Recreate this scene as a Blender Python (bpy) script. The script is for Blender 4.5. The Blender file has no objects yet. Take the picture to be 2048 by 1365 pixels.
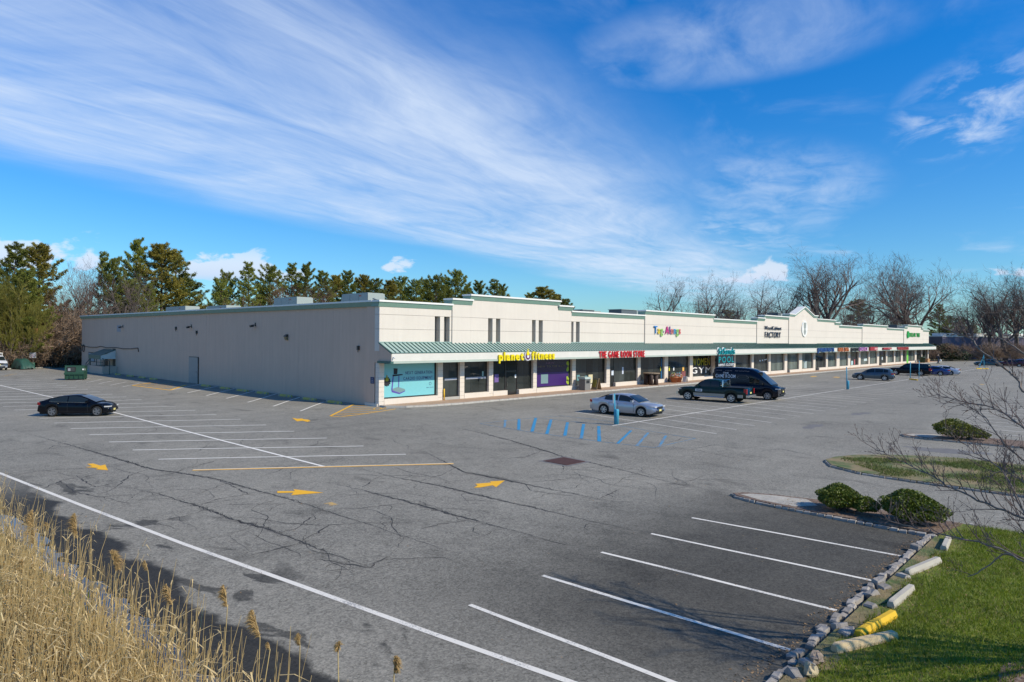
import bpy, math, random
from mathutils import Vector, Matrix
rnd = random.Random(11)
SC = bpy.context.scene
COL = SC.collection
# ------------------------------------------------------------------ camera
FPX = 1365.0; CAMH = 5.5
ROLL = math.radians(0.50419); PITCH = math.radians(0.24046); YAW = math.radians(43.0696)
F0 = Vector((math.cos(YAW), math.sin(YAW), 0)); RT = Vector((F0.y, -F0.x, 0)); ZUP = Vector((0, 0, 1))
FW = math.cos(PITCH)*F0 - math.sin(PITCH)*ZUP; UPV = math.sin(PITCH)*F0 + math.cos(PITCH)*ZUP
CAM = Vector((0, 0, CAMH))
cr, sr = math.cos(ROLL), math.sin(ROLL)
cam_data = bpy.data.cameras.new('camera'); cam = bpy.data.objects.new('camera', cam_data); COL.objects.link(cam)
cx = cr*RT + sr*UPV; cy = -sr*RT + cr*UPV; cz = -FW
mw = Matrix((cx, cy, cz)).transposed().to_4x4(); mw.translation = CAM
cam.matrix_world = mw
cam_data.sensor_width = 36; cam_data.lens = 36*FPX/2048; cam_data.clip_start = 0.1; cam_data.clip_end = 12000
SC.camera = cam
# ------------------------------------------------------------------ light
SUN_EL = math.radians(38); SUN_H = Vector((0.285, -0.9585, 0)).normalized()
SUN_DIR = SUN_H*math.cos(SUN_EL) + ZUP*math.sin(SUN_EL)
sd = bpy.data.lights.new('sun', 'SUN'); sd.energy = 4.7; sd.angle = math.radians(0.53); sd.color = (1.0, 0.90, 0.72)
so = bpy.data.objects.new('sun', sd); COL.objects.link(so)
so.rotation_euler = SUN_DIR.to_track_quat('Z', 'Y').to_euler(); so.location = (0, 0, 60)
SC.view_settings.view_transform = 'Standard'; SC.view_settings.look = 'None'
SC.view_settings.exposure = 0.0; SC.view_settings.gamma = 1.0; SC.view_settings.use_curve_mapping = False
SKY_STRENGTH = 0.078

class NT:
    """tiny helper for node graphs"""
    def __init__(s, tree): s.t = tree; s.n = tree.nodes; s.l = tree.links
    def node(s, typ, **kw):
        n = s.n.new(typ)
        for k, v in kw.items(): setattr(n, k, v)
        return n
    def put(s, sock, v):
        if isinstance(v, bpy.types.NodeSocket): s.l.new(v, sock)
        elif v is not None: sock.default_value = v
    def m(s, op, a, b=None, c=None, clamp=False):
        n = s.node('ShaderNodeMath', operation=op, use_clamp=clamp)
        s.put(n.inputs[0], a)
        if b is not None: s.put(n.inputs[1], b)
        if c is not None: s.put(n.inputs[2], c)
        return n.outputs[0]
    def vm(s, op, a, b=None):
        n = s.node('ShaderNodeVectorMath', operation=op); s.put(n.inputs[0], a)
        if b is not None: s.put(n.inputs[1], b)
        return n.outputs['Value'] if op in ('DOT_PRODUCT', 'LENGTH') else n.outputs[0]
    def step(s, x, lo, hi):
        n = s.node('ShaderNodeMapRange', interpolation_type='SMOOTHSTEP', clamp=True)
        s.put(n.inputs['Value'], x); s.put(n.inputs['From Min'], lo); s.put(n.inputs['From Max'], hi)
        return n.outputs['Result']
    def fade(s, x, lo, hi): return s.m('SUBTRACT', 1.0, s.step(x, lo, hi))
    def comb(s, x, y, z=0.0):
        n = s.node('ShaderNodeCombineXYZ'); s.put(n.inputs[0], x); s.put(n.inputs[1], y); s.put(n.inputs[2], z); return n.outputs[0]
    def sep(s, v):
        n = s.node('ShaderNodeSeparateXYZ'); s.put(n.inputs[0], v); return n.outputs
    def noise(s, vec, scale, detail=4, rough=0.55, dist=0.0):
        n = s.node('ShaderNodeTexNoise'); s.put(n.inputs['Vector'], vec); n.inputs['Scale'].default_value = scale
        n.inputs['Detail'].default_value = detail; n.inputs['Roughness'].default_value = rough; n.inputs['Distortion'].default_value = dist
        return n.outputs['Fac']
    def mix(s, f, a, b, blend='MIX'):
        n = s.node('ShaderNodeMix', data_type='RGBA', blend_type=blend)
        s.put(n.inputs[0], f); s.put(n.inputs[6], a); s.put(n.inputs[7], b); return n.outputs[2]

def c4(c): return (c[0], c[1], c[2], 1.0)
# world: clear-day sky with a cirrus sheet and small cumulus near the horizon
W = bpy.data.worlds.new('World'); SC.world = W; W.use_nodes = True
nt = NT(W.node_tree); nt.n.clear()
sky = nt.node('ShaderNodeTexSky', sky_type='NISHITA'); sky.sun_disc = False
sky.sun_elevation = SUN_EL; sky.sun_rotation = math.atan2(SUN_H.x, SUN_H.y)
sky.air_density = 1.0; sky.dust_density = 0.4; sky.ozone_density = 2.0; sky.altitude = 50
hs = nt.node('ShaderNodeHueSaturation'); nt.put(hs.inputs['Color'], sky.outputs[0]); hs.inputs['Saturation'].default_value = 1.2; hs.inputs['Value'].default_value = 1.0
gen = nt.node('ShaderNodeTexCoord').outputs['Generated']
dn = nt.vm('NORMALIZE', gen)
up = nt.sep(dn)[2]; upc = nt.m('MAXIMUM', up, 0.015)
rr = nt.vm('DOT_PRODUCT', dn, tuple(RT)); ff = nt.vm('DOT_PRODUCT', dn, tuple(F0))
ca = nt.m('DIVIDE', rr, upc); cb = nt.m('DIVIDE', ff, upc)
ss_ = nt.m('ADD', nt.m('MULTIPLY', ca, .447), nt.m('MULTIPLY', cb, .894))
cc_ = nt.m('SUBTRACT', nt.m('MULTIPLY', ca, .894), nt.m('MULTIPLY', cb, .447))
warp = nt.noise(nt.comb(nt.m('MULTIPLY', ss_, .5), cc_, 3.0), .55, 3)
ccw = nt.m('ADD', cc_, nt.m('MULTIPLY', nt.m('SUBTRACT', warp, .5), 1.5))
streak = nt.noise(nt.comb(nt.m('MULTIPLY', ss_, .42), nt.m('MULTIPLY', ccw, .95), 0.0), 1.5, 9, .60, .7)
fine = nt.noise(nt.comb(nt.m('MULTIPLY', ss_, .5), nt.m('MULTIPLY', cc_, 2.6), 5.0), 2.6, 8, .65, .8)
band = nt.m('MULTIPLY', nt.step(ccw, -4.6, -3.4), nt.fade(ccw, -1.9, -.70))
gap = nt.noise(nt.comb(nt.m('MULTIPLY', ss_, .25), ccw, 9.0), .9, 3)
b1 = nt.m('MULTIPLY', band, nt.step(nt.m('ADD', nt.m('MULTIPLY', streak, .75), nt.m('MULTIPLY', gap, .50)), .26, .86))
wis = nt.noise(nt.comb(nt.m('MULTIPLY', ss_, .55), nt.m('MULTIPLY', ccw, .9), 21.0), .95, 7, .6, .4)
b2 = nt.m('MULTIPLY', nt.step(wis, .52, .82), .45)
def puff(s0, c0, ls, lc, amp, lo=.34, hi=.66):
    e_ = nt.m('ADD', nt.m('POWER', nt.m('DIVIDE', nt.m('SUBTRACT', ss_, s0), ls), 2.0), nt.m('POWER', nt.m('DIVIDE', nt.m('SUBTRACT', cc_, c0), lc), 2.0))
    nz = nt.noise(nt.comb(nt.m('MULTIPLY', ss_, .9), nt.m('MULTIPLY', cc_, 1.6), s0*3.1), 2.2, 8, .6, .4)
    return nt.m('MULTIPLY', nt.m('MULTIPLY', nt.fade(e_, .05, 1.6), nt.step(nz, lo, hi)), amp)
b3 = puff(2.38, -.40, .36, .55, .44, .20, .75)
b3 = nt.m('MAXIMUM', b3, puff(3.62, .46, .75, .30, .80, .38, .66)); b3 = nt.m('MAXIMUM', b3, puff(4.9, -.45, 1.2, .60, .50, .25, .75)); b3 = nt.m('MAXIMUM', b3, puff(6.8, -1.0, 1.6, .6, .5, .3, .75))
dens = nt.m('MAXIMUM', nt.m('ADD', b1, nt.m('MULTIPLY', b2, nt.step(ccw, -1.6, -.6))), b3)
dens = nt.m('MULTIPLY', dens, nt.m('ADD', .55, nt.m('MULTIPLY', fine, .9)))
dens = nt.m('MULTIPLY', dens, nt.step(up, .012, .10), clamp=True)
dens = nt.m('MULTIPLY', dens, .80)
# cumulus, elevation about 4 to 9 degrees
az = nt.m('ARCTAN2', rr, ff)
el = nt.m('ARCSINE', up)
q = nt.comb(nt.m('MULTIPLY', az, 7.0), nt.m('MULTIPLY', el, 13.0), 1.7)
cu = nt.noise(q, 1.35, 9, .55, .25)
where = nt.noise(nt.comb(nt.m('ADD', az, 2.27), 0.0, 4.0), 1.9, 2)
cu_m = nt.m('MULTIPLY', nt.step(el, .065, .082), nt.fade(el, .085, .150))
leftw = nt.fade(nt.m('ABSOLUTE', nt.m('ADD', az, .62)), .22, .48)
cu_d = nt.step(nt.m('ADD', cu, nt.m('ADD', nt.m('MULTIPLY', nt.m('SUBTRACT', cu_m, 1.0), .30), nt.m('MULTIPLY', nt.m('MAXIMUM', leftw, nt.m('SUBTRACT', where, .35)), .12))), .545, .60)
cu_d = nt.m('MULTIPLY', cu_d, cu_m)
tint = nt.mix(nt.step(up, .0, .50), (.86, 1.42, 1.85, 1), (.02, 1.30, 2.25, 1))
skyc = nt.mix(1.0, hs.outputs[0], tint, 'MULTIPLY')
base = nt.mix(dens, skyc, (9.0, 10.5, 12.8, 1))
cucol = nt.mix(nt.step(el, .06, .125), (7.4, 9.0, 12.0, 1), (12.0, 12.3, 13.0, 1))
fin = nt.mix(nt.m('MULTIPLY', cu_d, .85), base, cucol)
bg = nt.node('ShaderNodeBackground'); nt.put(bg.inputs[0], fin); bg.inputs[1].default_value = SKY_STRENGTH
wo = nt.node('ShaderNodeOutputWorld'); nt.l.new(bg.outputs[0], wo.inputs[0])

# ------------------------------------------------------------------ pixel -> place (photo coordinates 2048 x 1365)
def ray(px, py):
    dx, dy = px-1024.0, py-682.5
    u = (cr*dx + sr*dy)/FPX; v = (-sr*dx + cr*dy)/FPX
    return FW + u*RT - v*UPV
def gnd(px, py, z=0.0):
    w = ray(px, py); return CAM + w*((z-CAMH)/w.z)
def onY(px, py, Y): w = ray(px, py); return CAM + w*(Y/w.y)
def onX(px, py, X): w = ray(px, py); return CAM + w*(X/w.x)
def atD(px, py, D): return CAM + ray(px, py)*D
X0, YF = 32.136, 44.359
def FX(px, py=740, dy=0.0): return onY(px, py, YF+dy).x          # column on the shop front
def WY(px): return onX(px, 720, X0).y                            # column on the long side wall
def WZ(px, py): return onX(px, py, X0).z

# ------------------------------------------------------------------ mesh helpers
def woff(p):
    o = Vector((0, 0, 0))
    while p is not None: o += p.location; p = p.parent
    return o
class MB:
    def __init__(s): s.v = []; s.f = []; s.mi = []
    def add(s, vs, fs, m=0):
        o = len(s.v); s.v += [tuple(v) for v in vs]
        s.f += [tuple(i+o for i in f) for f in fs]; s.mi += [m]*len(fs)
    def box(s, x0, x1, y0, y1, z0, z1, m=0):
        s.add([(x0,y0,z0),(x1,y0,z0),(x1,y1,z0),(x0,y1,z0),(x0,y0,z1),(x1,y0,z1),(x1,y1,z1),(x0,y1,z1)],
              [(0,3,2,1),(4,5,6,7),(0,1,5,4),(1,2,6,5),(2,3,7,6),(3,0,4,7)], m)
        return s
    def obox(s, c, d, w, h, ang, z0=0.0, m=0, taper=0.0):
        """box with its long side d along angle ang, base at z0; taper narrows the top"""
        ca_, sa_ = math.cos(ang), math.sin(ang); vs = []
        for z, t in ((z0, 0), (z0+h, taper)):
            for sx, sy in ((-1,-1),(1,-1),(1,1),(-1,1)):
                a = sx*(d/2-t*.5); b = sy*(w/2-t)
                vs.append((c[0]+a*ca_-b*sa_, c[1]+a*sa_+b*ca_, z))
        s.add(vs, [(0,3,2,1),(4,5,6,7),(0,1,5,4),(1,2,6,5),(2,3,7,6),(3,0,4,7)], m); return s
    def poly(s, pts, m=0): s.add(pts, [tuple(range(len(pts)))], m); return s
    def prism(s, pts, d, m=0):
        """closed solid: polygon pts (3-D, planar) swept by vector d"""
        n = len(pts); d = Vector(d); vs = [Vector(p) for p in pts]+[Vector(p)+d for p in pts]
        fs = [tuple(range(n-1, -1, -1)), tuple(range(n, 2*n))]+[(i, (i+1) % n, n+(i+1) % n, n+i) for i in range(n)]
        s.add(vs, fs, m); return s
    def tube(s, pts, rad, n=6, m=0, cap=True):
        pts = [Vector(p) for p in pts]; k = len(pts); o = len(s.v); ref = None
        for i, p in enumerate(pts):
            t = (pts[min(i+1, k-1)]-pts[max(i-1, 0)])
            if t.length < 1e-9: t = Vector((0, 0, 1))
            t.normalize()
            if ref is None: ref = t.orthogonal().normalized()
            a = (ref - t*ref.dot(t))
            a = a.normalized() if a.length > 1e-6 else t.orthogonal().normalized()
            ref = a; b = t.cross(a); r = rad[i] if isinstance(rad, (list, tuple)) else rad
            for j in range(n):
                th = 2*math.pi*j/n; s.v.append(tuple(p + (a*math.cos(th)+b*math.sin(th))*r))
        for i in range(k-1):
            for j in range(n):
                s.f.append((o+i*n+j, o+i*n+(j+1) % n, o+(i+1)*n+(j+1) % n, o+(i+1)*n+j)); s.mi.append(m)
        if cap and n > 2:
            s.f.append(tuple(o+j for j in range(n-1, -1, -1))); s.mi.append(m)
            s.f.append(tuple(o+(k-1)*n+j for j in range(n))); s.mi.append(m)
        return s
    def lathe(s, prof, n=20, axis='Z', c=(0,0,0), m=0):
        o = len(s.v); k = len(prof)
        for r, h in prof:
            for j in range(n):
                th = 2*math.pi*j/n; a, b = r*math.cos(th), r*math.sin(th)
                p = (a, b, h) if axis == 'Z' else ((a, h, b) if axis == 'Y' else (h, a, b))
                s.v.append((p[0]+c[0], p[1]+c[1], p[2]+c[2]))
        for i in range(k-1):
            for j in range(n):
                s.f.append((o+i*n+j, o+i*n+(j+1) % n, o+(i+1)*n+(j+1) % n, o+(i+1)*n+j)); s.mi.append(m)
        return s
    def mesh(s, name, mats, smooth=False, off=None):
        me = bpy.data.meshes.new(name); v = s.v
        if off is not None: v = [(a-off.x, b-off.y, c-off.z) for a, b, c in v]
        me.from_pydata(v, [], s.f)
        for m in (mats if isinstance(mats, (list, tuple)) else [mats]): me.materials.append(m)
        if any(s.mi): me.polygons.foreach_set('material_index', s.mi)
        if smooth: me.polygons.foreach_set('use_smooth', [True]*len(me.polygons))
        me.update(); return me
    def build(s, name, mats, parent=None, smooth=False, local=False, loc=None):
        off = None if local else (woff(parent) if parent is not None else None)
        if loc is not None: off = Vector(loc) + (woff(parent) if parent is not None and not local else Vector((0,0,0)))
        o = bpy.data.objects.new(name, s.mesh(name, mats, smooth, off)); COL.objects.link(o)
        if parent is not None: o.parent = parent
        if loc is not None: o.location = loc
        return o
def inst(name, me, parent=None, loc=(0,0,0), rz=0.0, scale=None, rot=None):
    o = bpy.data.objects.new(name, me); COL.objects.link(o); o.location = loc; o.rotation_euler = rot if rot else (0, 0, rz)
    if scale is not None: o.scale = scale if isinstance(scale, (tuple, list)) else (scale,)*3
    if parent is not None: o.parent = parent
    return o
def tag(o, label, cat, group=None, kind=None):
    if label: o['label'] = label
    if cat: o['category'] = cat
    if group: o['group'] = group
    if kind: o['kind'] = kind
    return o
def thing(name, loc, label, cat, group=None, rz=0.0, scale=None):
    o = bpy.data.objects.new(name, None); COL.objects.link(o); o.location = loc; o.rotation_euler = (0, 0, rz)
    o.empty_display_size = .3
    if scale is not None: o.scale = scale if isinstance(scale, (tuple, list)) else (scale,)*3
    return tag(o, label, cat, group)
def struct(o): o['kind'] = 'structure'; return o
def dup(root, loc, rz=0.0, scale=None, label=None, group=None):
    r = root.copy(); COL.objects.link(r); r.location = loc; r.rotation_euler = (0, 0, rz)
    if scale is not None: r.scale = scale if isinstance(scale, (tuple, list)) else (scale,)*3
    if label: r['label'] = label
    if group: r['group'] = group
    for ch in list(root.children):
        c = ch.copy(); COL.objects.link(c); c.parent = r
        for g_ in ch.children:
            d_ = g_.copy(); COL.objects.link(d_); d_.parent = c
    return r

# ------------------------------------------------------------------ materials
MATS = {}
def mat(name, col, rough=.75, metal=0.0, var=.12, vs=3.0, bump=0.0, bs=40.0, spec=.4, coat=0.0, vary_obj=0.0, emis=None, transl=0.0, dirt=None):
    if name in MATS: return MATS[name]
    m = bpy.data.materials.new(name); m.use_nodes = True; MATS[name] = m
    t = NT(m.node_tree); b = t.n['Principled BSDF']
    pos = t.node('ShaderNodeTexCoord').outputs['Object']
    colr = c4(col)
    if var > 0:
        nz = t.noise(pos, vs, 6, .6)
        f = t.m('ADD', 1.0, t.m('MULTIPLY', t.m('SUBTRACT', nz, .5), 2.0*var))
        colr = t.mix(1.0, c4(col), t.comb(f, f, f), 'MULTIPLY')
    if vary_obj > 0:
        r = t.node('ShaderNodeObjectInfo').outputs['Random']
        f = t.m('ADD', 1.0-vary_obj, t.m('MULTIPLY', r, 2*vary_obj))
        colr = t.mix(1.0, colr, t.comb(f, f, f), 'MULTIPLY')
    if dirt:
        dcol, dsc, lo, hi = dirt
        colr = t.mix(t.step(t.noise(pos, dsc, 7, .65, .4), lo, hi), colr, c4(dcol))
    t.put(b.inputs['Base Color'], colr)
    b.inputs['Roughness'].default_value = rough; b.inputs['Metallic'].default_value = metal
    b.inputs['Specular IOR Level'].default_value = spec
    if coat: b.inputs['Coat Weight'].default_value = coat; b.inputs['Coat Roughness'].default_value = .06
    if bump:
        bn = t.node('ShaderNodeBump'); bn.inputs['Strength'].default_value = bump; bn.inputs['Distance'].default_value = .02
        t.put(bn.inputs['Height'], t.noise(pos, bs, 5, .6)); t.l.new(bn.outputs[0], b.inputs['Normal'])
    if transl:
        out = [n for n in t.n if n.type == 'OUTPUT_MATERIAL'][0]
        tr = t.node('ShaderNodeBsdfTranslucent'); t.put(tr.inputs[0], colr)
        mx = t.node('ShaderNodeMixShader'); mx.inputs[0].default_value = transl
        t.l.new(b.outputs[0], mx.inputs[1]); t.l.new(tr.outputs[0], mx.inputs[2]); t.l.new(mx.outputs[0], out.inputs[0])
    return m
def glass_mat(name, col=(.012,.016,.018), rough=.04):
    m = mat(name, col, rough, 0, 0, spec=.5); return m

def asphalt_mat():
    m = bpy.data.materials.new('asphalt'); m.use_nodes = True
    t = NT(m.node_tree); b = t.n['Principled BSDF']
    pos = t.node('ShaderNodeNewGeometry').outputs['Position']; x, y, z = t.sep(pos)
    big = t.noise(pos, .10, 5, .6); mid = t.noise(pos, .9, 6, .62); fin = t.noise(pos, 26.0, 3, .75); spk = t.noise(pos, 95.0, 2, .8)
    v = t.m('ADD', .222, t.m('MULTIPLY', t.m('SUBTRACT', big, .5), .17))
    v = t.m('ADD', v, t.m('MULTIPLY', t.m('SUBTRACT', mid, .5), .09))
    grit = t.noise(pos, 7.0, 4, .75); v = t.m('ADD', v, t.m('MULTIPLY', t.m('SUBTRACT', grit, .5), .06))
    v = t.m('ADD', v, t.m('MULTIPLY', t.m('SUBTRACT', fin, .5), .20))
    v = t.m('ADD', v, t.m('MULTIPLY', t.m('SUBTRACT', spk, .5), .28))
    for vsc, amp in ((26.0, .065), (13.0, .022), (5.0, .008)):
        vo = t.node('ShaderNodeTexVoronoi'); vo.inputs['Scale'].default_value = vsc; t.put(vo.inputs['Vector'], pos)
        v = t.m('ADD', v, t.m('MULTIPLY', t.m('SUBTRACT', t.sep(vo.outputs['Color'])[0], .5), 2*amp))
    lane = t.noise(t.vm('MULTIPLY', pos, (.25, 1.6, 1.0)), .35, 4, .6); v = t.m('ADD', v, t.m('MULTIPLY', t.m('SUBTRACT', lane, .5), .07))
    v = t.m('MAXIMUM', v, .05)
    # oil and tyre stains in the bays
    st = t.noise(t.vm('MULTIPLY', pos, (1.0, .55, 1.0)), .62, 5, .62, .6)
    v = t.m('MULTIPLY', v, t.m('SUBTRACT', 1.0, t.m('MULTIPLY', t.step(st, .54, .78), .45)))
    # newer, darker seal coat in the near bays
    edge = t.m('MULTIPLY', t.m('SUBTRACT', t.noise(pos, .45, 5, .6), .5), 3.2)
    xe = t.m('ADD', x, edge); ye = t.m('ADD', y, edge)
    seal = t.m('MULTIPLY', t.m('MULTIPLY', t.step(xe, 6.6, 12.0), t.fade(xe, 22.2, 24.6)), t.m('MULTIPLY', t.fade(ye, 7.6, 15.0), t.step(y, -20.0, -10.0)))
    v = t.m('MULTIPLY', v, t.m('SUBTRACT', 1.0, t.m('MULTIPLY', seal, .66)))
    # damp ground along the drainage swale
    dn_ = t.m('ADD', t.m('MULTIPLY', t.m('SUBTRACT', t.noise(t.vm('MULTIPLY', pos, (1.0, .6, 1.0)), .55, 6, .55, .3), .5), 2.5), x)
    wet = t.m('MULTIPLY', t.fade(dn_, 5.9, 6.2), t.fade(y, 26.0, 33.0))
    blot = t.m('MULTIPLY', t.step(t.noise(t.vm('MULTIPLY', pos, (1.0, .5, 1.0)), .9, 5, .55, .8), .575, .63), t.m('MULTIPLY', t.fade(x, 7.4, 9.0), t.fade(y, 27.0, 34.0)))
    w = t.m('MAXIMUM', wet, t.m('MULTIPLY', blot, .75))
    v = t.m('MULTIPLY', v, t.m('SUBTRACT', 1.0, t.m('MULTIPLY', w, .86)))
    tint = t.mix(t.noise(pos, .06, 3), (1.10, 1.0, .81, 1), (1.06, 1.0, .84, 1))
    col = t.mix(1.0, t.comb(v, v, v), tint, 'MULTIPLY')
    t.put(b.inputs['Base Color'], col)
    t.put(b.inputs['Roughness'], t.m('SUBTRACT', .9, t.m('MULTIPLY', w, .15)))
    b.inputs['Specular IOR Level'].default_value = .3
    bn = t.node('ShaderNodeBump'); bn.inputs['Strength'].default_value = .5; bn.inputs['Distance'].default_value = .012
    t.put(bn.inputs['Height'], t.m('ADD', fin, spk)); t.l.new(bn.outputs[0], b.inputs['Normal'])
    return m
def worn_paint(name, col, wear=.5):
    """road paint, chipped through to the asphalt"""
    m = bpy.data.materials.new(name); m.use_nodes = True
    t = NT(m.node_tree); b = t.n['Principled BSDF']
    pos = t.node('ShaderNodeNewGeometry').outputs['Position']
    n1 = t.noise(pos, 22.0, 5, .75); n2 = t.noise(pos, .8, 4, .6)
    k = t.m('ADD', t.m('MULTIPLY', n1, .7), t.m('MULTIPLY', n2, .5))
    f = t.step(k, .74-.26*wear, .84-.18*wear) if wear > 0 else 0.0
    t.put(b.inputs['Base Color'], t.mix(t.m('MULTIPLY', f, min(1, .3+wear)), c4(col), (.22, .215, .21, 1)))
    b.inputs['Roughness'].default_value = .8
    return m
def patchy(name, cols, scale=.6, fine=9.0, rough=.95, bump=.5):
    m = bpy.data.materials.new(name); m.use_nodes = True
    t = NT(m.node_tree); b = t.n['Principled BSDF']
    pos = t.node('ShaderNodeNewGeometry').outputs['Position']
    n1 = t.noise(pos, scale, 5, .6, .3); n2 = t.noise(pos, fine, 5, .7); n3 = t.noise(pos, fine*5, 3, .8)
    c = t.mix(t.step(n1, .38, .62), c4(cols[0]), c4(cols[1]))
    c = t.mix(t.step(n2, .45, .75), c, c4(cols[2]))
    f = t.m('ADD', .55, t.m('MULTIPLY', n3, .9)); c = t.mix(1.0, c, t.comb(f, f, f), 'MULTIPLY')
    t.put(b.inputs['Base Color'], c); b.inputs['Roughness'].default_value = rough
    bn = t.node('ShaderNodeBump'); bn.inputs['Strength'].default_value = bump; bn.inputs['Distance'].default_value = .05
    t.put(bn.inputs['Height'], n2); t.l.new(bn.outputs[0], b.inputs['Normal'])
    return m
def wall_mat(name, col, amt=1.0):
    """painted concrete with faint vertical streaks and weathering"""
    m = bpy.data.materials.new(name); m.use_nodes = True
    t = NT(m.node_tree); b = t.n['Principled BSDF']
    pos = t.node('ShaderNodeNewGeometry').outputs['Position']
    s1 = t.noise(t.vm('MULTIPLY', pos, (1.0, 1.0, .06)), 2.6, 5, .6)
    s2 = t.noise(t.vm('MULTIPLY', pos, (1.0, 1.0, .04)), 11.0, 3, .6)
    n = t.noise(pos, .35, 5, .6); g = t.noise(pos, 30.0, 3, .7)
    f = t.m('ADD', .90, t.m('ADD', t.m('MULTIPLY', t.m('SUBTRACT', s1, .5), .20*amt), t.m('ADD', t.m('MULTIPLY', t.m('SUBTRACT', s2, .5), .14*amt), t.m('MULTIPLY', t.m('SUBTRACT', n, .5), .14))))
    f = t.m('ADD', f, t.m('MULTIPLY', g, .10))
    t.put(b.inputs['Base Color'], t.mix(1.0, c4(col), t.comb(f, f, f), 'MULTIPLY'))
    b.inputs['Roughness'].default_value = .9; b.inputs['Specular IOR Level'].default_value = .2
    bn = t.node('ShaderNodeBump'); bn.inputs['Strength'].default_value = .35; bn.inputs['Distance'].default_value = .01
    t.put(bn.inputs['Height'], t.m('ADD', s2, g)); t.l.new(bn.outputs[0], b.inputs['Normal'])
    return m
M_ASPH = asphalt_mat()
M_WHITE = worn_paint('paint_white', (.74, .69, .60), .5)
M_WHITE3 = worn_paint('paint_white_fresh', (.80, .75, .66), .12)
M_WHITE2 = worn_paint('paint_white_worn', (.68, .63, .56), .6)
M_YEL = worn_paint('paint_yellow', (.85, .43, .012), .15)
M_YEL2 = worn_paint('paint_yellow_worn', (.66, .38, .05), .75)
M_BLUE = worn_paint('paint_blue', (.02, .235, .44), .45)
M_BLUE2 = worn_paint('paint_blue_worn', (.06, .25, .42), .75)
M_CRACK = mat('crack_tar', (.046, .044, .042), .9, var=.4, vs=6)
M_CREAM = wall_mat('stucco_cream', (.71, .635, .545), .5)
M_SIDE = wall_mat('striated_concrete', (.64, .465, .355))
M_TRIMW = mat('trim_white', (.78, .76, .70), .6, var=.06)
M_GREEN = mat('cornice_green', (.19, .30, .235), .5, var=.12, vs=1.2)
M_AWN = mat('awning_green', (.33, .44, .385), .45, var=.10, vs=.8, spec=.5)
M_SEAM = mat('awning_seam_green', (.055, .125, .105), .45, var=.1)
M_FASC = mat('fascia_cream', (.66, .63, .56), .7, var=.10, vs=1.5)
M_SOFF = mat('soffit', (.5, .48, .44), .9)
M_FRAME = mat('bronze_frame', (.028, .024, .022), .4, var=.1, spec=.5)
M_GLASS = mat('shop_glass', (.034, .040, .038), .05, 0, .8, .35, spec=.5, vary_obj=.5)
M_GLASS2 = mat('shop_glass_pale', (.12, .145, .13), .06, 0, .5, .5, spec=.5, vary_obj=.35)
M_ROOF = mat('roof_membrane', (.30, .30, .29), .95)
M_DARKREC = mat('slot_brown', (.05, .043, .038), .8)
M_WALK = patchy('brick_walk', [(.40, .265, .175), (.45, .31, .21), (.34, .235, .16)], .8, 7.0, .9, .3)
M_GRAN = mat('granite_block', (.31, .28, .245), .85, var=.35, vs=9, bump=.6, bs=30, vary_obj=.22)
M_CONC = mat('concrete', (.42, .40, .36), .9, var=.2, vs=4, bump=.3)
M_LAWN = patchy('lawn', [(.10, .14, .010), (.14, .18, .012), (.19, .16, .035)], .7, 6.0)
M_LAWN2 = patchy('dry_grass', [(.075, .115, .028), (.26, .19, .095), (.20, .16, .08)], .75, 3.0)
M_GRASSB = mat('grass_blade', (.175, .225, .016), .6, var=.7, vs=1.6, transl=.35)
M_GRASSD = mat('grass_blade_dry', (.13, .16, .035), .7, var=.6, vs=.9, transl=.3)
M_MULCH = patchy('mulch', [(.12, .070, .045), (.17, .11, .075), (.32, .25, .19)], 2.0, 11.0)
M_PEB = patchy('pebble_bed', [(.44, .39, .31), (.34, .31, .26), (.5, .48, .45)], 2.0, 14.0)
M_SOIL = patchy('soil', [(.085, .075, .045), (.11, .095, .055), (.14, .12, .065)], .3, 4.0)
M_GROUND = patchy('field', [(.10, .095, .05), (.13, .105, .06), (.085, .10, .035)], .05, .6)
M_BARK = mat('bark_grey', (.115, .092, .078), .95, var=.3, vs=2, bump=.5, bs=14)
M_TWIG = mat('twig_brown', (.150, .115, .098), .95, var=.3, vs=.4, vary_obj=.25)
M_TWIGR = mat('twig_russet', (.20, .11, .085), .95, var=.3, vs=.4, vary_obj=.2)
M_PBARK = mat('pine_bark', (.075, .058, .048), .95, var=.3, vs=2)
M_NEED = mat('pine_needles', (.195, .21, .034), .7, var=.5, vs=.55, vary_obj=.25, transl=.3)
M_NEED2 = mat('pine_needles_olive', (.27, .225, .036), .7, var=.5, vs=.5, vary_obj=.25, transl=.3)
M_LEAF = mat('shrub_leaf', (.115, .145, .016), .55, var=.55, vs=3.0, transl=.15)
M_WILL = mat('willow_green', (.21, .19, .035), .7, var=.4, vs=.6, transl=.3)
M_REED = mat('reed_straw', (.56, .41, .18), .75, var=.45, vs=1.6, transl=.15)
M_PLUME = mat('reed_plume', (.46, .31, .13), .85, var=.35, vs=5, transl=.25)
M_RUB = mat('tyre_rubber', (.018, .018, .018), .85, var=.15)
M_RIM = mat('alloy_rim', (.55, .55, .56), .35, .7, var=.05)
M_RIMD = mat('rim_dark', (.03, .03, .032), .5, .3, var=.05)
M_CHROME = mat('chrome', (.7, .7, .7), .2, 1.0, var=0)
M_BLACKP = mat('black_plastic', (.02, .02, .021), .6, var=.1)
M_CGLASS = glass_mat('car_glass', (.014, .020, .022), .03)
M_LAMPR = mat('tail_lamp_red', (.38, .012, .015), .2, var=0, spec=.6)
M_LAMPW = mat('head_lamp_clear', (.62, .62, .60), .12, .2, var=0, spec=.7)
M_PLATE = mat('licence_plate', (.72, .62, .22), .6, var=.05)
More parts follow.
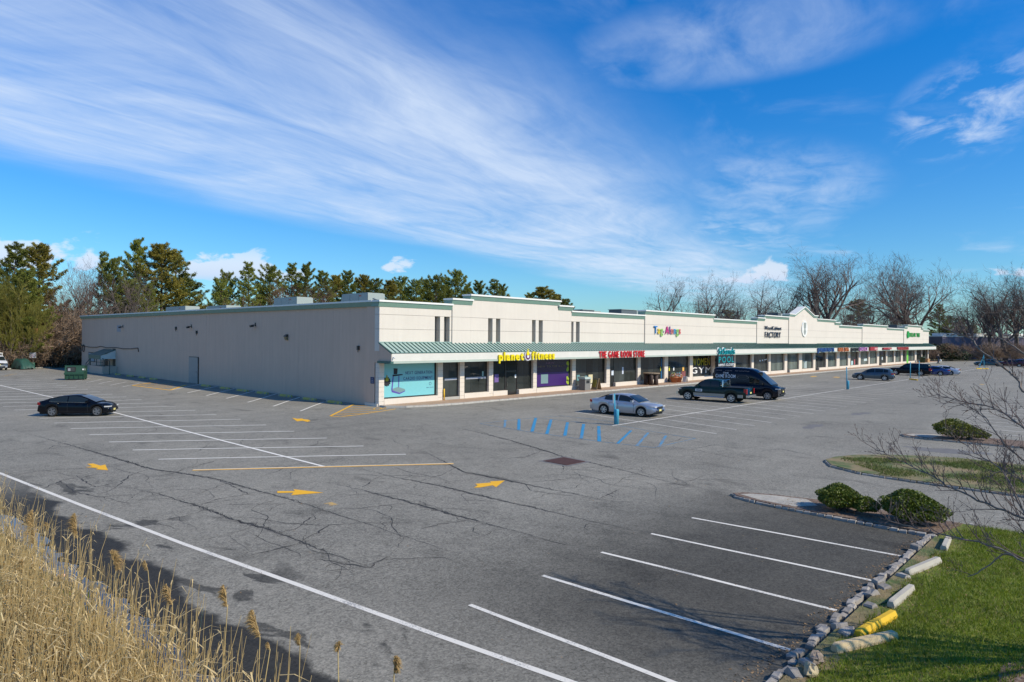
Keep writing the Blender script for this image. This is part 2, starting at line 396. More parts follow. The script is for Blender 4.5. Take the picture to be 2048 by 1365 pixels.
M_SKIN = mat('skin', (.55, .36, .27), .6)
def flat(name, col, rough=.6): return mat(name, col, rough, var=.05, vs=4)
def glossy_letter(name, col): return mat(name, col, .35, var=.03, spec=.5)

# ================================================================== SETTING
def sheet(name, pts, z, m, parent=None, kind='structure'):
    o = MB().poly([(p[0], p[1], z) for p in pts]).build(name, m, parent)
    if kind and parent is None: o['kind'] = kind
    return o
sheet('ground', [(-6000, -6000), (6000, -6000), (6000, 6000), (-6000, 6000)], -.09, M_GROUND)
lot_edge = [(4.95, -40)]
for k in range(280):
    yy = -2 + k*.14; lot_edge.append((4.80 + .07*math.sin(yy*.9) + .05*math.sin(yy*4.1+1) + rnd.uniform(-.09, .09), yy))
lot_pts = lot_edge + [(3.6, 60), (2, 96), (-14, 128), (21, 128.5), (30.2, 131.6), (60, 133), (215, 133), (236, 60), (236, 43), (262, 25), (275, -60), (120, -40)]
LOT = sheet('parking_lot', lot_pts, 0.0, M_ASPH)

def strip(mb, pts, w, z, m=0, jit=0.0, taper=False):
    """flat ribbon along ground points"""
    P = [Vector((p[0], p[1], 0)) for p in pts]; vs = []; n = len(P)
    for i, p in enumerate(P):
        t = (P[min(i+1, n-1)]-P[max(i-1, 0)]).normalized(); s_ = Vector((-t.y, t.x, 0))
        ww = w*(1+rnd.uniform(-jit, jit))*.5
        if taper: ww *= max(.12, min(1, 2.2*min(i, n-1-i)/max(1, n-1)+.1))
        a = p+s_*ww; b = p-s_*ww; vs += [(a.x, a.y, z), (b.x, b.y, z)]
    mb.add(vs, [(2*i+1, 2*i, 2*i+2, 2*i+3)[::-1] for i in range(n-1)], m)
def dens_line(a, b, step=.6, wob=.0):
    a, b = Vector(a[:2]), Vector(b[:2]); n = max(2, int((b-a).length/step)); out = []
    d = (b-a).normalized(); s_ = Vector((-d.y, d.x))
    ph = rnd.uniform(0, 6); 
    for i in range(n+1):
        t = i/n; p = a.lerp(b, t) + s_*wob*math.sin(ph+t*7)*.5
        out.append((p.x, p.y))
    return out
ZM = .006
def marking(name, a, b, w=.10, m=M_WHITE, wob=.04, z=ZM):
    mb = MB(); strip(mb, dens_line(a, b, .7, wob), w, z, 0, .06); return mb.build(name, m, LOT)
# --- left lot, angled bays either side of a spine line
LL = [((317,919),(812,909)),((266,900.5),(727,892.5)),((218,884.6),(653.5,876.7)),((178.4,870),(588.5,863)),((141.5,857.6),(532,850.4)),
      ((108.7,846.6),(481,839)),((79.3,837),(433,829.5)),((54.7,829.2),(391,821)),((29,820.6),(352,813)),((6,813.5),(317,806.3))]
for a, b in LL: marking('bay_line', gnd(*a), gnd(*b), .125, M_WHITE3)
for k in range(10, 21): marking('bay_line', (11.5, 31.95+3.47*k), (20.86, 58.75+3.73*(k-9)), .15, M_WHITE3)
a, b = gnd(385, 941), gnd(907, 928); dl = (b-a).normalized(); nl = Vector((-dl.y, dl.x, 0))
marking('end_line', a, b, .15, M_YEL, 0); marking('end_line', a+nl*.11, b+nl*.11, .07, M_WHITE3, 0, ZM+.001)
mb = MB(); strip(mb, [(15.66, 25.45), (15.75, 35), (15.9, 45), (16.05, 54), (16.05, 70), (15.9, 86), (15.8, 100)], .15, ZM+.004, 0, .05); mb.build('spine_line', M_WHITE3, LOT)
# --- bays against the side wall
for a, b in [((600,822.7),(646,805)),((546,813),(600,794.7)),((496,805),(553.6,788)),((453,797.4),(511,781.7)),((412,792),(471.6,777)),((375,786),(437,772.5)),((340,781),(400,769))]:
    marking('bay_line', gnd(*a), gnd(*b), .13, M_WHITE3)
for k in range(5): marking('bay_line', (23.6+.25*k, 92-3.2*k), (26.6+.3*k, 97.5-3.4*k), .11, M_WHITE2)
# --- yellow hatched corners
def pl(name, pts, w, m, z=ZM, par=LOT):
    mb = MB(); P = [gnd(*p) for p in pts]; Q = []
    for i in range(len(P)-1): Q += dens_line(P[i], P[i+1], .5)[:-1]
    Q.append((P[-1].x, P[-1].y)); strip(mb, Q, w, z, 0, .08); return mb.build(name, m, par)
pl('hatch_line', [(660.8,832.6),(708,809)], .18, M_YEL); pl('hatch_line', [(661,833),(682,834.4),(720,829.5),(760,823.6),(791,818.5)], .16, M_YEL, ZM+.003)
for (xa, ya), (xb, yb) in [((704,811.5),(739,812.6)),((697,815.6),(744,816.6)),((691,819.2),(746,819.6)),((685,822.8),(756,824)),((678,827),(737,828.2)),((671,830),(704,831.4))]:
    pl('hatch_line', [(xa, ya), (xb, yb)], .15, M_YEL, ZM+.006)
pl('disabled_bay_symbol', [(747,818.2),(752,816.4),(760,816.2),(764,818),(758,820),(750,820),(747,818.2)], .09, M_YEL, ZM+.009)
pl('disabled_bay_symbol', [(758,819.5),(766,817.5),(772,816)], .10, M_YEL, ZM+.012); pl('disabled_bay_symbol', [(764,820),(773,818.6)], .08, M_YEL, ZM+.015)
for pts in ([(265,771.5),(340,781)], [(265,771.5),(307,765.6)], [(340,781),(372,770.5)], [(280,772),(352,770.5)], [(296,774.8),(345,773)], [(312,777),(345,775.5)], [(283,768.8),(345,768)]):
    pl('hatch_line', pts, .24, M_YEL, ZM+rnd.uniform(0, .01))
for k in range(4): pl('hatch_line', [(0+k*5, 753.5-k*1.3), (16+k*6, 752.6-k*1.4)], .2, M_YEL2, ZM+.002*k)
# --- yellow arrows (px polygons)
def arrow(pts, m=M_YEL):
    MB().poly([(gnd(*p).x, gnd(*p).y, ZM+.002) for p in pts]).build('arrow_marking', m, LOT)
def sc_(pts, s_, ox, oy): return [(x/s_+ox, y/s_+oy) for x, y in pts]
arrow(sc_([(160,254),(255,252),(240,267),(430,252),(255,232),(262,243),(160,243)], 2.926, 500, 900))
arrow(sc_([(1310,222),(1345,222),(1420,209),(1440,220),(1490,181),(1405,186),(1410,193),(1318,200),(1332,210)], 2.926, 500, 900))
arrow(sc_([(500,571),(575,576),(560,583),(632,589),(616,555),(588,562),(545,549),(510,552),(540,566)], 2.926, 0, 740))
arrow(sc_([(275,1256),(355,1312),(440,1301),(520,1321),(570,1306),(540,1285),(450,1276),(440,1265),(360,1270)], 8.03, 550, 680))
arrow(sc_([(430,317),(465,319),(458,331),(515,321),(490,312),(480,307)], 2.926, 500, 900), M_YEL2)
arrow([(1624,755),(1632,754),(1635,752.6),(1628,752.3),(1620,753)], M_YEL2); arrow([(1664,755.4),(1676,756.3),(1681,754.8),(1672,753.6)], M_YEL2)
arrow([(1958,769.6),(1966,770.4),(1970,769.2),(1962,768.4)], M_YEL2)
# --- front lot: two rows of angled bays and a spine line
for k in range(0, 58):
    xx = 2.62*k
    marking('bay_line', (40.65+xx, 31.4), (37.45+xx, 18.5), .10 if k < 20 else .13, M_WHITE2 if k % 3 else M_WHITE, .03)
mb = MB(); strip(mb, dens_line((35.9, 24.85), (186, 26.2), 2.0, .15), .15, ZM+.006, 0, .06); mb.build('spine_line', M_WHITE, LOT)
for k in range(0, 46): marking('bay_line', (49.5+2.47*k, 10.1), (50.2+2.47*k, -2.5), .11, M_WHITE2, .02)
# --- near bays
for px1, px2 in (((940,1210),(1345,1365)),((1085,1152),(1595,1306)),((1203,1105),(1687,1225)),((1302,1068),(1750,1163)),((1384,1036),(1810,1114))):
    a, b = gnd(*px1), gnd(*px2); b = a + (b-a)*((a.y-4.62)/(a.y-b.y)); marking('bay_line', a, b, .115, M_WHITE, .02)
mb = MB(); strip(mb, [(5.2, 41), (5.45, 37), (5.88, 33.05), (6.6, 25), (7.25, 18.5), (7.82, 13.64), (8.25, 9.8), (8.64, 6.72), (9.0, 3.5)], .14, ZM, 0, .05); mb.build('edge_line', M_WHITE, LOT)
# --- blue hatched aisle
def b7(p): return (p[0]/3.657+900, p[1]/3.657+760)
for pts in ([(220,320),(620,278),(1300,345),(1600,400),(1795,430)], [(1795,430),(1490,497),(1092,452),(600,385),(220,322)], [(800,262),(1050,290),(1300,322)], [(690,270),(800,268)]):
    pl('blue_outline', [b7(p) for p in pts], .06, M_BLUE2, ZM+.002)
for i, (a, b) in enumerate([((405,295),(400,348)),((505,288),(503,368)),((628,280),(600,380)),((740,293),(708,397)),((860,312),(840,410)),((978,325),(960,430)),((1088,340),(1092,452)),((1325,372),(1225,468)),((1450,388),(1365,485)),((1580,410),(1530,490))]):
    pl('blue_stripe', [b7(a), b7(b)], (.19 if 0 < i < 7 else .15), M_BLUE if 0 < i < 8 else M_BLUE2, ZM+.005)
# --- cracks: seams between paving lanes and the random cracks off them
CR = [[(20,858),(130,888),(215,912),(300,938),(350,945),(430,958),(520,983),(590,1002),(650,1022),(740,1050),(790,1067),(876,1095),(978,1125)],
      [(643,963),(722,980),(807,1002),(893,1026),(944,1040),(1047,1067),(1132,1091)],
      [(705,934),(790,955),(893,975),(978,996),(1081,1019),(1200,1047),(1300,1067)],
      [(842,900),(927,944),(1013,961),(1081,975),(1191,997),(1267,1011)],
      [(255,975),(319,989),(398,1013),(462,1038),(542,1061),(602,1084),(671,1112),(756,1139)],
      [(900,852),(1009,878),(1091,902),(1124,913),(1173,924),(1255,943),(1321,960),(1400,980),(1462,994)]]
CRS = [[(194,1064),(223,1059),(274,1056)],[(287,1048),(366,1034),(411,1019)],[(462,1118),(542,1102),(600,1086),(616,1082)],[(86,1029),(110,1042),(140,1054)],[(130,888),(105,893),(96,899)],
       [(0,958),(60,945),(140,938),(200,936),(255,930)],[(60,990),(120,962),(180,952),(255,942)],[(150,950),(190,975),(255,960)],[(300,938),(262,950),(240,968),(215,985),(170,990)],[(398,1013),(430,1000),(490,990),(520,983)],
       [(602,1084),(660,1050),(687,1050)],[(722,980),(745,960),(764,952)],[(700,1020),(760,1012),(815,1008)],[(840,1060),(880,1048),(940,1042)],[(1013,961),(1060,965),(1180,955)],[(1124,913),(1128,940),(1122,950)],
       [(430,958),(470,975),(500,990),(560,985)],[(540,1070),(590,1060),(640,1020)],[(350,945),(420,925),(500,905)],[(1200,999),(1225,985),(1240,978)],[(950,860),(1010,880),(1060,870)],[(1090,900),(1050,915),(960,920)],
       [(600,1130),(640,1118),(740,1136),(790,1105)],[(260,1010),(230,1000),(150,985),(120,962)],[(1500,905),(1560,898),(1640,915)],[(1380,900),(1430,890),(1480,892)],[(1310,860),(1380,850),(1450,862)],[(1600,850),(1650,843),(1720,852)]]
def crack_pts(pxs, rough_):
    P = [gnd(*p) for p in pxs]; Q = []
    for i in range(len(P)-1):
        n = max(3, int((P[i+1]-P[i]).length/.16))
        for j in range(n):
            q = P[i].lerp(P[i+1], j/n); Q.append((q.x+rnd.gauss(0, rough_), q.y+rnd.gauss(0, rough_)))
    Q.append((P[-1].x, P[-1].y)); return Q
mb = MB(); mb2 = MB()
for c in CR:
    q_ = crack_pts(c, .018); strip(mb, q_, .060, .003, 0, .85, True)
    for k in range(4): strip(mb, [(p[0]+rnd.gauss(0, .07), p[1]+rnd.gauss(0, .05)) for p in q_[rnd.randint(0, len(q_)//3):-rnd.randint(1, len(q_)//3)]], .022, .0034, 0, .9, True)
    for k in range(9):      # short side cracks
        i = rnd.randrange(2, len(q_)-2); p = Vector(q_[i]); ang = rnd.uniform(0, 6.28); L = [tuple(p)]
        for s_ in range(rnd.randint(5, 16)):
            ang += rnd.gauss(0, .45); p = p + Vector((math.cos(ang), math.sin(ang)))*.14; L.append(tuple(p))
        strip(mb, L, .022, .0037, 0, .7, True)
for c in CRS: strip(mb, crack_pts(c, .03), .045, .0041, 0, .85, True)
for k in range(190):        # weathering cracks elsewhere in the lot
    x_ = 8+rnd.random()**1.8*100; y_ = rnd.uniform(11.5, 41); p = Vector((x_, y_)); ang = rnd.choice((1.57, 0, 1.3, .2))+rnd.gauss(0, .3); L = [tuple(p)]
    for s_ in range(rnd.randint(8, 40)):
        ang += rnd.gauss(0, .22); p = p + Vector((math.cos(ang), math.sin(ang)))*.2; L.append(tuple(p))
    strip(mb, L, rnd.choice((.012, .018, .026)), .0045, 0, .7, True)
o = mb.build('pavement_cracks', M_CRACK, LOT); o['kind'] = 'stuff'
# dark oil and repair stains with their own outline
def blob(cx_, cy_, rx, ry, n=40, jag=.5):
    ph = [rnd.uniform(0, 6.28) for _ in range(4)]; out = []
    for i in range(n):
        th = 6.2832*i/n; r = 1+jag*(.5*math.sin(2*th+ph[0])+.35*math.sin(3*th+ph[1])+.25*math.sin(5*th+ph[2])+.2*math.sin(8*th+ph[3])); out.append((cx_+rx*r*math.cos(th), cy_+ry*r*math.sin(th)))
    return out
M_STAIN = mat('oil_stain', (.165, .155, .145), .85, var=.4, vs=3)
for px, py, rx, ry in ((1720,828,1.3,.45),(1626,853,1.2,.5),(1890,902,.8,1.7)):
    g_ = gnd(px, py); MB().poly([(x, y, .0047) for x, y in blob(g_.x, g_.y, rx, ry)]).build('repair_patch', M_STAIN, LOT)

# --- sidewalk along the shop front
walk = [(32.2, 44.3), (32.35, 43.6), (33.4, 42.55), (35.2, 41.95), (38, 41.7), (216.5, 41.7), (218.5, 42.5), (219.5, 44.3), (219.5, 50), (214.6, 50), (214.6, 44.6)]
W_ = MB().prism([(x, y, -.02) for x, y in walk], (0, 0, .14)).build('sidewalk', M_WALK); struct(W_)
kp = [(32.15, 44.2), (32.2, 43.52), (33.3, 42.42), (35.15, 41.8), (38, 41.55), (120, 41.55), (216.6, 41.55), (218.7, 42.4)]
mbk = MB()
for i in range(len(kp)-1):
    a, b = Vector(kp[i]), Vector(kp[i+1]); n = max(1, int((b-a).length/.6)); ang = math.atan2((b-a).y, (b-a).x)
    for j in range(n):
        c = a.lerp(b, (j+.5)/n); mbk.obox((c.x+rnd.gauss(0,.01), c.y+rnd.gauss(0,.01)), (b-a).length/n-.02, .15, .15+rnd.uniform(-.012, .012), ang+rnd.gauss(0, .01), -.01)
o = mbk.build('kerb_edge', mat('kerb_pale', (.46, .43, .38), .9, var=.3, vs=5), W_); o['kind'] = 'stuff'

# --- drainage swale with standing water and the reed bank
bank = [(4.3, -6)] + [(4.24+.12*math.sin(k*.9)+rnd.uniform(-.05, .05), -5+k*.6) for k in range(56)] + [(3.2, 45), (2.4, 90), (-20, 126), (-120, 126), (-120, -60), (4, -60)]
sheet('reed_bank', bank, .03, M_SOIL)
wm = mat('still_water', (.008, .012, .016), .02, var=0, spec=1.0)
sheet('water', [(3.6, 2), (5.2, 2), (5.2, 25.5), (3.6, 25.5)], -.010, wm)
sheet('swale_mud', [(3.3, -20), (5.0, -20), (5.0, 46), (3.3, 46)], -.045, mat('mud', (.045, .04, .033), .6, var=.3))
# --- granite kerbs of single blocks, islands and lawn
BLK = []
for k in range(4):
    mb = MB(); L, w_, h_ = .20+.015*k, .15, .085; vs = []
    for z, t in ((-.03, 0), (h_-.02, .006), (h_, .022)):
        for sx, sy in ((-1,-1),(1,-1),(1,1),(-1,1)): vs.append((sx*(L/2-t)+rnd.gauss(0,.008), sy*(w_/2-t)+rnd.gauss(0,.008), z+rnd.gauss(0,.006)))
    mb.add(vs, [(8,9,10,11)]+[(4*r+i, 4*r+(i+1)%4, 4*r+4+(i+1)%4, 4*r+4+i) for r in (0,1) for i in range(4)]); BLK.append(mb.mesh('kerb_stone', M_GRAN))
def kerb(path, label, jitter=.012, skip=0.0):
    root = bpy.data.objects.new('granite_kerb', None); COL.objects.link(root); root.location = (path[0][0], path[0][1], 0); root['kind'] = 'structure'; root['label'] = label
    P = [Vector(p) for p in path]; acc = 0.0; step_ = .232
    for i in range(len(P)-1):
        L = (P[i+1]-P[i]).length; d_ = (P[i+1]-P[i])/L; ang = math.atan2(d_.y, d_.x)
        while acc < L:
            if rnd.random() >= skip:
                c = P[i]+d_*acc
                inst('kerb_stone', rnd.choice(BLK), root, (c.x-path[0][0]+rnd.gauss(0, jitter), c.y-path[0][1]+rnd.gauss(0, jitter), rnd.gauss(0, jitter*.5)), 0, None, (rnd.gauss(0, jitter*2), rnd.gauss(0, jitter*2), ang+rnd.gauss(0, jitter*3)))
            acc += step_
        acc -= L
    return root
def raised(name, pts, h, m): return struct(MB().prism([(x, y, -.02) for x, y in pts], (0, 0, h+.02)).build(name, m))
# near island with the two shrubs
i1 = [(22.25, 4.3), (22.3, 8.2), (22.45, 9.6), (22.7, 10.45), (22.98, 10.72), (23.35, 10.5), (23.75, 9.7), (24.1, 8.2), (24.05, 4.0)]
raised('island_bed', i1, .10, M_MULCH); kerb([(22.05, 4.45)]+i1[1:-1]+[(24.15, 4.0), (24.1, 1.0)], 'granite block kerb round the bed with two clipped shrubs')
sheet('pebble_bed', [(22.5, 8.4), (22.62, 9.6), (22.95, 10.45), (23.3, 10.2), (23.62, 9.5), (23.85, 8.5), (23.2, 7.9)], .106, M_PEB)
# lawn
lawn = [(8.0, 4.25), (22.3, 4.25), (24.0, 4.0), (24.0, -14), (4.5, -30), (4.5, -2), (7, 2.4)]
raised('lawn', lawn, .10, M_LAWN)
kerb([(22.15, 4.45), (17, 4.47), (13, 4.45), (10.4, 4.35), (8.6, 4.1)], 'broken granite block kerb between the near bays and the lawn', .030, .05)
mulch_ring = blob(12.9, .35, 1.9, 1.35, 60, .2); sheet('mulch_ring', mulch_ring, .118, M_MULCH)
sheet('bare_verge', [(9.3, 3.55)]+[(9.8+.5*k, 3.92+rnd.uniform(-.2, .18)) for k in range(24)]+[(21.9, 4.3), (9.3, 4.22)], .116, M_LAWN2)
# grass island between the driveways
i2 = [(30.15, -8), (30.15, 3.2), (30.2, 6.7), (30.45, 8.7), (31.3, 10.1), (32.5, 10.75), (33.6, 10.7), (34.9, 10.2), (36.0, 9.2), (36.8, 8.1), (37.5, 6.6), (37.6, -8)]
raised('grass_island', i2, .10, M_LAWN2); kerb(i2[1:-1]+[(37.6, 0)], 'granite block kerb round the grass island between the driveways')
i3 = [(44.9, -6), (44.0, 5), (43.95, 9.2), (44.2, 10.2), (44.7, 10.55), (45.4, 10.3), (46.2, 9.3), (46.6, 7), (46.6, -6)]
raised('island_bed', i3, .10, M_MULCH); kerb(i3[1:-1], 'granite block kerb round the far bed with one shrub')
sheet('pebble_bed', [(44.15, 8.9), (44.3, 10.0), (44.7, 10.35), (45.3, 10.1), (46.0, 9.2), (46.0, 8.7)], .108, M_PEB)
# far grass strips
sheet('grass_verge', [(-40, 128.3), (21, 128.7), (31, 132), (31, 139), (-40, 139)], .04, M_LAWN2)
struct(MB().prism([(-14, 128.0, 0), (21, 128.4, 0), (30.2, 131.5, 0), (30.2, 131.8, 0), (21, 128.7, 0), (-14, 128.3, 0)], (0, 0, .14)).build('far_kerb', M_CONC))
sheet('grass_verge', [(237, 60), (237, 43.5), (263, 25.5), (276, -60), (300, -60), (300, 60)], .03, M_LAWN2)

# ================================================================== SHOPPING CENTRE
B = thing('shopping_center', (X0, YF, 0), 'long single-storey cream shopping centre with stepped green-trimmed parapet and green metal awning', 'building')
XE = 214.9
# parapet profile: (x0, x1, top, proud)
SECT = [(X0, 39.75, 8.43, 0), (39.75, 41.95, 8.93, .10), (41.95, 54.35, 9.39, .10), (54.35, 56.45, 8.93, .10), (56.45, 70.68, 8.43, 0), (70.68, 88.2, 9.02, .12), (88.2, 102.6, 8.5, 0),
        (102.6, 105.2, 9.05, .12), (105.2, 115.0, 9.5, .12), (115.0, 128.2, 10.03, .24), (128.2, 138.0, 9.55, .12), (138.0, 140.5, 9.12, .12), (140.5, 155.3, 8.62, 0), (155.3, 173.5, 9.15, .12),
        (173.5, 188.5, 8.68, 0), (188.5, 191.3, 9.2, .15), (191.3, 205.5, 9.72, .15), (205.5, 207.6, 9.2, .15), (207.6, XE, 8.74, 0)]
SLOTS = []
for a, b in ((869.5,880),(888,899.3),(974.6,983.5),(990.4,999),(1062.5,1069.7),(1075.9,1083.9),(1141,1147),(1152,1159.3)): SLOTS.append((FX(a, 660), FX(b, 660)))
ROWS = [(4.4, 6.13), (6.15, 7.29), (7.31, None)]
ZS0, ZS1 = 5.02, 7.2
for xa, xb, top, pr in SECT:
    yb = YF-pr  # plain sections get a darker backing wall behind the panel joints
    gable = (xa == 115.0)
    MB().box(xa+.004, xb-.004, yb+.03, yb+.9, 4.4, top-.3).build('parapet_core', mat('joint_backing', (.30, .27, .24), .95), B) if not any(xa-.1 < s0 < xb for s0, s1 in SLOTS) else \
        MB().box(xa+.004, xb-.004, yb+.62, yb+1.0, 4.4, top-.3).build('parapet_core', M_DARKREC, B)
    for r0, r1 in ROWS:
        r1 = r1 if r1 else top-.28
        cuts = [xa]
        if r0 < ZS1-.2:
            for s0, s1 in SLOTS:
                if xa-.2 <= s0 < xb: cuts += [s0, s1]
        cuts.append(xb)
        for i in range(0, len(cuts)-1, 2):
            p, q_ = cuts[i], cuts[i+1]
            if q_-p > .03: MB().box(p+(.003 if i == 0 else 0), q_-(.003 if i == len(cuts)-2 else 0), yb, yb+.6, r0, r1).build('wall_panel', M_CREAM, B)
    if gable:
        xm = 121.8; z0 = top
        pts = [(xa, yb, z0-.28), (xb, yb, z0-.28), (126.6, yb, z0-.28), (xm, yb, 11.15), (117.7, yb, z0-.28)]
        MB().prism([(117.0, yb, z0-.285), (127.2, yb, z0-.285), (xm, yb, 11.25)], (0, .9, 0)).build('gable', M_CREAM, B)
        prof = [(xa-.12, z0), (117.4, z0), (xm, 11.48), (126.4, z0+.06), (xb+.12, z0+.06)]
        for nm, dz0, dz1, out, m in (('cornice_band', -.42, -.15, .10, M_GREEN), ('cornice_cap', -.15, 0, .2, M_TRIMW)):
            mb = MB()
            for i in range(len(prof)-1):
                (p, zp), (q_, zq) = prof[i], prof[i+1]
                mb.prism([(p, yb-out, zp+dz0), (q_, yb-out, zq+dz0), (q_, yb-out, zq+dz1), (p, yb-out, zp+dz1)], (0, 1.1+out, 0))
            mb.build(nm, m, B)
    else:
        e0 = .12 if pr or xa == X0 else 0; 
        x0_, x1_ = xa-(.12 if top > 8.7 or xa == X0 else -.01), xb+(.12 if top > 8.7 or xb == XE else -.01)
        mb = MB(); mb.prism([(x0_, yb-.04, top-.52), (x0_, yb-.16, top-.15), (x0_, yb+.95, top-.15), (x0_, yb+.95, top-.52)], (x1_-x0_, 0, 0)); mb.build('cornice_band', M_GREEN, B)
        MB().box(x0_-.05, x1_+.05, yb-.22, yb+1.0, top-.148, top).build('cornice_cap', M_TRIMW, B)
    if pr and top > 8.9 and xa > 50:   # painted joint where a section steps forward
        pass
for s0, s1 in SLOTS:
    MB().box(s0, s1, YF+.02, YF+.6, ZS0-.02, ZS0+.03).build('slot_sill', M_AWN, B)
    MB().box(s0+.02, s1-.02, YF+.50, YF+.56, ZS0+.035, 7.285).build('slot_louver', mat('slot_panel', (.16, .145, .125), .8), B)
# --- long side wall: tall striated panels
YB = 122.9
jy = [YF+1.7, WY(664), WY(595), WY(522), WY(463), WY(410), WY(352), WY(300), WY(250), WY(205), YB]
MB().box(X0, X0+.5, YF+.6, YF+1.69, .0, 7.95).build('corner_pilaster', M_SIDE, B)
for i in range(len(jy)-1):
    MB().box(X0+.12, X0+.5, jy[i]+.007, jy[i+1]-.007, .0, 7.95).build('side_panel', M_SIDE, B)
MB().box(X0+.001, X0+.5, YF+.02, YF+.595, 3.46, 4.398).build('corner_infill', M_SIDE, B)
MB().box(X0+.30, X0+.7, YF+.7, YB-.1, .0, 7.9).build('side_core', mat('joint_backing', (.30, .27, .24), .95), B)  # side core is a backing in a darker tone, seen between panels
MB().prism([(X0-.05, YF-.03, 7.93), (X0-.17, YF-.03, 8.29), (X0+1.0, YF-.03, 8.29), (X0+1.0, YF-.03, 7.93)], (0, YB-YF+.1, 0)).build('cornice_band', M_GREEN, B)
MB().box(X0-.21, X0+1.1, YF+.8, YB+.1, 8.292, 8.43).build('cornice_cap', M_TRIMW, B)
MB().box(X0-.10, X0+.30, YF+.1, YF+1.75, -.02, .22).build('wall_foot', M_CREAM, B)
# rear, end and roof
MB().box(X0+.55, 76, YB-.4, YB, 0, 8.2).build('rear_wall', M_SIDE, B); MB().box(75.6, 76, YF+22, YB-.45, 0, 8.2).build('rear_wall', M_SIDE, B)
MB().box(76.05, XE, YF+21.6, YF+22, 0, 8.2).build('rear_wall', M_SIDE, B); MB().box(XE-.4, XE, YF+1.05, YF+21.55, 0, 8.4).build('end_wall', M_SIDE, B)
mb = MB(); mb.box(X0+.75, 75.5, YF+1.05, YB-.5, 7.6, 7.8); mb.box(75.52, XE-.45, YF+1.05, YF+21.5, 7.6, 7.8); mb.build('roof', M_ROOF, B)
MB().box(XE-3.2, XE-.6, YF+.6, YF+.9, 3.0, 4.39).build('header_wall', M_SOFF, B)
# --- awning
EY = YF-1.6; AZ0, AZ1 = 5.05, 4.26; AX1 = XE+.9
AW = MB(); AW.prism([(X0, YF+.0, AZ0), (X0, EY, AZ1), (X0, EY+.06, AZ1-.06), (X0, YF+.0, AZ0-.06)], (XE-X0, 0, 0))
AW.add([(XE, YF, AZ0), (XE, EY, AZ1), (AX1, EY, AZ1), (AX1, YF, AZ1)], [(0, 1, 2), (0, 2, 3)])
A = AW.build('awning', M_AWN, B)
MB().box(X0-.02, XE, YF-.05, YF+.02, AZ0+.01, AZ0+.09).build('awning_flashing', M_AWN, A)
for x_, in ((X0-.03,),):
    MB().prism([(x_, YF+.05, AZ0+.05), (x_, EY-.03, AZ1+.05), (x_, EY-.03, AZ1-.06), (x_, YF+.05, AZ0-.06)], (.10, 0, 0)).build('rake_trim', M_SEAM, A)
MB().prism([(X0+.001, YF+.0, AZ0-.07), (X0+.001, EY+.02, AZ1-.07), (X0+.001, EY+.02, 3.62), (X0+.001, YF+.0, 3.62)], (.12, 0, 0)).build('awning_end', M_SIDE, A)
MB().box(X0-.12, X0+.16, EY-.06, YF+.1, 3.44, 3.61).build('end_trim', M_SEAM, A)
MB().box(X0+.02, AX1, EY, EY+.12, 3.62, AZ1-.02).build('fascia', M_FASC, A)
MB().box(X0+.17, AX1, EY-.05, EY+.14, 3.44, 3.615).build('fascia_trim', mat('trim_sage', (.42, .47, .40), .55, var=.1), A)
MB().box(X0-.0, AX1, EY-.05, EY+.05, AZ1-.015, AZ1+.035).build('eave_trim', M_SEAM, A)
MB().box(X0+.18, AX1, EY+.15, YF+.55, 3.46, 3.50).build('soffit', M_SOFF, A)
sl = math.hypot(1.6, AZ0-AZ1)
seam = MB(); dz = AZ0-AZ1
seam.prism([(0, -.03, 0), (0, -1.56, -dz*1.53/1.6), (0, -1.56, -dz*1.53/1.6+.07), (0, -.03, .07)], (.06, 0, 0))
sm = seam.mesh('seam', M_SEAM); nse = int((XE-X0)/.44)
for k in range(1, min(nse, 300)): inst('seam', sm, A, (k*.44, 0, AZ0-.012))
mb = MB()
for k in range(300, nse):
    x_ = X0+k*.44; mb.prism([(x_, YF-.03, AZ0-.012), (x_, YF-1.56, AZ0-.012-dz*1.53/1.6), (x_, YF-1.56, AZ0+.043-dz*1.53/1.6), (x_, YF-.03, AZ0+.043)], (.045, 0, 0))
o = mb.build('far_seams', M_SEAM, A); o['kind'] = 'stuff'
# --- shop front: piers, plinths, panes
def q(px): return FX(px, 745)
BAYS = [(768.5,876),(885.8,920),(928.9,978),(986.5,1066.5),(1073.6,1144.6),(1151.5,1213),(1220,1275.5),(1281.3,1329),(1336,1379.5),(1385.7,1425),(1430,1467),(1470.7,1503),(1507.6,1537),(1541.5,1569),(1574.4,1598),(1604,1626.5),
        (1630.7,1652),(1655.5,1673),(1679,1696),(1700.4,1717),(1721,1737),(1739.2,1754),(1757.8,1772),(1774.3,1788),(1790.2,1802),(1805,1812.5),(1816,1829.5),(1832.7,1843),(1844,1855.5)]
DOORS = {3: (1015, 1038), 6: (1220, 1231), 8: (1336, 1343), 10: (1430, 1434), 12: (1507.6, 1512), 14: (1574.4, 1579.3), 16: (1630.7, 1638), 22: (1758, 1763), 27: (1833.5, 1842)}
GY = YF+.32
def pier(x0, x1, blocks):
    if not blocks:
        MB().box(x0, x1, YF, YF+.5, .0, 3.455).build('pier', M_CREAM, B); return
    pr_ = MB().box(x0+.02, x1-.02, YF+.02, YF+.5, .0, 3.455).build('pier', mat('mortar', (.42, .39, .35), .95), B)
    n = 9; h_ = 3.44/n
    for k in range(n): MB().box(x0, x1, YF, YF+.46, k*h_+.008, (k+1)*h_-.008).build('block', M_CREAM, pr_)
edges = [X0+.005]+[v for ab in BAYS for v in (q(ab[0]), q(ab[1]))]+[XE-.05]
for i in range(0, len(edges)-1, 2): pier(edges[i], max(edges[i+1], edges[i]+.12), i < 16)
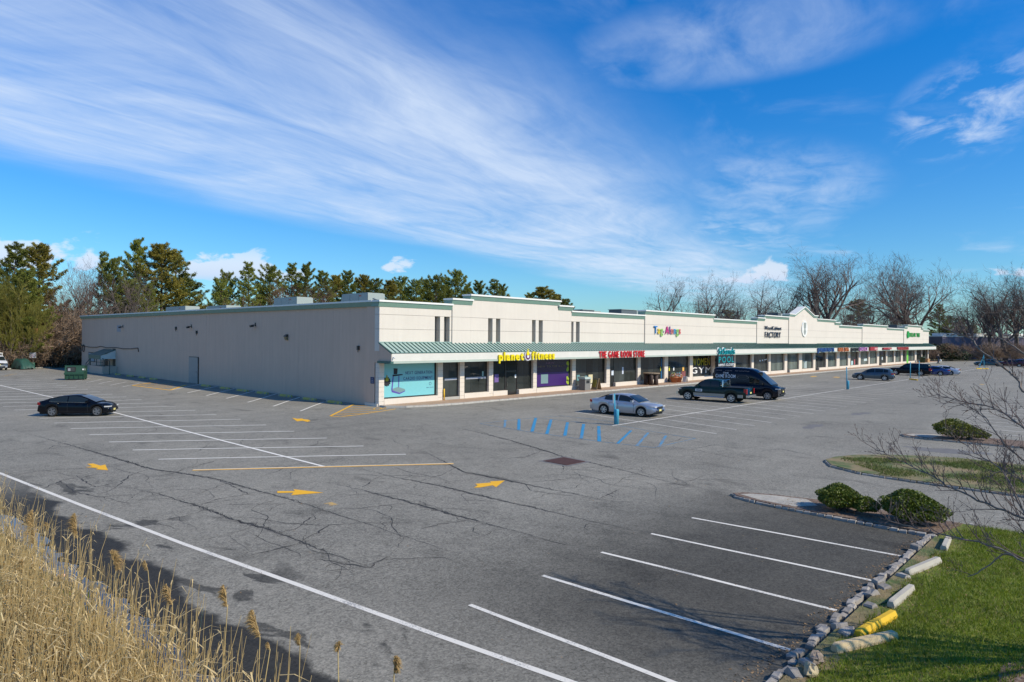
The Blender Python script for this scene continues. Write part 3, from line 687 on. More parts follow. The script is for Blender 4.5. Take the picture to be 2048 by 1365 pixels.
for bi, (pa, pb) in enumerate(BAYS):
    xa, xb = q(pa), q(pb); dr = DOORS.get(bi); z0 = .56
    segs = [(xa, xb)]
    if dr:
        d0, d1 = q(dr[0]), q(dr[1]); d0 = max(d0, xa); d1 = min(max(d1, d0+.95), xb)
        segs = [s_ for s_ in ((xa, d0), (d1, xb)) if s_[1]-s_[0] > .25]
        dd = MB().box(d0+.05, d1-.05, GY-.03, GY+.03, .14, 2.4).build('door', M_FRAME, B)
        MB().box(d0+.17, d1-.17, GY-.045, GY-.034, .35, 2.28).build('pane', M_GLASS, dd)
        MB().box(d0+.20, d0+.23, GY-.12, GY-.09, .95, 1.35).build('handle', M_CHROME, dd)
        MB().box(d0+.02, d1-.02, GY-.03, GY+.03, 2.42, 3.44).build('transom', M_GLASS, B)
    if bi == 1: z0 = .34
    for s0, s1 in segs:
        if bi == 1: MB().box(s0+.01, s1-.01, YF+.03, YF+.5, .0, z0).build('plinth', M_CONC, B)
        else: MB().box(s0+.003, s1-.003, YF-.03, YF+.5, .0, z0).build('plinth', M_CREAM, B)
        w_ = MB(); 
        for (x_0, x_1, z_0, z_1) in ((s0, s1, z0, z0+.07), (s0, s1, 3.37, 3.455), (s0, s0+.07, z0+.07, 3.37), (s1-.07, s1, z0+.07, 3.37)): w_.box(x_0+.001, x_1-.001, GY-.06, GY+.06, z_0, z_1)
        fr = w_.build('window_frame', M_FRAME, B)
        L = s1-s0; nm = max(1, round(L/1.15))
        gm = M_GLASS2 if bi in (13, 14, 15, 17, 18, 20, 21, 23, 24, 26) else M_GLASS
        for k in range(nm):
            p, q_ = s0+.07+(L-.14)*k/nm, s0+.07+(L-.14)*(k+1)/nm
            MB().box(p+.008, q_-.008, GY-.01, GY+.01, z0+.075, 3.365).build('pane', gm, fr)
MB().box(q(1812.5)+.1, q(1816)-.1, YF-.05, YF+.02, .15, 3.44).build('green_column', flat('lime_green', (.16, .55, .06)), B)
MB().box(XE-.02, XE+.03, YF, YF+.6, 0, 3.4).build('end_trim', M_TRIMW, B)
# posters and things behind the panes
GP = GY-.016
POST = thing('window_poster', ((q(768.5)+q(876))/2, GP, 1.9), 'turquoise window poster with a treadmill and the words next generation cardio equipment', 'poster')
xa, xb = q(768.5)+.09, q(876)-.15
MB().box(xa, xb, GP-.006, GP, .66, 3.36).build('sheet', flat('poster_turquoise', (.20, .52, .56), .25), POST)
# ------------------------------------------------------------------ lettering
GLY = {}
def make_glyphs(chars, bold=.008, italic=0.0, key='b'):
    tmp = []
    for ch in chars:
        cu_ = bpy.data.curves.new('glyph', 'FONT'); cu_.body = ch; cu_.extrude = .5; cu_.offset = bold; cu_.resolution_u = 3; cu_.shear = italic
        ob = bpy.data.objects.new('glyph', cu_); COL.objects.link(ob); tmp.append((ch, ob, cu_))
    bpy.context.view_layer.update(); dg = bpy.context.evaluated_depsgraph_get()
    for ch, ob, cu_ in tmp:
        me = bpy.data.meshes.new_from_object(ob.evaluated_get(dg))
        vs = [tuple(v.co) for v in me.vertices]; fs = [tuple(p.vertices) for p in me.polygons]
        x0 = min(v[0] for v in vs); x1 = max(v[0] for v in vs)
        GLY[key+ch] = ([(v[0]-x0, v[1], v[2]) for v in vs], fs, x1-x0, max(v[1] for v in vs))
        bpy.data.meshes.remove(me); bpy.data.objects.remove(ob); bpy.data.curves.remove(cu_)
make_glyphs(sorted(set('planetfitnessTHEGAMEROOMSTORETag-AlongsStSandsPOOLWOMENGYMHIMNT-CLOSEDWoodCabinetFACTORYDOLLARTREENEXTGENERATIONCARDIOEQUIPMENTMATRIXNEWTOTHEJFLKUBVP')))
make_glyphs('planetfisE', .032, key='h'); make_glyphs('THEGAMROST', .022, key='r')
def lettering(text, x0, x1, z0, cap, y, mats, parent, depth=.10, name='letter', gap=.14, key='b', rise=0.0, back=None):
    """letters standing on a face that looks towards -y; fits text between x0 and x1, capital height cap"""
    hcap = GLY[key+'E'][3] if key+'E' in GLY else .7
    adv = 0; lay = []
    for ch in text:
        if ch == ' ': adv += .42; continue
        lay.append((ch, adv)); adv += GLY[key+ch][2]+gap
    sx = (x1-x0)/(adv-gap); sz = cap/hcap; out = []
    for i, (ch, a) in enumerate(lay):
        vs, fs, w, h = GLY[key+ch]; mb = MB()
        zz = z0+rise*(i/max(1, len(lay)-1))
        mb.add([(x0+(a+v[0])*sx, y-depth*.5-v[2]*depth, zz+v[1]*sz) for v in vs], fs)
        m = mats[i % len(mats)] if isinstance(mats, list) else mats
        out.append(mb.build(name, m, parent))
    return out
def EX(px, py=712, dy=.0): return onY(px, py, EY-dy).x
def EZ(px, py, dy=.0): return onY(px, py, EY-dy).z
navy = flat('ink_navy', (.03, .03, .14)); white = flat('ink_white', (.8, .8, .8)); grey = flat('ink_grey', (.25, .27, .29))
# turquoise poster print
pw = xb-xa
lettering('NEXT GENERATION', xa+.42*pw, xa+.955*pw, 2.44, .25, GP-.008, navy, POST, .004)
lettering('CARDIO EQUIPMENT', xa+.38*pw, xa+.965*pw, 1.98, .25, GP-.008, navy, POST, .004)
lettering('MATRIX', xa+.84*pw, xa+.985*pw, 1.22, .07, GP-.008, navy, POST, .004)
mb = MB(); mb.lathe([(.10, -.003), (.10, 0), (.13, 0), (.13, -.003)], 20, 'Y', (xa+.915*pw, GP-.008, 1.58)); mb.build('print_mark', navy, POST)
tm = MB(); cxp = xa+.30*pw
def slab(mbx, pts, y=GP-.012): mbx.prism([(cxp+a, y, 1.0+b) for a, b in pts], (0, .006, 0))
tm2 = MB(); slab(tm2, [(-.75,.30),(-.70,.15),(.05,-.05),(.62,.12),(.60,.24),(-.1,.45)]); tm2.build('print_treadmill', flat('ink_teal_grey', (.17, .27, .28)), POST)
tm2 = MB(); slab(tm2, [(-.78,.28),(-.66,.20),(-.55,1.35),(-.64,1.35)], GP-.019); slab(tm2, [(-.08,.42),(.0,.42),(.02,1.35),(-.06,1.35)], GP-.019); slab(tm2, [(-.78,.25),(-.72,.05),(.05,-.14),(.62,.06),(.62,.12),(.05,-.04)], GP-.020); tm2.build('print_treadmill', flat('ink_violet', (.10, .07, .34)), POST)
tm2 = MB(); slab(tm2, [(-.66,1.32),(.35,1.40),(.35,1.48),(-.66,1.46)], GP-.026); slab(tm2, [(-.56,1.50),(-.20,1.50),(-.16,1.95),(-.56,1.98)], GP-.026); tm2.build('print_treadmill', flat('ink_black', (.02, .02, .025)), POST)
def gear(x, z, r, y, m, par, teeth=12, th=.03, name='badge'):
    pts = []
    for k in range(teeth*4):
        a_ = 2*math.pi*k/(teeth*4); rr_ = r if (k % 4) < 2 else r*.86; pts.append((x+rr_*math.cos(a_), y, z+rr_*math.sin(a_)))
    return MB().prism(pts, (0, th, 0)).build(name, m, par)
def thumb(x, z, s_, y, m, par):
    P = [(-.42,-.5),(.35,-.5),(.45,-.3),(.48,.0),(.45,.22),(.12,.26),(.18,.62),(.10,.95),(-.10,.98),(-.12,.6),(-.30,.22),(-.42,.2)]
    return MB().prism([(x+a*s_, y, z+b*s_) for a, b in P], (0, .03, 0)).build('badge_thumb', m, par)
yelo = glossy_letter('letter_yellow', (.86, .68, .0)); purp = flat('ink_purple', (.13, .03, .26)); redl = glossy_letter('letter_red', (.62, .012, .02))
g_ = gear(xa+.07*pw, 1.92, .40, GP-.012, flat('ink_black', (.02, .02, .025)), POST, 12, .006); thumb(xa+.07*pw, 2.12, .34, GP-.050, flat('ink_olive', (.36, .30, .02)), POST)
# purple poster
P2 = thing('window_poster', ((q(1073.6)+q(1144.6))/2, GP, 1.9), 'purple window poster with lime edging beside the fitness entrance', 'poster')
a_, b_ = q(1073.6)+.09, q(1144.6)-.35
MB().box(a_, b_, GP-.006, GP, .66, 2.05).build('sheet', flat('poster_purple', (.05, .018, .13), .25), P2)
MB().box(a_, b_, GP-.005, GP+.001, 2.052, 3.3).build('sheet', flat('poster_dark_violet', (.022, .012, .05), .2), P2)
lime = flat('ink_lime', (.30, .40, .03))
for zz in (.85, 1.5, 2.6, 2.95): MB().poly([(x, GP-.008, z) for x, z in blob(a_+.08, zz, .16, .28, 14, .3)][::-1]).build('lime_patch', lime, P2)
for zz in (.95, 1.3, 2.3, 2.9): MB().poly([(x, GP-.008, z) for x, z in blob(b_-.06, zz, .2, .26, 14, .3)][::-1]).build('lime_patch', lime, P2)
MB().box(a_+.9, a_+2.0, GP-.010, GP-.007, .95, 1.9).build('print_machine', flat('ink_teal_grey', (.17, .27, .28)), P2)
lettering('NEW', a_+1.7, a_+3.0, 2.92, .18, GP-.009, flat('ink_mauve', (.16, .10, .2)), P2, .003); lettering('NEW TO THE GYM', a_+.5, a_+4.6, 2.58, .16, GP-.009, flat('ink_mustard', (.16, .13, .06)), P2, .003)
# notices behind other panes
def notice(px, py, w, h, col, label, y=GP):
    p = onY(px, py, y); tag(MB().box(p.x-w/2, p.x+w/2, y-.006, y, p.z-h/2, p.z+h/2).build('notice', flat('notice_%02d%02d%02d' % tuple(int(c*99) for c in col), col), None), label, 'notice', 'notices on the shop panes')
notice(965.5, 749, .18, .55, (.25, .4, .38), 'slim pale green notice on the second dark pane from the fitness poster')
notice(993, 757, .55, .75, (.16, .10, .30), 'violet leaflet poster on the pane left of the fitness door'); 
notice(1031, 753, .2, .32, (.75, .78, .8), 'white sheet taped to the fitness entrance door', GY-.052)
notice(1181, 762, .75, 1.35, (.62, .55, .34), 'cream framed game board leaning in the shop window'); notice(1172, 763, .4, 1.2, (.10, .25, .28), 'teal cue rack panel beside the cream game board'); notice(1156.5, 756, .5, .6, (.12, .28, .30), 'small teal framed picture in the game shop window')
notice(1225, 746, .42, .55, (.62, .68, .75), 'white and blue notice on the game shop door', GY-.052); notice(1245.5, 741.5, .3, .8, (.55, .60, .7), 'pale notice hanging in the middle of the game shop pane')
notice(1322, 738, .28, .55, (.75, .70, .04), 'yellow notice at the blue edged toy shop pane'); notice(1338.5, 738, .25, .55, (.7, .65, .04), 'yellow notice on the toy shop door', GY-.052); notice(1347.5, 738, .25, .45, (.8, .8, .82), 'small white notice on the toy shop pane'); notice(1366.5, 739, .45, .65, (.75, .42, .10), 'orange sheet on the toy shop pane')
notice(1325.5, 737, .9, 2.5, (.02, .12, .26), 'tall dark blue banner at the edge of the toy shop pane'); notice(1347, 752, .7, .8, (.20, .35, .13), 'green painted square low on the toy shop pane'); notice(1357, 752, 1.0, .8, (.03, .28, .42), 'light blue painted square low on the toy shop pane'); notice(1367, 750, 1.0, 1.0, (.22, .07, .07), 'dark red painted square low on the toy shop pane')
for px in (1520, 1525, 1530, 1533): notice(px, 722-(px-1520)*.2, .5, .18, (.7, .72, .74), 'white brush lettering across the furniture shop pane')
notice(1611, 735, 1.2, 2.2, (.35, .42, .42), 'pale display panel in the cabinet showroom window'); notice(1704, 730, 1.2, 1.6, (.4, .58, .6), 'pale blue stacked goods in a shop window'); notice(1709, 729, .5, 2.0, (.5, .10, .12), 'red display strip among pale blue goods in a shop window'); notice(1731, 720, 2.2, .5, (.5, .6, .62), 'row of white cutouts low in a shop window'); notice(1764.5, 717, .7, .7, (.6, .68, .7), 'white sign on a grey shop door')
for px0, px1, lab in ((887.5, 919, 'pale stripe of print across the narrow shop pane'), (930, 977, 'pale stripe of print across the pane left of the fitness entrance')):
    a, b = onY(px0, 760, GP), onY(px1, 760, GP); tag(MB().box(a.x+.1, b.x-.1, GP-.006, GP, 1.78, 1.96).build('notice', flat('stripe_pale', (.36, .38, .44))), lab, 'notice', 'notices on the shop panes')
MB_ = thing('window_lettering', (q(1405), GP, 2.4), 'large lime word WOMEN over white GYM on a shop pane', 'sign')
wa, wb_ = q(1386.5), q(1423.5)
lettering('WOMEN', wa, wb_, 2.02, .95, GP-.01, flat('ink_lime2', (.42, .38, .02)), MB_, .004); lettering('GYM', wa, wb_+.4, .98, .8, GP-.01, white, MB_, .004)
MB().box(wa, wb_, GP-.006, GP-.002, .80, 1.95).build('backing', flat('ink_black', (.02, .02, .025)), MB_)
PS = thing('pool_sign', (q(1452), EY, 3.0), 'hanging black sign board with teal word POOL under teal script letters', 'sign')
pa, pb = EX(1434, 712), EX(1467, 712)
MB().box(pa, pb, EY-.14, EY-.04, 1.85, 3.43).build('board', flat('board_black', (.012, .016, .022)), PS)
teal = glossy_letter('letter_teal', (.0, .27, .30))
lettering('POOL', pa+.22, pb-.22, 2.42, .80, EY-.155, teal, PS, .02, gap=.2); lettering('HIMNT-CLOSED', pa+.15, pb-.12, 1.95, .30, EY-.155, white, PS, .02)
lettering('StSands', pa+.0, pb-.1, 3.55, .85, EY-.05, teal, PS, .25); lettering('StSands', pa-.12, pb-.2, 3.60, .88, EY-.035, white, PS, .08)
# fascia signs
S = thing('fitness_sign', (EX(1053), EY, 3.5), 'bright yellow channel letters reading planet fitness round a purple thumb badge', 'sign')
z0 = EZ(1030, 720.5, .15); capz = EZ(1020, 704.5, .15)-z0
l0, l1 = EX(998, 715, .15), EX(1047.5, 715, .15); lettering('planet', l0, l1, z0, capz, EY-.06, yelo, S, .12, key='h')
l0, l1 = EX(1064, 715, .15), EX(1109.5, 715, .15); lettering('fitness', l0, l1, z0+.02, capz, EY-.06, yelo, S, .12, key='h')
bx_, bz_ = EX(1056, 712, .2), EZ(1056, 712.5, .2)
gear(bx_, bz_, .46, EY-.20, glossy_letter('badge_white', (.7, .68, .7)), S, 14, .16); gear(bx_, bz_, .37, EY-.215, flat('badge_plum', (.11, .025, .09)), S, 14, .012); gear(bx_, bz_-.02, .18, EY-.225, glossy_letter('badge_white', (.7, .68, .7)), S, 5, .008)
thumb(bx_-.05, bz_+.28, .42, EY-.26, yelo, S)
S = thing('game_store_sign', (EX(1245), EY, 3.6), 'red channel letters reading the game room store on the awning fascia', 'sign')
l0, l1 = EX(1199.5, 709, .15), EX(1290, 709, .15); z0 = EZ(1240, 715.2, .15); lettering('THE GAME ROOM STORE', l0, l1, z0, EZ(1240, 702.6, .15)-z0, EY-.05, redl, S, .09, gap=.2, key='r')
S = thing('toy_store_sign', (FX(1335, 664), YF-.12, 6.3), 'multicoloured jumbled letters reading tag-alongs on the upper wall', 'sign')
l0, l1 = FX(1309, 664, -.3), FX(1362, 664, -.3); z0 = onY(1335, 668, YF-.3).z
cols = [glossy_letter('letter_'+n, c) for n, c in (('blue', (.02, .20, .52)), ('gold', (.72, .55, .05)), ('lime', (.30, .55, .14)), ('grey', (.5, .5, .5)), ('magenta', (.58, .03, .22)), ('violet', (.12, .07, .30)), ('coral', (.62, .16, .15)), ('azure', (.02, .27, .52)), ('lime', (.30, .55, .14)), ('coral', (.62, .16, .15)))]
lettering('Tag-Alongs', l0, l1, z0, onY(1315, 652.5, YF-.3).z-z0, YF-.20, cols, S, .09, gap=.12)
S = thing('cabinet_sign', (FX(1546, 664), YF-.12, 6.5), 'dark blue two-line letters reading wood cabinet factory', 'sign')
dkb = glossy_letter('letter_slate', (.02, .03, .06))
l0, l1 = FX(1530, 656, -.3), FX(1563.5, 656, -.3); z0 = onY(1546, 660, YF-.3).z; lettering('WoodCabinet', l0, l1, z0, onY(1546, 653, YF-.3).z-z0, YF-.20, dkb, S, .09, gap=.12)
l0, l1 = FX(1531, 670, -.3), FX(1562, 670, -.3); z0 = onY(1546, 675.6, YF-.3).z; lettering('FACTORY', l0, l1, z0, onY(1546, 664.5, YF-.3).z-z0, YF-.20, dkb, S, .09, gap=.14)
S = thing('oval_emblem', (121.6, YF-.25, 6.9), 'raised white oval emblem with a grey crest under the gable', 'emblem')
oz = onY(1605, 657.5, YF-.25).z; oh = (onY(1605, 641, YF-.25).z-onY(1605, 674, YF-.25).z)/2; ow = (FX(1611, 657)-FX(1600, 657))/2; ox = FX(1605.3, 657)
def oval(f_, y): return [(ox+ow*f_*math.cos(t*.1963), y, oz+oh*f_*math.sin(t*.1963)) for t in range(32)]
MB().prism(oval(1, YF-.38), (0, .14, 0)).build('oval_plate', M_TRIMW, S)
MB().prism([(ox+a*ow, YF-.41, oz+b*oh) for a, b in ((-.45,.72),(.45,.72),(.36,.1),(.14,-.02),(.42,-.35),(.30,-.55),(.10,-.75),(-.10,-.75),(-.30,-.55),(-.42,-.35),(-.14,-.02),(-.36,.1))], (0, .03, 0)).build('crest', flat('crest_grey', (.30, .32, .29)), S)
S = thing('discount_store_sign', (FX(1826, 669), YF-.15, 7.3), 'green letters and tree mark reading dollar tree on the end parapet', 'sign')
grn = glossy_letter('letter_green', (.01, .32, .05)); z0 = onY(1828, 674, YF-.4).z
lettering('DOLLAR TREE', FX(1819, 669, -.3), FX(1840, 669, -.3), z0, onY(1828, 666.3, YF-.4).z-z0, YF-.22, grn, S, .12, gap=.12)
tx = FX(1816.3, 669, -.3); MB().prism([(tx-.7, YF-.4, z0-.3), (tx+.7, YF-.4, z0-.3), (tx+1.0, YF-.4, z0+.5), (tx+.5, YF-.4, z0+1.35), (tx-.5, YF-.4, z0+1.35), (tx-1.0, YF-.4, z0+.5)], (0, .2, 0)).build('tree_mark', grn, S)
FS = [((1635.5,1668.5),(704.0,696.3),'JEWELER FAB TIL',glossy_letter('letter_royal', (.03,.10,.30)),'dark blue letters on the far fascia next to an orange sign'),
      ((1677,1697.5),(703.3,695.6),'NAIL SPA',glossy_letter('letter_orange', (.55,.16,.05)),'orange letters on the far fascia between dark blue and black letters'),
      ((1702,1717),(702.5,696.2),'JOB LOT',glossy_letter('letter_black', (.03,.03,.035)),'small black letters on the far fascia between orange and pink signs'),
      ((1719,1735),(702.2,695.0),'DANCE',glossy_letter('letter_pink', (.50,.22,.46)),'pink letters on the far fascia beside a red box sign'),
      ((1795,1817),(700.0,694.5),'WIRELESS',glossy_letter('letter_brick', (.46,.06,.06)),'brick red letters on the far fascia nearest the building end')]
for (p0, p1), (yb_, yt_), txt, m, lab in FS:
    S = thing('shop_sign', (EX((p0+p1)/2, 700), EY, 3.7), lab, 'sign', 'shop signs on the far fascia')
    for ch in txt:
        if ch != ' ' and 'b'+ch not in GLY: make_glyphs(ch)
    pm = (p0+p1)/2; z0 = EZ(pm, yb_, .2); lettering(txt, EX(p0, 700, .2), EX(p1, 700, .2), z0, EZ(pm, yt_, .2)-z0, EY-.06, m, S, .25, gap=.05)
for (p0, p1), (yb_, yt_), lab in (((1740.5,1755),(701.4,694.3),'red box sign with a pale panel on the far fascia'), ((1767,1783),(699.3,695.6),'low dark red box sign on the far fascia')):
    pm = (p0+p1)/2; S = thing('shop_sign', (EX(pm, 700), EY, 3.7), lab, 'sign', 'shop signs on the far fascia')
    MB().box(EX(p0, 700, .3), EX(p1, 700, .3), EY-.35, EY-.06, EZ(pm, yb_, .3), EZ(pm, yt_, .3)).build('cabinet', glossy_letter('box_red', (.36, .008, .02)), S)
    MB().box(EX(pm+1, 700, .3), EX(p1-.6, 700, .3), EY-.37, EY-.352, EZ(pm, yb_-1.5, .3), EZ(pm, yt_+1.6, .3)).build('panel', flat('panel_rose', (.62, .30, .30)), S)
# camera dome on fascia, yellow bollard tube at the second bay
for px, py, lab in ((787.5, 716, 'small white security camera on the awning fascia end'),):
    p = onY(px, py, EY-.1); o = MB().tube([(p.x, EY, p.z+.05), (p.x, EY-.10, p.z), (p.x+.02, EY-.22, p.z-.04)], [.03, .05, .035], 8).build('security_camera', flat('camera_grey', (.55, .55, .55)), None, True); tag(o, lab, 'camera')
o = MB().tube([(q(886.8), YF-.12, .12), (q(886.8), YF-.12, 1.1)], .06, 10).build('bollard', flat('bollard_yellow', (.75, .45, .02)), None, True); tag(o, 'thin yellow bollard beside the narrow shop bay', 'bollard')

# ------------------------------------------------------------------ roof units
M_HVAC = mat('hvac_grey', (.33, .37, .34), .55, var=.08, vs=2)
def hvac(px0, px1, pytop, xw, label, hood=True, dark=False):
    p = onX((px0+px1)/2, pytop, xw); a = onX(px1, pytop, xw); b = onX(px0, pytop, xw)
    yl = abs(b.y-a.y); h = p.z-7.8; r = thing('rooftop_unit', (xw, p.y, 7.8), label, 'air conditioner', 'rooftop units')
    m = M_HVAC if not dark else mat('hvac_dark', (.10, .12, .13), .6)
    MB().box(xw, xw+1.9, p.y-yl/2, p.y+yl*.32, 7.9, p.z).build('casing', m, r)
    MB().box(xw-.05, xw+1.95, p.y-yl/2-.05, p.y+yl*.32+.05, 7.8, 7.898).build('curb', M_ROOF, r)
    for k in range(3): MB().box(xw-.02, xw-.004, p.y-yl/2+.1+k*yl*.27, p.y-yl/2+k*yl*.27+yl*.25, 8.0, p.z-.08).build('access_panel', m, r)
    if hood: MB().prism([(xw+.2, p.y+yl*.33, 7.95), (xw+.2, p.y+yl*.5, 7.95), (xw+.2, p.y+yl*.36, p.z-.05), (xw+.2, p.y+yl*.33, p.z-.05)], (1.5, 0, 0)).build('intake_hood', m, r)
    MB().box(xw+.03, xw+1.8, p.y-yl/2+.08, p.y+yl*.3, p.z+.002, p.z+.05).build('lid', M_HVAC, r)
    mb = MB(); mb.lathe([(.0, .0), (.38, 0), (.42, .09), (.36, .10), (.0, .06)], 16, 'Z', (xw+1.0, p.y-yl*.2, p.z+.055)); mb.build('fan_guard', M_BLACKP, r)
    MB().box(xw-.027, xw-.021, p.y-yl*.3, p.y-yl*.3+.35, p.z-.28, p.z-.16).build('maker_plate', flat('plate_red', (.4, .1, .08)), r)
hvac(672, 735, 588.5, X0+5, 'larger grey rooftop unit nearest the parapet corner'); hvac(538, 593, 596.5, X0+5, 'grey rooftop unit in the middle of the side wall'); hvac(323, 370, 614.5, X0+5, 'low pale rooftop unit with dark end by the tall pines', False); hvac(405, 452, 612.8, X0+6, 'flat white rooftop unit beyond the middle one', False)
def hvac2(px0, px1, pytop, dy, label):
    Yb = YF+dy; a = onY(px0, pytop, Yb); b = onY(px1, pytop, Yb); r = thing('rooftop_unit', (a.x, Yb, 7.8), label, 'air conditioner', 'rooftop units')
    w = b.x-a.x; MB().box(a.x, a.x+w*.62, Yb, Yb+2, 7.85, a.z).build('casing', mat('hvac_dark', (.10, .12, .13), .6), r); MB().box(a.x+w*.64, b.x, Yb+.05, Yb+2, 7.85, a.z-.05).build('casing', M_HVAC, r); MB().box(a.x-.1, a.x+w*.64, Yb-.08, Yb+2.1, a.z+.002, a.z+.06).build('lid', M_HVAC, r)
hvac2(1243, 1291, 619.5, 6, 'dark rooftop unit behind the tag-alongs parapet'); hvac2(1165, 1202, 620, 9, 'flat dark rooftop unit behind the low parapet'); hvac2(1794, 1812, 650.5, 4, 'dark rooftop unit by the dollar store parapet'); hvac2(1556, 1566, 626.5, 5, 'small dark rooftop unit behind the cabinet factory parapet')
p = onX(750, 597, X0+4); o = MB().lathe([(.12, 7.8), (.12, p.z-.1), (.22, p.z-.1), (.22, p.z), (0, p.z+.06)], 12, 'Z', (p.x, p.y, 0)).build('roof_vent', M_HVAC, None, True); tag(o, 'round metal vent cap above the corner parapet', 'vent')
# ------------------------------------------------------------------ side wall fixtures
M_DK = mat('fixture_dark', (.035, .033, .03), .5)
def wallpt(px, py): return onX(px, py, X0+.12)
def fixture(name, px, py, label, kind, k=1.0):
    p = wallpt(px, py); r = thing(name, (X0+.12, p.y, p.z), label, 'wall light' if 'light' in name else 'fixture', 'fixtures on the side wall'); y, z = p.y, p.z; x = X0+.12
    y0_, z0_ = y, z
    if k != 1.0:
        MB().box(x-.16, x, y-.10, y+.10, z-.22, z+.12).build('housing', M_DK, r); MB().tube([(x-.1, y, z-.22), (x-.1, y, z-.42)], .03, 6).build('lamp_head', M_DK, r); return
    if kind == 'flood':
        MB().tube([(x, y, z+.05), (x-.18, y, z+.12), (x-.34, y, z+.05)], [.035, .03, .035], 8).build('arm', M_DK, r, True)
        MB().prism([(x-.22, y-.16, z-.08), (x-.52, y-.16, z-.13), (x-.55, y-.16, z+.06), (x-.26, y-.16, z+.13)], (0, .34, 0)).build('lamp_head', M_DK, r)
        MB().box(x-.04, x, y-.10, y+.10, z-.05, z+.32).build('backplate', M_DK, r)
    else:
        MB().prism([(x, y-.2, z+.28), (x-.24, y-.2, z+.16), (x-.27, y-.2, z+.05), (x, y-.2, z+.05)], (0, .42, 0)).build('housing', M_DK, r)
        MB().prism([(x, y-.18, z+.045), (x-.25, y-.18, z+.045), (x-.14, y-.18, z-.26), (x, y-.18, z-.28)], (0, .38, 0)).build('lens', mat('lens_amber', (.22, .17, .09), .3), r)
fixture('wall_light', 574.5, 675, 'boxy wall light with amber lens high on the side wall', 'pack'); fixture('wall_light', 511, 652.5, 'dark floodlight on an arm near the middle of the side wall', 'flood')
fixture('wall_light', 383, 655, 'dark floodlight above the plain steel door', 'flood'); fixture('wall_light', 246, 655, 'dark floodlight beside the grey vent patch', 'flood')
fixture('wall_light', 353, 656, 'small dark bracket lamp between two floodlights', 'flood', .5); fixture('wall_light', 394.5, 664, 'short dark bracket lamp right of the door floodlight', 'flood', .5); fixture('wall_light', 718, 695, 'small dark fixture near the front corner of the side wall', 'pack', .5)
p = wallpt(747.5, 761); S = thing('wall_sign', (X0, p.y, p.z), 'small square blue wall sign near the front corner', 'sign')
MB().box(X0-.03, X0-.001, p.y-.24, p.y+.24, p.z-.26, p.z+.26).build('plate', flat('sign_navy', (.035, .045, .12)), S)
for k in range(3): MB().box(X0-.036, X0-.031, p.y-.17+.05*k, p.y+.15-.04*k, p.z-.16+.13*k, p.z-.11+.13*k).build('print', flat('sign_pale', (.3, .3, .36)), S)
dp = onX(386, 766, X0+.1); y0, y1 = WY(395), WY(377.5)
D = thing('side_door', (X0+.1, (y0+y1)/2, 0), 'tall blue grey steel door in the side wall by a floodlight', 'door'); MB().box(X0+.04, X0+.11, y0-.08, y1+.08, 0, 3.05).build('door_frame', M_FRAME, D); 
mb = MB(); mb.box(X0+.01, X0+.038, y0, y1, .03, 2.98); mb.build('door_leaf', mat('door_bluegrey', (.34, .31, .28), .6, var=.2, vs=2), D); MB().box(X0-.06, X0+.008, y0+.2, y0+.28, 1.3, 1.4).build('handle', M_CHROME, D)
pa_, pb_ = WY(232), WY(239); za = WZ(235, 651); zb = WZ(235, 664); o = MB().box(X0+.10, X0+.119, min(pa_, pb_), max(pa_, pb_), zb, za).build('vent_patch', mat('patch_grey', (.36, .35, .36), .9), None); tag(o, 'painted over grey vent patch high on the side wall', 'vent')
# cable along the rear of the side wall
cp_ = [(163, 691), (168, 693), (180, 695), (193, 695), (201, 693), (212, 696), (230, 695.5), (245, 698), (262, 698), (275, 696.5), (276, 704)]
o = MB().tube([Vector((X0+.05, onX(a, b, X0).y, onX(a, b, X0).z)) for a, b in cp_], .05, 6).build('wall_cable', mat('cable_brown', (.13, .08, .06), .8), None, True); tag(o, 'brown cable sagging along the side wall over the rear entrance', 'cable')
cpt = onX(167, 697, X0); mb = MB()
mb.tube([(X0-.02, cpt.y+.5*math.cos(t*.7), cpt.z+.55*math.sin(t*.7)) for t in range(16)], .06, 6); o = mb.build('cable_coil', M_DK, None, True); tag(o, 'black cable coil hanging at the rear end of the side wall', 'cable')
# rear entrance: landing, steps, rails, canopy, door, window
RE = thing('rear_entrance', (X0, WY(208), 0), 'raised rear entrance with green canopy, black railings and steps on the side wall', 'entrance')
ya, yb2 = WY(232), WY(205); yc = WY(242)
MB().box(X0-1.7, X0+.10, ya, yb2, -.02, 1.05).build('landing', M_SIDE, RE)
for k in range(5): MB().box(X0-1.6, X0+.05, yb2+.02+k*.42, yb2+.40+k*.42, -.02, .9-k*.2).build('step', M_CONC, RE)
mb = MB()
for yy in (ya+.1, (ya+yb2)/2, yb2-.1): mb.tube([(X0-1.6, yy, 1.05), (X0-1.6, yy, 2.15)], .045, 6)
for zz in (1.6, 2.15): mb.tube([(X0-1.6, ya+.1, zz), (X0-1.6, yb2-.1, zz)], .045, 6)
mb.tube([(X0-1.6, yb2-.1, 2.15), (X0-1.6, yb2+2.0, 1.2)], .045, 6); mb.tube([(X0-1.6, yb2-.1, 1.6), (X0-1.6, yb2+2.0, .7)], .045, 6); mb.tube([(X0-1.6, yb2+2.0, .1), (X0-1.6, yb2+2.0, 1.2)], .045, 6)
mb.build('railing', mat('rail_green_black', (.03, .05, .05), .5), RE)
mb = MB()
for yy in (ya+.1, yc+.1): mb.tube([(X0-1.4, yy, 0), (X0-1.4, yy, 1.9)], .05, 6)
for zz in (1.2, 1.9): mb.tube([(X0-1.4, ya+.1, zz), (X0-1.4, yc+.1, zz)], .045, 6)
mb.build('railing', mat('rail_green_black', (.03, .05, .05), .5), RE)
ztop, zlow = WZ(205, 697)-.1, WZ(195, 711.5)
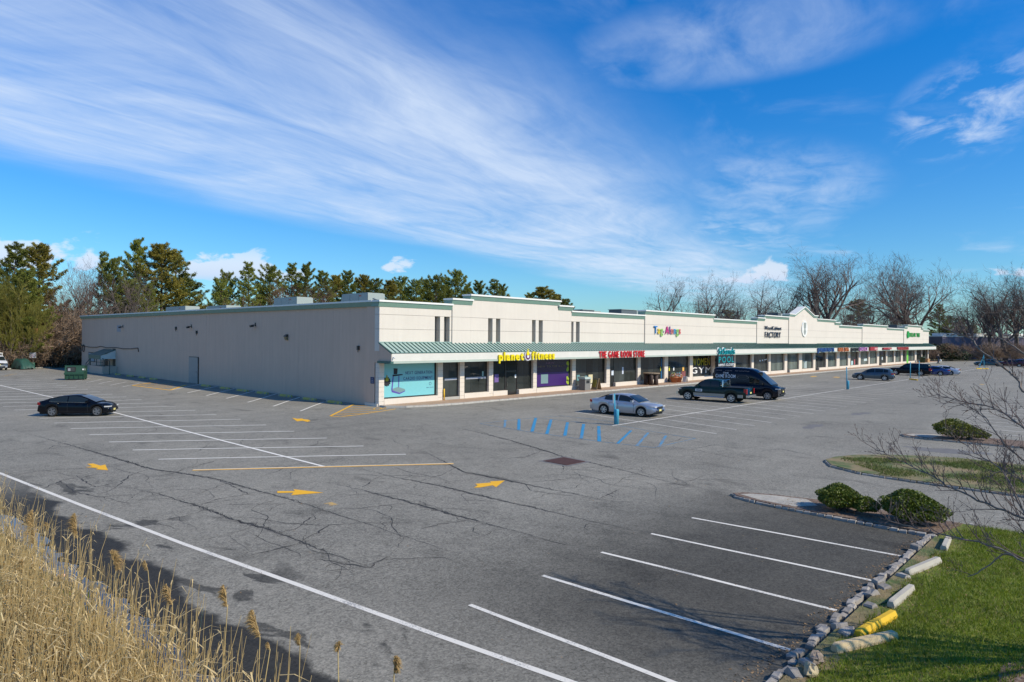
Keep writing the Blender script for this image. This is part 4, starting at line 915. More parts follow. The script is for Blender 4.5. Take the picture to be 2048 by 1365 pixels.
MB().prism([(X0+.1, ya+.4, ztop), (X0-1.9, ya+.4, zlow+.25), (X0-1.9, ya+.4, zlow+.18), (X0+.1, ya+.4, ztop-.07)], (0, yb2-ya-.6, 0)).build('canopy', M_SEAM, RE)
MB().box(X0-1.88, X0-1.82, ya+.42, yb2-.22, zlow-.32, zlow+.16).build('canopy_valance', M_SEAM, RE); MB().prism([(X0+.09, ya+.43, ztop-.1), (X0-1.8, ya+.43, zlow+.12), (X0-1.8, ya+.43, zlow-.3), (X0+.09, ya+.43, zlow-.3)], (0, .05, 0)).build('canopy_side', M_FASC, RE)
for yy in (ya+.5, yb2-.35): MB().tube([(X0-1.75, yy, 1.05), (X0-1.75, yy, zlow-.3)], .05, 6).build('canopy_post', M_SEAM, RE)
MB().box(X0+.08, X0+.118, WY(214), WY(209), 1.05, 3.3).build('door', mat('door_brown', (.07, .05, .04), .6), RE); MB().box(X0+.06, X0+.117, WY(207), WY(196), 1.7, 3.2).build('poster_window', mat('poster_pale', (.45, .46, .44), .5, var=.9, vs=3.5), RE)
D = thing('side_door', (X0+.1, WY(226), 0), 'dark brown service door beside the rear entrance canopy', 'door'); MB().box(X0+.07, X0+.119, WY(229), WY(224), .0, 3.5).build('door_leaf', mat('door_dark', (.025, .02, .02), .5), D); MB().box(X0+.0, X0+.065, WY(228)+.05, WY(228)+.15, 1.2, 1.35).build('handle', M_CHROME, D)
Wn = thing('side_window', (X0+.1, WY(181), 2.8), 'blue grey boarded window at the rear end of the side wall', 'window'); za, zb = WZ(182, 705), WZ(182, 724); MB().box(X0+.08, X0+.119, WY(188), WY(175.5), zb, za).build('frame', M_FRAME, Wn); MB().box(X0+.06, X0+.079, WY(188)+.15, WY(175.5)-.15, zb+.1, za-.1).build('board', mat('board_bluegrey', (.33, .37, .40), .7), Wn)

# ================================================================== VEHICLES
def interp(P, x):
    if x <= P[0][0]: return P[0][1]
    for (a, b), (c, d) in zip(P, P[1:]):
        if x <= c: 
            t = (x-a)/(c-a) if c > a else 0
            return b+(d-b)*t
    return P[-1][1]
def smooth_line(P, n):
    """Catmull-Rom resample in x"""
    out = []
    for i in range(len(P)-1):
        p0 = P[max(i-1, 0)]; p1 = P[i]; p2 = P[i+1]; p3 = P[min(i+2, len(P)-1)]
        for k in range(n):
            t = k/n; f = lambda a, b, c, d: .5*((2*b)+(-a+c)*t+(2*a-5*b+4*c-d)*t*t+(-a+3*b-3*c+d)*t**3)
            out.append((f(p0[0], p1[0], p2[0], p3[0]), f(p0[1], p1[1], p2[1], p3[1])))
    out.append(P[-1]); out.sort(); return out
WHEELS = {}
def wheel_mesh(r, dark, spokes):
    k = (round(r, 3), dark, spokes)
    if k in WHEELS: return WHEELS[k]
    mb = MB(); w = .115; ri = r*.70
    mb.lathe([(ri, -w), (r*.93, -w), (r, -w*.7), (r, w*.7), (r*.93, w), (ri, w), (ri*.97, w*.6)], 26, 'Y'); ty = mb.mesh('wheel', M_RUB, True)
    rb = MB(); rb.lathe([(0, w*.35), (ri*.98, w*.45)], 22, 'Y', m=1); rb.lathe([(ri*.98, w*.4), (ri*1.0, w*.95), (ri*.88, w*.95), (ri*.84, w*.5)], 22, 'Y')
    for s_ in range(spokes):
        a = 2*math.pi*s_/spokes; d = Vector((math.cos(a), 0, math.sin(a))); e = Vector((-math.sin(a), 0, math.cos(a))); hw = ri*(.30 if spokes == 5 else .20)
        P = [d*ri*.05-e*hw*.8, d*ri*.9-e*hw*.55, d*ri*.9+e*hw*.55, d*ri*.05+e*hw*.8]
        rb.prism([(p.x, w*.50, p.z) for p in P], (0, w*.32, 0))
    rb.lathe([(0, w*.95), (ri*.24, w*.9), (ri*.26, w*.5)], 12, 'Y')
    rm = rb.mesh('rim', [M_RIM if not dark else mat('rim_graphite', (.22, .22, .23), .4, .6, var=.05), M_RIMD]); WHEELS[k] = (ty, rm); return WHEELS[k]
def vehicle(name, label, sp, loc, head, scale=1.0, zs=None, group=None, cat='car'):
    rz = math.atan2(head[1], head[0]); s3 = (scale, scale, zs or scale)
    R = thing(name, (loc[0], loc[1], 0), label, cat, group, rz, s3)
    W2 = sp['W']/2; wb = sp['wb']; r = sp['r']; sill = sp.get('sill', .21); P = sp['paint']
    top = sorted(sp['top']); xr, xf = top[0][0], top[-1][0]; wx = (-wb/2, wb/2); ra = r+.065
    xs = [xr+(xf-xr)*i/44 for i in range(45)]
    for w in wx: xs += [w+ra*math.cos(math.pi*k/12) for k in range(13)] + [w-ra-.004, w+ra+.004]
    xs = sorted(set(round(x, 4) for x in xs if xr <= x <= xf))
    def hw(x):
        t = min(1, min(x-xr, xf-x)/.62); return W2*(1-sp.get('taper', .17)*(1-t)**2)
    st = smooth_line(top, 6)
    mb = MB(); n = 11
    for x in xs:
        t = min(1, min(x-xr, xf-x)/.5); zl = sill+.16*(1-t)**2
        for w in wx:
            d = abs(x-w)
            if d < ra: zl = max(zl, r+math.sqrt(max(0, ra*ra-d*d)))
        zt = max(interp(st, x), zl+.03); h = zt-zl; w_ = hw(x)
        half = [(w_-.045, zl), (w_-.004, zl+h*.22), (w_, zl+h*.55), (w_-.02, zl+h*.86), (w_-.10, zl+h*.985)]
        for y, z in half: mb.v.append((x, -y, z))
        mb.v.append((x, 0, zt+.015))
        for y, z in reversed(half): mb.v.append((x, y, z))
    k = len(xs)
    for i in range(k-1):
        for j in range(n-1): mb.f.append((i*n+j, (i+1)*n+j, (i+1)*n+j+1, i*n+j+1)); mb.mi.append(0)
    mb.f.append(tuple(range(n))[::-1]); mb.mi.append(0); mb.f.append(tuple((k-1)*n+j for j in range(n))); mb.mi.append(0)
    body = mb.build('body', P, R, True, True)
    MB().box(xr+.12, xf-.15, -W2+.22, W2-.22, sill-.04, .62).build('underbody', M_BLACKP, R, local=True)
    # cabin
    rl = smooth_line(sp['roof'], 7); x0, x1 = rl[0][0], rl[-1][0]; tb = sp.get('tumble', .2); gx = [x0+(x1-x0)*i/40 for i in range(41)]
    zmax = max(z for _, z in rl)
    def sec(x):
        zb = interp(st, x)-.03; zr = max(interp(rl, x), zb+.012); f_ = (zr-zb)/(zmax-zb); wb_ = hw(x)-.085; wr = wb_-tb*min(1, f_)**1.0
        return zb, zr, wb_, wr
    mb = MB(); n = 9
    for x in gx:
        zb, zr, wb_, wr = sec(x); h = zr-zb
        half = [(wb_, zb), (wb_-(wb_-wr)*.45, zb+h*.5), (wr, zr-min(.07, h*.25)), (wr-.12, zr-.008)]
        for y, z in half: mb.v.append((x, -y, z))
        mb.v.append((x, 0, zr+.012))
        for y, z in reversed(half): mb.v.append((x, y, z))
    for i in range(len(gx)-1):
        for j in range(n-1): mb.f.append((i*n+j, (i+1)*n+j, (i+1)*n+j+1, i*n+j+1)); mb.mi.append(0)
    mb.f.append(tuple(range(n))[::-1]); mb.mi.append(0); mb.f.append(tuple((len(gx)-1)*n+j for j in range(n))); mb.mi.append(0)
    mb.build('cabin', P, R, True, True)
    def side_pt(x, t, sgn, off=.010):
        zb, zr, wb_, wr = sec(x); h = zr-zb; z = zb+h*t
        y = wb_-(wb_-wr)*.9*t if t < .5 else (wb_-(wb_-wr)*.45)+((wr)-(wb_-(wb_-wr)*.45))*((t-.5)/max(.05, (h-min(.07, h*.25))/h-.5))
        return (x, sgn*(y+off), z)
    t0, t1 = sp.get('win_t', (.14, .86))
    for sgn in (-1, 1):
        for a, b in sp['win']:
            mb = MB(); m_ = 10; vs = []
            for i in range(m_+1):
                x = a+(b-a)*i/m_; vs += [side_pt(x, t0, sgn), side_pt(x, .5, sgn), side_pt(x, t1, sgn)]
            mb.add(vs, [f for i in range(m_) for f in ((3*i, 3*i+3, 3*i+4, 3*i+1), (3*i+1, 3*i+4, 3*i+5, 3*i+2))]); mb.build('side_window', M_CGLASS, R, True, True)
        if sp.get('chrome'):
            a, b = sp['win'][0][0], sp['win'][-1][1]
            MB().tube([side_pt(a+(b-a)*i/14, t0-.05, sgn, .014) for i in range(15)], .012, 4).build('window_trim', M_CHROME, R, local=True)
    for nm, key in (('windshield', 'ws'), ('rear_window', 'rw')):
        if key in sp:
            a, b = sp[key]; mb = MB(); vs = []; m_ = 7
            for i in range(m_+1):
                x = a+(b-a)*i/m_; zb, zr, wb_, wr = sec(x)
                # lift slightly along the slope normal
                x2 = x+.02; sl_ = (sec(x2)[1]-zr)/.02; nn = Vector((-sl_, 0, 1)).normalized()*.016
                for y in (-(wr-.05), -wr*.5, 0, wr*.5, wr-.05): vs.append((x+nn.x, y, zr+.012*(1-abs(y)/wr)+nn.z))
            mb.add(vs, [(5*i+j, 5*i+5+j, 5*i+6+j, 5*i+1+j) for i in range(m_) for j in range(4)]); mb.build(nm, M_CGLASS, R, True, True)
    # wheels
    ty, rm = wheel_mesh(r, sp.get('rim_dark', False), sp.get('spokes', 5))
    for w in wx:
        for sgn in (-1, 1):
            o = inst('wheel', ty, R, (w, sgn*(W2-.125), r)); inst('rim', rm, o, (0, 0, 0), 0, None, (0, 0, 0 if sgn > 0 else math.pi))
    # lamps
    zh = interp(st, xf-.25); zt_ = interp(st, xr+.12)
    hz = sp.get('head_z', zh-.12); tz = sp.get('tail_z', zt_-.16); th = sp.get('tail_h', .17); tw = sp.get('tail_w', .34)
    for sgn in (-1, 1):
        def lampbox(xa, xb, z0, z1, m, nm):
            mb = MB(); vs = []
            xs_ = [xa+(xb-xa)*i/5 for i in range(6)]
            for x in xs_:
                w_ = hw(x)+.006
                vs += [(x, sgn*(w_-.012), z0), (x, sgn*w_, z1)]
            mb.add(vs, [(2*i, 2*i+2, 2*i+3, 2*i+1) for i in range(5)])
            xe = xb if abs(xb) > abs(xa) else xa; sx = .008 if xe > 0 else -.008; w_ = hw(xe)
            mb.add([(xe+sx, sgn*w_, z0), (xe+sx, sgn*w_, z1), (xe+sx, sgn*(w_-tw), z1), (xe+sx, sgn*(w_-tw), z0)], [(0, 1, 2, 3)])
            mb.build(nm, m, R, True, True)
        lampbox(xf-.34, xf-.004, hz-.035, hz+.05, M_LAMPW, 'headlight'); lampbox(xr+.22, xr+.004, tz-th/2, tz+th/2, M_LAMPR, 'taillight')
        mx = sp.get('mirror_x', x1-.35); mz = interp(st, mx)+.08
        MB().box(mx-.08, mx+.07, sgn*(W2-.02) if sgn > 0 else -W2-.17, W2+.17 if sgn > 0 else -W2+.02, mz-.06, mz+.08).build('mirror', sp.get('mirror', P), R, local=True)
        for hx in sp.get('handles', (-.65, .25)):
            w_ = hw(hx); z_ = interp(st, hx)-.13; MB().box(hx-.10, hx+.10, min(sgn*w_, sgn*(w_+.025)), max(sgn*w_, sgn*(w_+.025)), z_, z_+.035).build('door_handle', sp.get('handle_m', P), R, local=True)
        for sx_ in sp.get('seams', (-1.0, -.2, .75)):
            w_ = hw(sx_)+.002; zt2 = interp(st, sx_)-.1
            MB().box(sx_-.007, sx_+.007, min(sgn*(w_-.03), sgn*(w_+.002)), max(sgn*(w_-.03), sgn*(w_+.002)), sill+.1, zt2).build('door_gap', M_BLACKP, R, local=True)
    w_ = hw(xf)
    MB().box(xf-.02, xf+.012, -w_*.5, w_*.5, hz-.16, hz+.0).build('grille', sp.get('grille', M_BLACKP), R, local=True)
    MB().box(xf-.06, xf+.010, -w_*.75, w_*.75, sill+.14, sill+.26).build('lower_grille', M_BLACKP, R, local=True)
    MB().box(xf+.012, xf+.026, -.16, .16, hz-.30, hz-.17).build('number_plate', M_PLATE, R, local=True)
    MB().box(xr-.03, xr-.012, -.16, .16, tz-.20, tz-.07).build('number_plate', M_PLATE, R, local=True)
    MB().box(xr-.015, xr+.04, -w_*.9, w_*.9, sill+.12, sill+.22).build('rear_bumper_trim', M_BLACKP, R, local=True)
    return R
def paint(name, col, rough=.28, metal=.35, coat=.7, spec=.5): return mat('paint_'+name, col, rough, metal, .04, 1.5, spec=spec, coat=coat)
SEDAN = dict(W=1.83, wb=2.73, r=.33, top=[(-2.50,.55),(-2.47,.98),(-2.3,1.04),(-1.7,1.05),(-.8,.98),(.7,.95),(1.15,.93),(1.75,.89),(2.05,.82),(2.20,.72),(2.27,.55),(2.28,.42)], roof=[(-1.95,1.04),(-1.45,1.26),(-.95,1.42),(-.2,1.47),(.3,1.41),(.7,1.22),(1.22,.93)],
             win=[(-1.32,-.36),(-.28,.72)], ws=(.42,1.16), rw=(-1.88,-1.15), mirror_x=.78, handles=(-.75, .25), seams=(-.95, -.30, .85))
FAST = dict(W=1.85, wb=2.875, r=.34, top=[(-2.42,.50),(-2.40,.92),(-2.28,1.05),(-1.9,1.06),(-1.0,.98),(.7,.93),(1.2,.92),(1.75,.86),(2.05,.75),(2.22,.58),(2.26,.40)], roof=[(-2.15,1.05),(-1.6,1.23),(-1.0,1.37),(-.25,1.44),(.15,1.42),(.7,1.25),(1.42,.93)],
            win=[(-1.62,-.50),(-.42,.80)], ws=(.35,1.34), rw=(-2.05,-1.15), chrome=True, mirror_x=.85, handles=(-.95, .15), seams=(-1.15, -.45, .85), spokes=5)
CROSS = dict(W=1.85, wb=2.72, r=.36, sill=.25, top=[(-2.28,.60),(-2.26,1.0),(-2.1,1.10),(-1.0,1.09),(.6,1.04),(1.1,1.03),(1.75,.96),(2.1,.86),(2.28,.68),(2.32,.48)], roof=[(-2.2,1.09),(-2.0,1.38),(-1.62,1.60),(-.9,1.67),(-.1,1.67),(.35,1.57),(1.25,1.03)],
             win=[(-1.72,-1.25),(-1.18,-.32),(-.24,.66)], ws=(.42,1.18), rw=(-2.17,-1.72), mirror_x=.72, tail_z=.95, seams=(-1.1,-.28,.78))
BIGSUV = dict(W=2.0, wb=3.2, r=.40, sill=.33, taper=.10, top=[(-2.82,.60),(-2.80,1.16),(-2.6,1.20),(1.1,1.18),(1.35,1.17),(2.2,1.12),(2.45,1.02),(2.53,.8),(2.55,.55)], roof=[(-2.78,1.20),(-2.68,1.60),(-2.45,1.84),(-1.2,1.90),(.1,1.88),(.4,1.78),(1.15,1.17)],
              win=[(-2.45,-1.45),(-1.37,-.42),(-.34,.60)], ws=(.42,1.08), rw=(-2.76,-2.56), mirror_x=.65, tail_z=1.0, tail_h=.4, tail_w=.2, tumble=.16)
SPOT = (-.246, -.969)
def contact(pr, pf, W, scale, side):
    """car centre from the pixel contacts of the two visible wheels; side = +1 when the car's left side is seen"""
    m = gnd((pr[0]+pf[0])/2, (pr[1]+pf[1])/2); return m
def place(nm, label, sp, pr, pf, head, scale, zs, side, **kw):
    m = contact(pr, pf, sp['W'], scale, side); h = Vector((head[0], head[1])).normalized(); left = Vector((-h.y, h.x)); c = Vector((m.x, m.y)) - left*side*(sp['W']/2-.02)*scale
    return vehicle(nm, label, sp, (c.x, c.y), h, scale, zs, **kw)
t_ = dict(FAST); t_.update(paint=paint('black', (.003, .004, .007), .16, .0, .08, .25), rim_dark=True)
place('parked_car', 'glossy black fastback sedan alone in the lot beside the long side wall', t_, (104, 834.5), (193, 832.5), (.8, -.6), .95, .98, -1)
t_ = dict(SEDAN); t_.update(paint=paint('silver', (.42, .44, .48), .3, .55), spokes=6, grille=M_BLACKP)
place('parked_car', 'silver sedan parked behind the blue post', t_, (1206, 827.5), (1281, 835.5), (.1, -1), 1.10, 1.04, -1)
t_ = dict(CROSS); t_.update(paint=paint('steel_blue', (.065, .10, .13), .3, .5), spokes=5)
place('parked_car', 'steel blue crossover parked alone past the dark van', t_, (1769, 762.3), (1719, 760), (-.1, 1), 1.14, 1.02, 1)
t_ = dict(BIGSUV); t_.update(paint=paint('suv_black', (.003, .004, .008), .18, 0, .08, .25), spokes=6)
place('parked_car', 'big black suv parked behind two slim blue posts', t_, (1841, 752.8), (1790, 750), (-.1, 1), 1.12, 1.03, 1)
t_ = dict(SEDAN); t_.update(paint=paint('indigo', (.03, .06, .20), .25, .4)); vehicle('parked_car', 'dark blue sedan mostly hidden beyond the black suv', t_, (129.2, 26.4), (-.1, 1), 1.1, 1.05)
t_ = dict(SEDAN); t_.update(paint=paint('pearl', (.55, .58, .64), .3, .2)); vehicle('parked_car', 'pale silver sedan tail showing past the dark blue sedan', t_, (132.6, 25.6), (-.1, 1), 1.1, 1.05)
t_ = dict(SEDAN); t_.update(paint=paint('teal', (.015, .07, .10), .3, .4)); vehicle('parked_car', 'dark teal sedan behind the crossed blue posts', t_, (190.5, 27.2), (-.15, 1), 1.25, 1.1)
t_ = dict(SEDAN); t_.update(paint=paint('maroon', (.05, .008, .015), .3, .3)); vehicle('parked_car', 'dark maroon sedan between the teal and mid blue cars', t_, (190.8, 23.2), (-.15, 1), 1.2, 1.1)
t_ = dict(CROSS); t_.update(paint=paint('mid_blue', (.02, .07, .22), .3, .4)); vehicle('parked_car', 'mid blue hatchback among the far parked cars under bare trees', t_, (192.8, 20.2), (.2, -1), 1.2, 1.05)
t_ = dict(SEDAN); t_.update(paint=paint('bottle', (.02, .05, .05), .3, .4)); vehicle('parked_car', 'dark green sedan last in the far row under bare trees', t_, (193.0, 15.8), (-.1, 1), 1.2, 1.05)
# pickup
TR = dict(W=1.98, wb=3.55, r=.40, sill=.40, taper=.08, paint=paint('hunter_green', (.005, .022, .020), .22, .0, .08, .3), top=[(-2.98,.60),(-2.97,1.22),(-2.85,1.27),(-1.4,1.27),(-.9,1.26),(1.0,1.23),(1.3,1.21),(2.15,1.16),(2.5,1.05),(2.62,.85),(2.66,.55)],
          roof=[(-1.02,1.26),(-.92,1.62),(-.72,1.86),(-.2,1.91),(.35,1.89),(.62,1.77),(1.3,1.2)], win=[(-.80,-.12),(-.04,.82)], ws=(.66,1.24), rw=(-1.0,-.84), mirror_x=.9, tail_z=1.0, tail_h=.42, tail_w=.15, tumble=.17, spokes=6, handles=(-.62, .15), seams=(-1.15, -.9, -.08, 1.0))
R = place('pickup_truck', 'dark green pickup with tan lower trim parked in front of the dark van', TR, (1461, 807.8), (1374, 799.5), (-.1, 1), 1.12, 1.04, 1, cat='pickup')
M_TAN = mat('paint_tan', (.36, .33, .28), .45, .2, .05)
for sgn in (-1, 1):
    for xa_, xb_ in ((-1.28, 1.28), (-2.7, -2.3)): MB().box(xa_, xb_, min(sgn*.965, sgn*1.002), max(sgn*.965, sgn*1.002), .47, .72).build('tan_cladding', M_TAN, R, local=True)
    MB().box(-2.85, -1.1, min(sgn*.86, sgn*.96), max(sgn*.86, sgn*.96), 1.262, 1.32).build('bed_rail', M_BLACKP, R, local=True)
    MB().tube([(-1.2, sgn*.95, .42), (1.2, sgn*.95, .42)], .05, 8).build('running_board', M_CHROME, R, local=True)
    MB().box(.55, 1.12, min(sgn*.995, sgn*1.006), max(sgn*.995, sgn*1.006), .84, 1.05).build('door_sign', flat('door_sign_white', (.68, .70, .72)), R, local=True)
    MB().box(.64, 1.03, min(sgn*1.006, sgn*1.010), max(sgn*1.006, sgn*1.010), .90, .99).build('door_sign_mark', flat('door_sign_dark', (.05, .06, .08)), R, local=True)
MB().box(-2.8, -1.12, -.84, .84, 1.285, 1.295).build('bed_liner', M_BLACKP, R, local=True)
MB().box(-3.12, -2.94, -.92, .92, .52, .70).build('rear_bumper', M_CHROME, R, local=True); MB().box(2.62, 2.80, -.92, .92, .52, .74).build('front_bumper', M_CHROME, R, local=True)
MB().tube([(-1.05, -.8, 1.3), (-1.05, -.75, 1.85), (-1.05, .75, 1.85), (-1.05, .8, 1.3)], .035, 6).build('headache_rack', M_CHROME, R, local=True)
# van
VN = dict(W=2.06, wb=3.75, r=.37, sill=.32, taper=.09, paint=paint('navy_black', (.003, .005, .013), .2, .0, .08, .3), top=[(-2.95,.60),(-2.94,1.20),(-2.85,1.30),(1.2,1.32),(1.9,1.30),(2.35,1.20),(2.68,1.02),(2.82,.75),(2.86,.5)],
          roof=[(-2.93,1.30),(-2.90,2.30),(-2.78,2.66),(-2.4,2.73),(-.8,2.75),(.35,2.68),(.95,2.42),(1.4,2.0),(2.2,1.29)], win=[(.35,1.18)], ws=(1.02,2.14), rw=(-2.92,-2.905), win_t=(.05,.44), tumble=.14, mirror_x=1.45, head_z=1.0, tail_z=1.3, tail_h=.5, tail_w=.15, spokes=6, mirror=M_BLACKP, handles=(.15,), seams=(-1.2, .12, 1.35))
R = place('delivery_van', 'tall dark navy cargo van lettered the game room', VN, (1438, 793.5), (1541, 803), (.1, -1), 1.10, 1.05, -1, cat='van')
silver = flat('letter_silver', (.78, .78, .80))
def van_text(txt, x0, x1, z, cap, m=silver):
    # right side of the van: reads from tail (left) to nose (right) along +x, faces -y
    root_inv = R
    hcap = GLY['bE'][3]; adv = 0; lay = []
    for ch in txt:
        if ch == ' ': adv += .34; continue
        lay.append((ch, adv)); adv += GLY['b'+ch][2]+.10
    sx = (x1-x0)/(adv-.1); sz = cap/hcap
    for ch, a in lay:
        vs, fs, w, h = GLY['b'+ch]; mb = MB()
        def yy(z_): return -(1.03-.085-.13*max(0, min(1, (z_-1.3)/1.4)))-.05
        mb.add([(x0+(a+v[0])*sx, yy(z+v[1]*sz)-v[2]*.008, z+v[1]*sz) for v in vs], fs); mb.build('letter', m, R, local=True)
van_text('GAME ROOM', -2.6, -.85, 1.82, .30); van_text('THE', -1.95, -1.45, 2.17, .15)
dim = flat('letter_dim', (.16, .16, .18))
for ch in 'DWNPA': 
    if 'b'+ch not in GLY: make_glyphs(ch)
van_text('PARAMUS', -2.6, -2.05, 2.42, .085, dim); van_text('ROSELAND', -1.75, -1.15, 2.42, .085, dim); van_text('POINT PLEASANT BEACH', -.9, .3, 2.42, .085, dim)
MB().tube([(-.66+.48*(1+math.cos(t*.5236)), -.985, 1.9+.2*math.sin(t*.5236)) for t in range(13)], .008, 4).build('crest_outline', dim, R, local=True)
MB().box(1.05, 1.35, -.55, .55, 2.42, 2.47).build('brow_lettering', flat('letter_white', (.7, .7, .72)), R, local=True)
# white work van with roof rack and a tarpaulin-covered car at the far left
t_ = dict(VN); t_.update(paint=paint('work_white', (.62, .63, .64), .4, 0, .3), roof=[(-2.93,1.30),(-2.88,1.75),(-2.75,1.92),(-1.5,1.98),(.2,1.97),(.8,1.80),(1.6,1.3)], ws=(.75,1.55), win=[(.1,.7)], win_t=(.1,.8), rw=(-2.92,-2.85))
R = vehicle('work_van', 'white work van with a white roof rack by the far brush', t_, (22.3, 128.3), (-.05, -1), 1.05, 1.1, cat='van')
mb = MB()
for sgn in (-.7, .7):
    mb.tube([(-2.5, sgn, 2.22), (.2, sgn, 2.22)], .04, 5)
    for x in (-2.4, -1.2, .1): mb.tube([(x, sgn, 1.9), (x, sgn, 2.22)], .035, 5)
for x in (-2.4, -1.2, .1): mb.tube([(x, -.75, 2.3), (x, .75, 2.3)], .04, 5)
mb.build('roof_rack', M_TRIMW, R, local=True)
TP = thing('covered_car', (25.6, 128.3, 0), 'low car under a crumpled dark green tarpaulin beside the white work van', 'car', rz=math.radians(-80))
mb = MB(); nx, ny = 26, 14; vs = []
for i in range(nx+1):
    for j in range(ny+1):
        u, v = i/nx*2-1, j/ny*2-1; x, y = 2.2*u, .95*v
        z = 1.5*max(0, 1-abs(u)**3.2)**.6*max(0, 1-abs(v)**5)**.5*(.62+.38*math.cos(1.5*u+.3)) + .07*math.sin(7*u+3*v)+.05*math.sin(11*v-4*u)
        vs.append((x*(1+.03*math.sin(9*v)), y*(1+.04*math.sin(8*u)), max(.12, z+.15)))
mb.add(vs, [(i*(ny+1)+j, (i+1)*(ny+1)+j, (i+1)*(ny+1)+j+1, i*(ny+1)+j+1) for i in range(nx) for j in range(ny)])
mb.build('tarpaulin', mat('tarp_green', (.025, .075, .055), .5, var=.5, vs=2.5), TP, True, True)
MB().box(-2.0, 2.0, -.8, .8, .1, .35).build('chassis', M_BLACKP, TP, local=True)
ty, rm = wheel_mesh(.32, True, 5)
for x in (-1.3, 1.3):
    for sgn in (-1, 1): o = inst('wheel', ty, TP, (x, sgn*.8, .32)); inst('rim', rm, o)

# ================================================================== STREET FURNITURE
M_BPOST = mat('post_blue', (.05, .30, .44), .5, var=.25, vs=5, dirt=((.25, .30, .30), 9.0, .66, .74))
def blue_post(px, py, htop, label, fat=True, sign=True):
    g_ = gnd(px, py); r = thing('blue_post', (g_.x, g_.y, 0), label, 'post', 'blue parking posts')
    if fat: MB().lathe([(.0, .01), (.15, .01), (.15, .93), (.12, 1.0), (0, 1.02)], 14, 'Z', (g_.x, g_.y, 0)).build('bollard_sleeve', M_BPOST, r, True); 
    off = -.10 if fat else 0; MB().tube([(g_.x+off*RT.x, g_.y+off*RT.y, 0), (g_.x+(off*1.6)*RT.x, g_.y+(off*1.6)*RT.y, htop)], .055, 8).build('pole', M_BPOST, r, True)
    if sign:
        c = Vector((g_.x, g_.y, 0))+RT*(off*1.6)-RT*.07; MB().obox((c.x, c.y), .03, .30, .62, YAW-math.pi/2+.0, htop-.62).build('sign_plate', flat('plate_back', (.55, .57, .58)), r)
    MB().lathe([(0, .012), (.22, .012), (.2, .03), (0, .03)], 12, 'Z', (g_.x, g_.y, 0)).build('footing', M_CONC, r)
    return r
blue_post(1233, 850, 2.0, 'stout blue post with a thin sign pole behind the silver sedan row end'); blue_post(1695.5, 779.5, 2.55, 'stout blue post standing clear of the parked cars', True, False)
blue_post(1820.5, 758.5, 2.5, 'slim blue pole standing on a yellow wheel stop', False, False); blue_post(1838, 756.5, 2.6, 'slim blue pole just past the yellow wheel stop', False, False)
g_ = gnd(1966, 737); r = thing('blue_post', (g_.x, g_.y, 0), 'pair of bent blue posts leaning together in the far lot', 'post', 'blue parking posts')
MB().tube([g_+RT*(-.9), g_+RT*.1+ZUP*2.6], .07, 8).build('pole', M_BPOST, r); MB().tube([g_+RT*.25, g_+RT*.1+ZUP*2.9], .07, 8).build('pole', M_BPOST, r)
# wheel stops
def stop_mesh(L=1.8):
    mb = MB(); prof = [(-.085, 0), (-.085, .05), (-.05, .125), (.05, .125), (.085, .05), (.085, 0)]; k = len(prof); st = [-L/2, -L/2+.05, -L*.17, L*.17, L/2-.05, L/2]
    for i, x in enumerate(st):
        sc2 = .82 if i in (0, 5) else 1
        for y, z in prof: mb.v.append((x, y*sc2+rnd.gauss(0, .002), z*sc2+(rnd.gauss(0, .002) if z else 0)))
    for i in range(len(st)-1):
        for j in range(k-1): mb.f.append((i*k+j, (i+1)*k+j, (i+1)*k+j+1, i*k+j+1)); mb.mi.append(0)
    mb.f.append(tuple(range(k))[::-1]); mb.f.append(tuple((len(st)-1)*k+j for j in range(k))); mb.mi += [0, 0]; return mb
M_STOPY = mat('stop_yellow', (.50, .40, .10), .8, var=.3, vs=3, bump=.4, dirt=((.30, .28, .23), 2.2, .50, .60)); M_STOPY2 = mat('stop_bright_yellow', (.70, .43, .02), .7, var=.12, vs=5)
M_STOPG = mat('stop_grey', (.44, .40, .33), .9, var=.2, vs=5, bump=.5); M_STOPT = mat('stop_tan', (.55, .42, .24), .9, var=.2, vs=5, bump=.5, dirt=((.36, .33, .28), 5.0, .6, .7))
sm_ = [stop_mesh(1.85).mesh('wheel_stop', M_STOPY) for _ in range(3)]
for px, py, on in ((669,805.5,1),(619.7,798.5,1),(568.7,792,1),(524,786,1),(485,780,1),(449,775,1),(411,771,1),(305.6,762,0),(282.5,761.5,0),(258,760.5,0),(234,759,0)):
    Y = onX(px, py, 31.2).y; o = inst('wheel_stop', rnd.choice(sm_), None, (31.2+rnd.gauss(0, .06), Y, .0), math.pi/2+rnd.gauss(0, .03)); o.scale = (1.25, 1.35, 1.6)
    tag(o, 'worn yellow concrete wheel stop along the foot of the side wall', 'wheel stop', 'wheel stops along the side wall')
o = inst('wheel_stop', stop_mesh(1.85).mesh('wheel_stop', M_STOPY2), None, (gnd(1827, 760.5).x, gnd(1827, 760.5).y, 0), .6); o.scale = (1.4, 1.2, 1.4); tag(o, 'bright yellow wheel stop at the foot of a slim blue pole', 'wheel stop')
for px, lab in ((1958, 'short yellow block left of the bent blue posts'), (1971, 'short yellow block right of the bent blue posts')):
    o = inst('wheel_stop', stop_mesh(.9).mesh('wheel_stop', M_STOPY2), None, (gnd(px, 738.5).x, gnd(px, 738.5).y, 0), -.8); o.scale = (1.3, 1.5, 1.5); tag(o, lab, 'wheel stop')
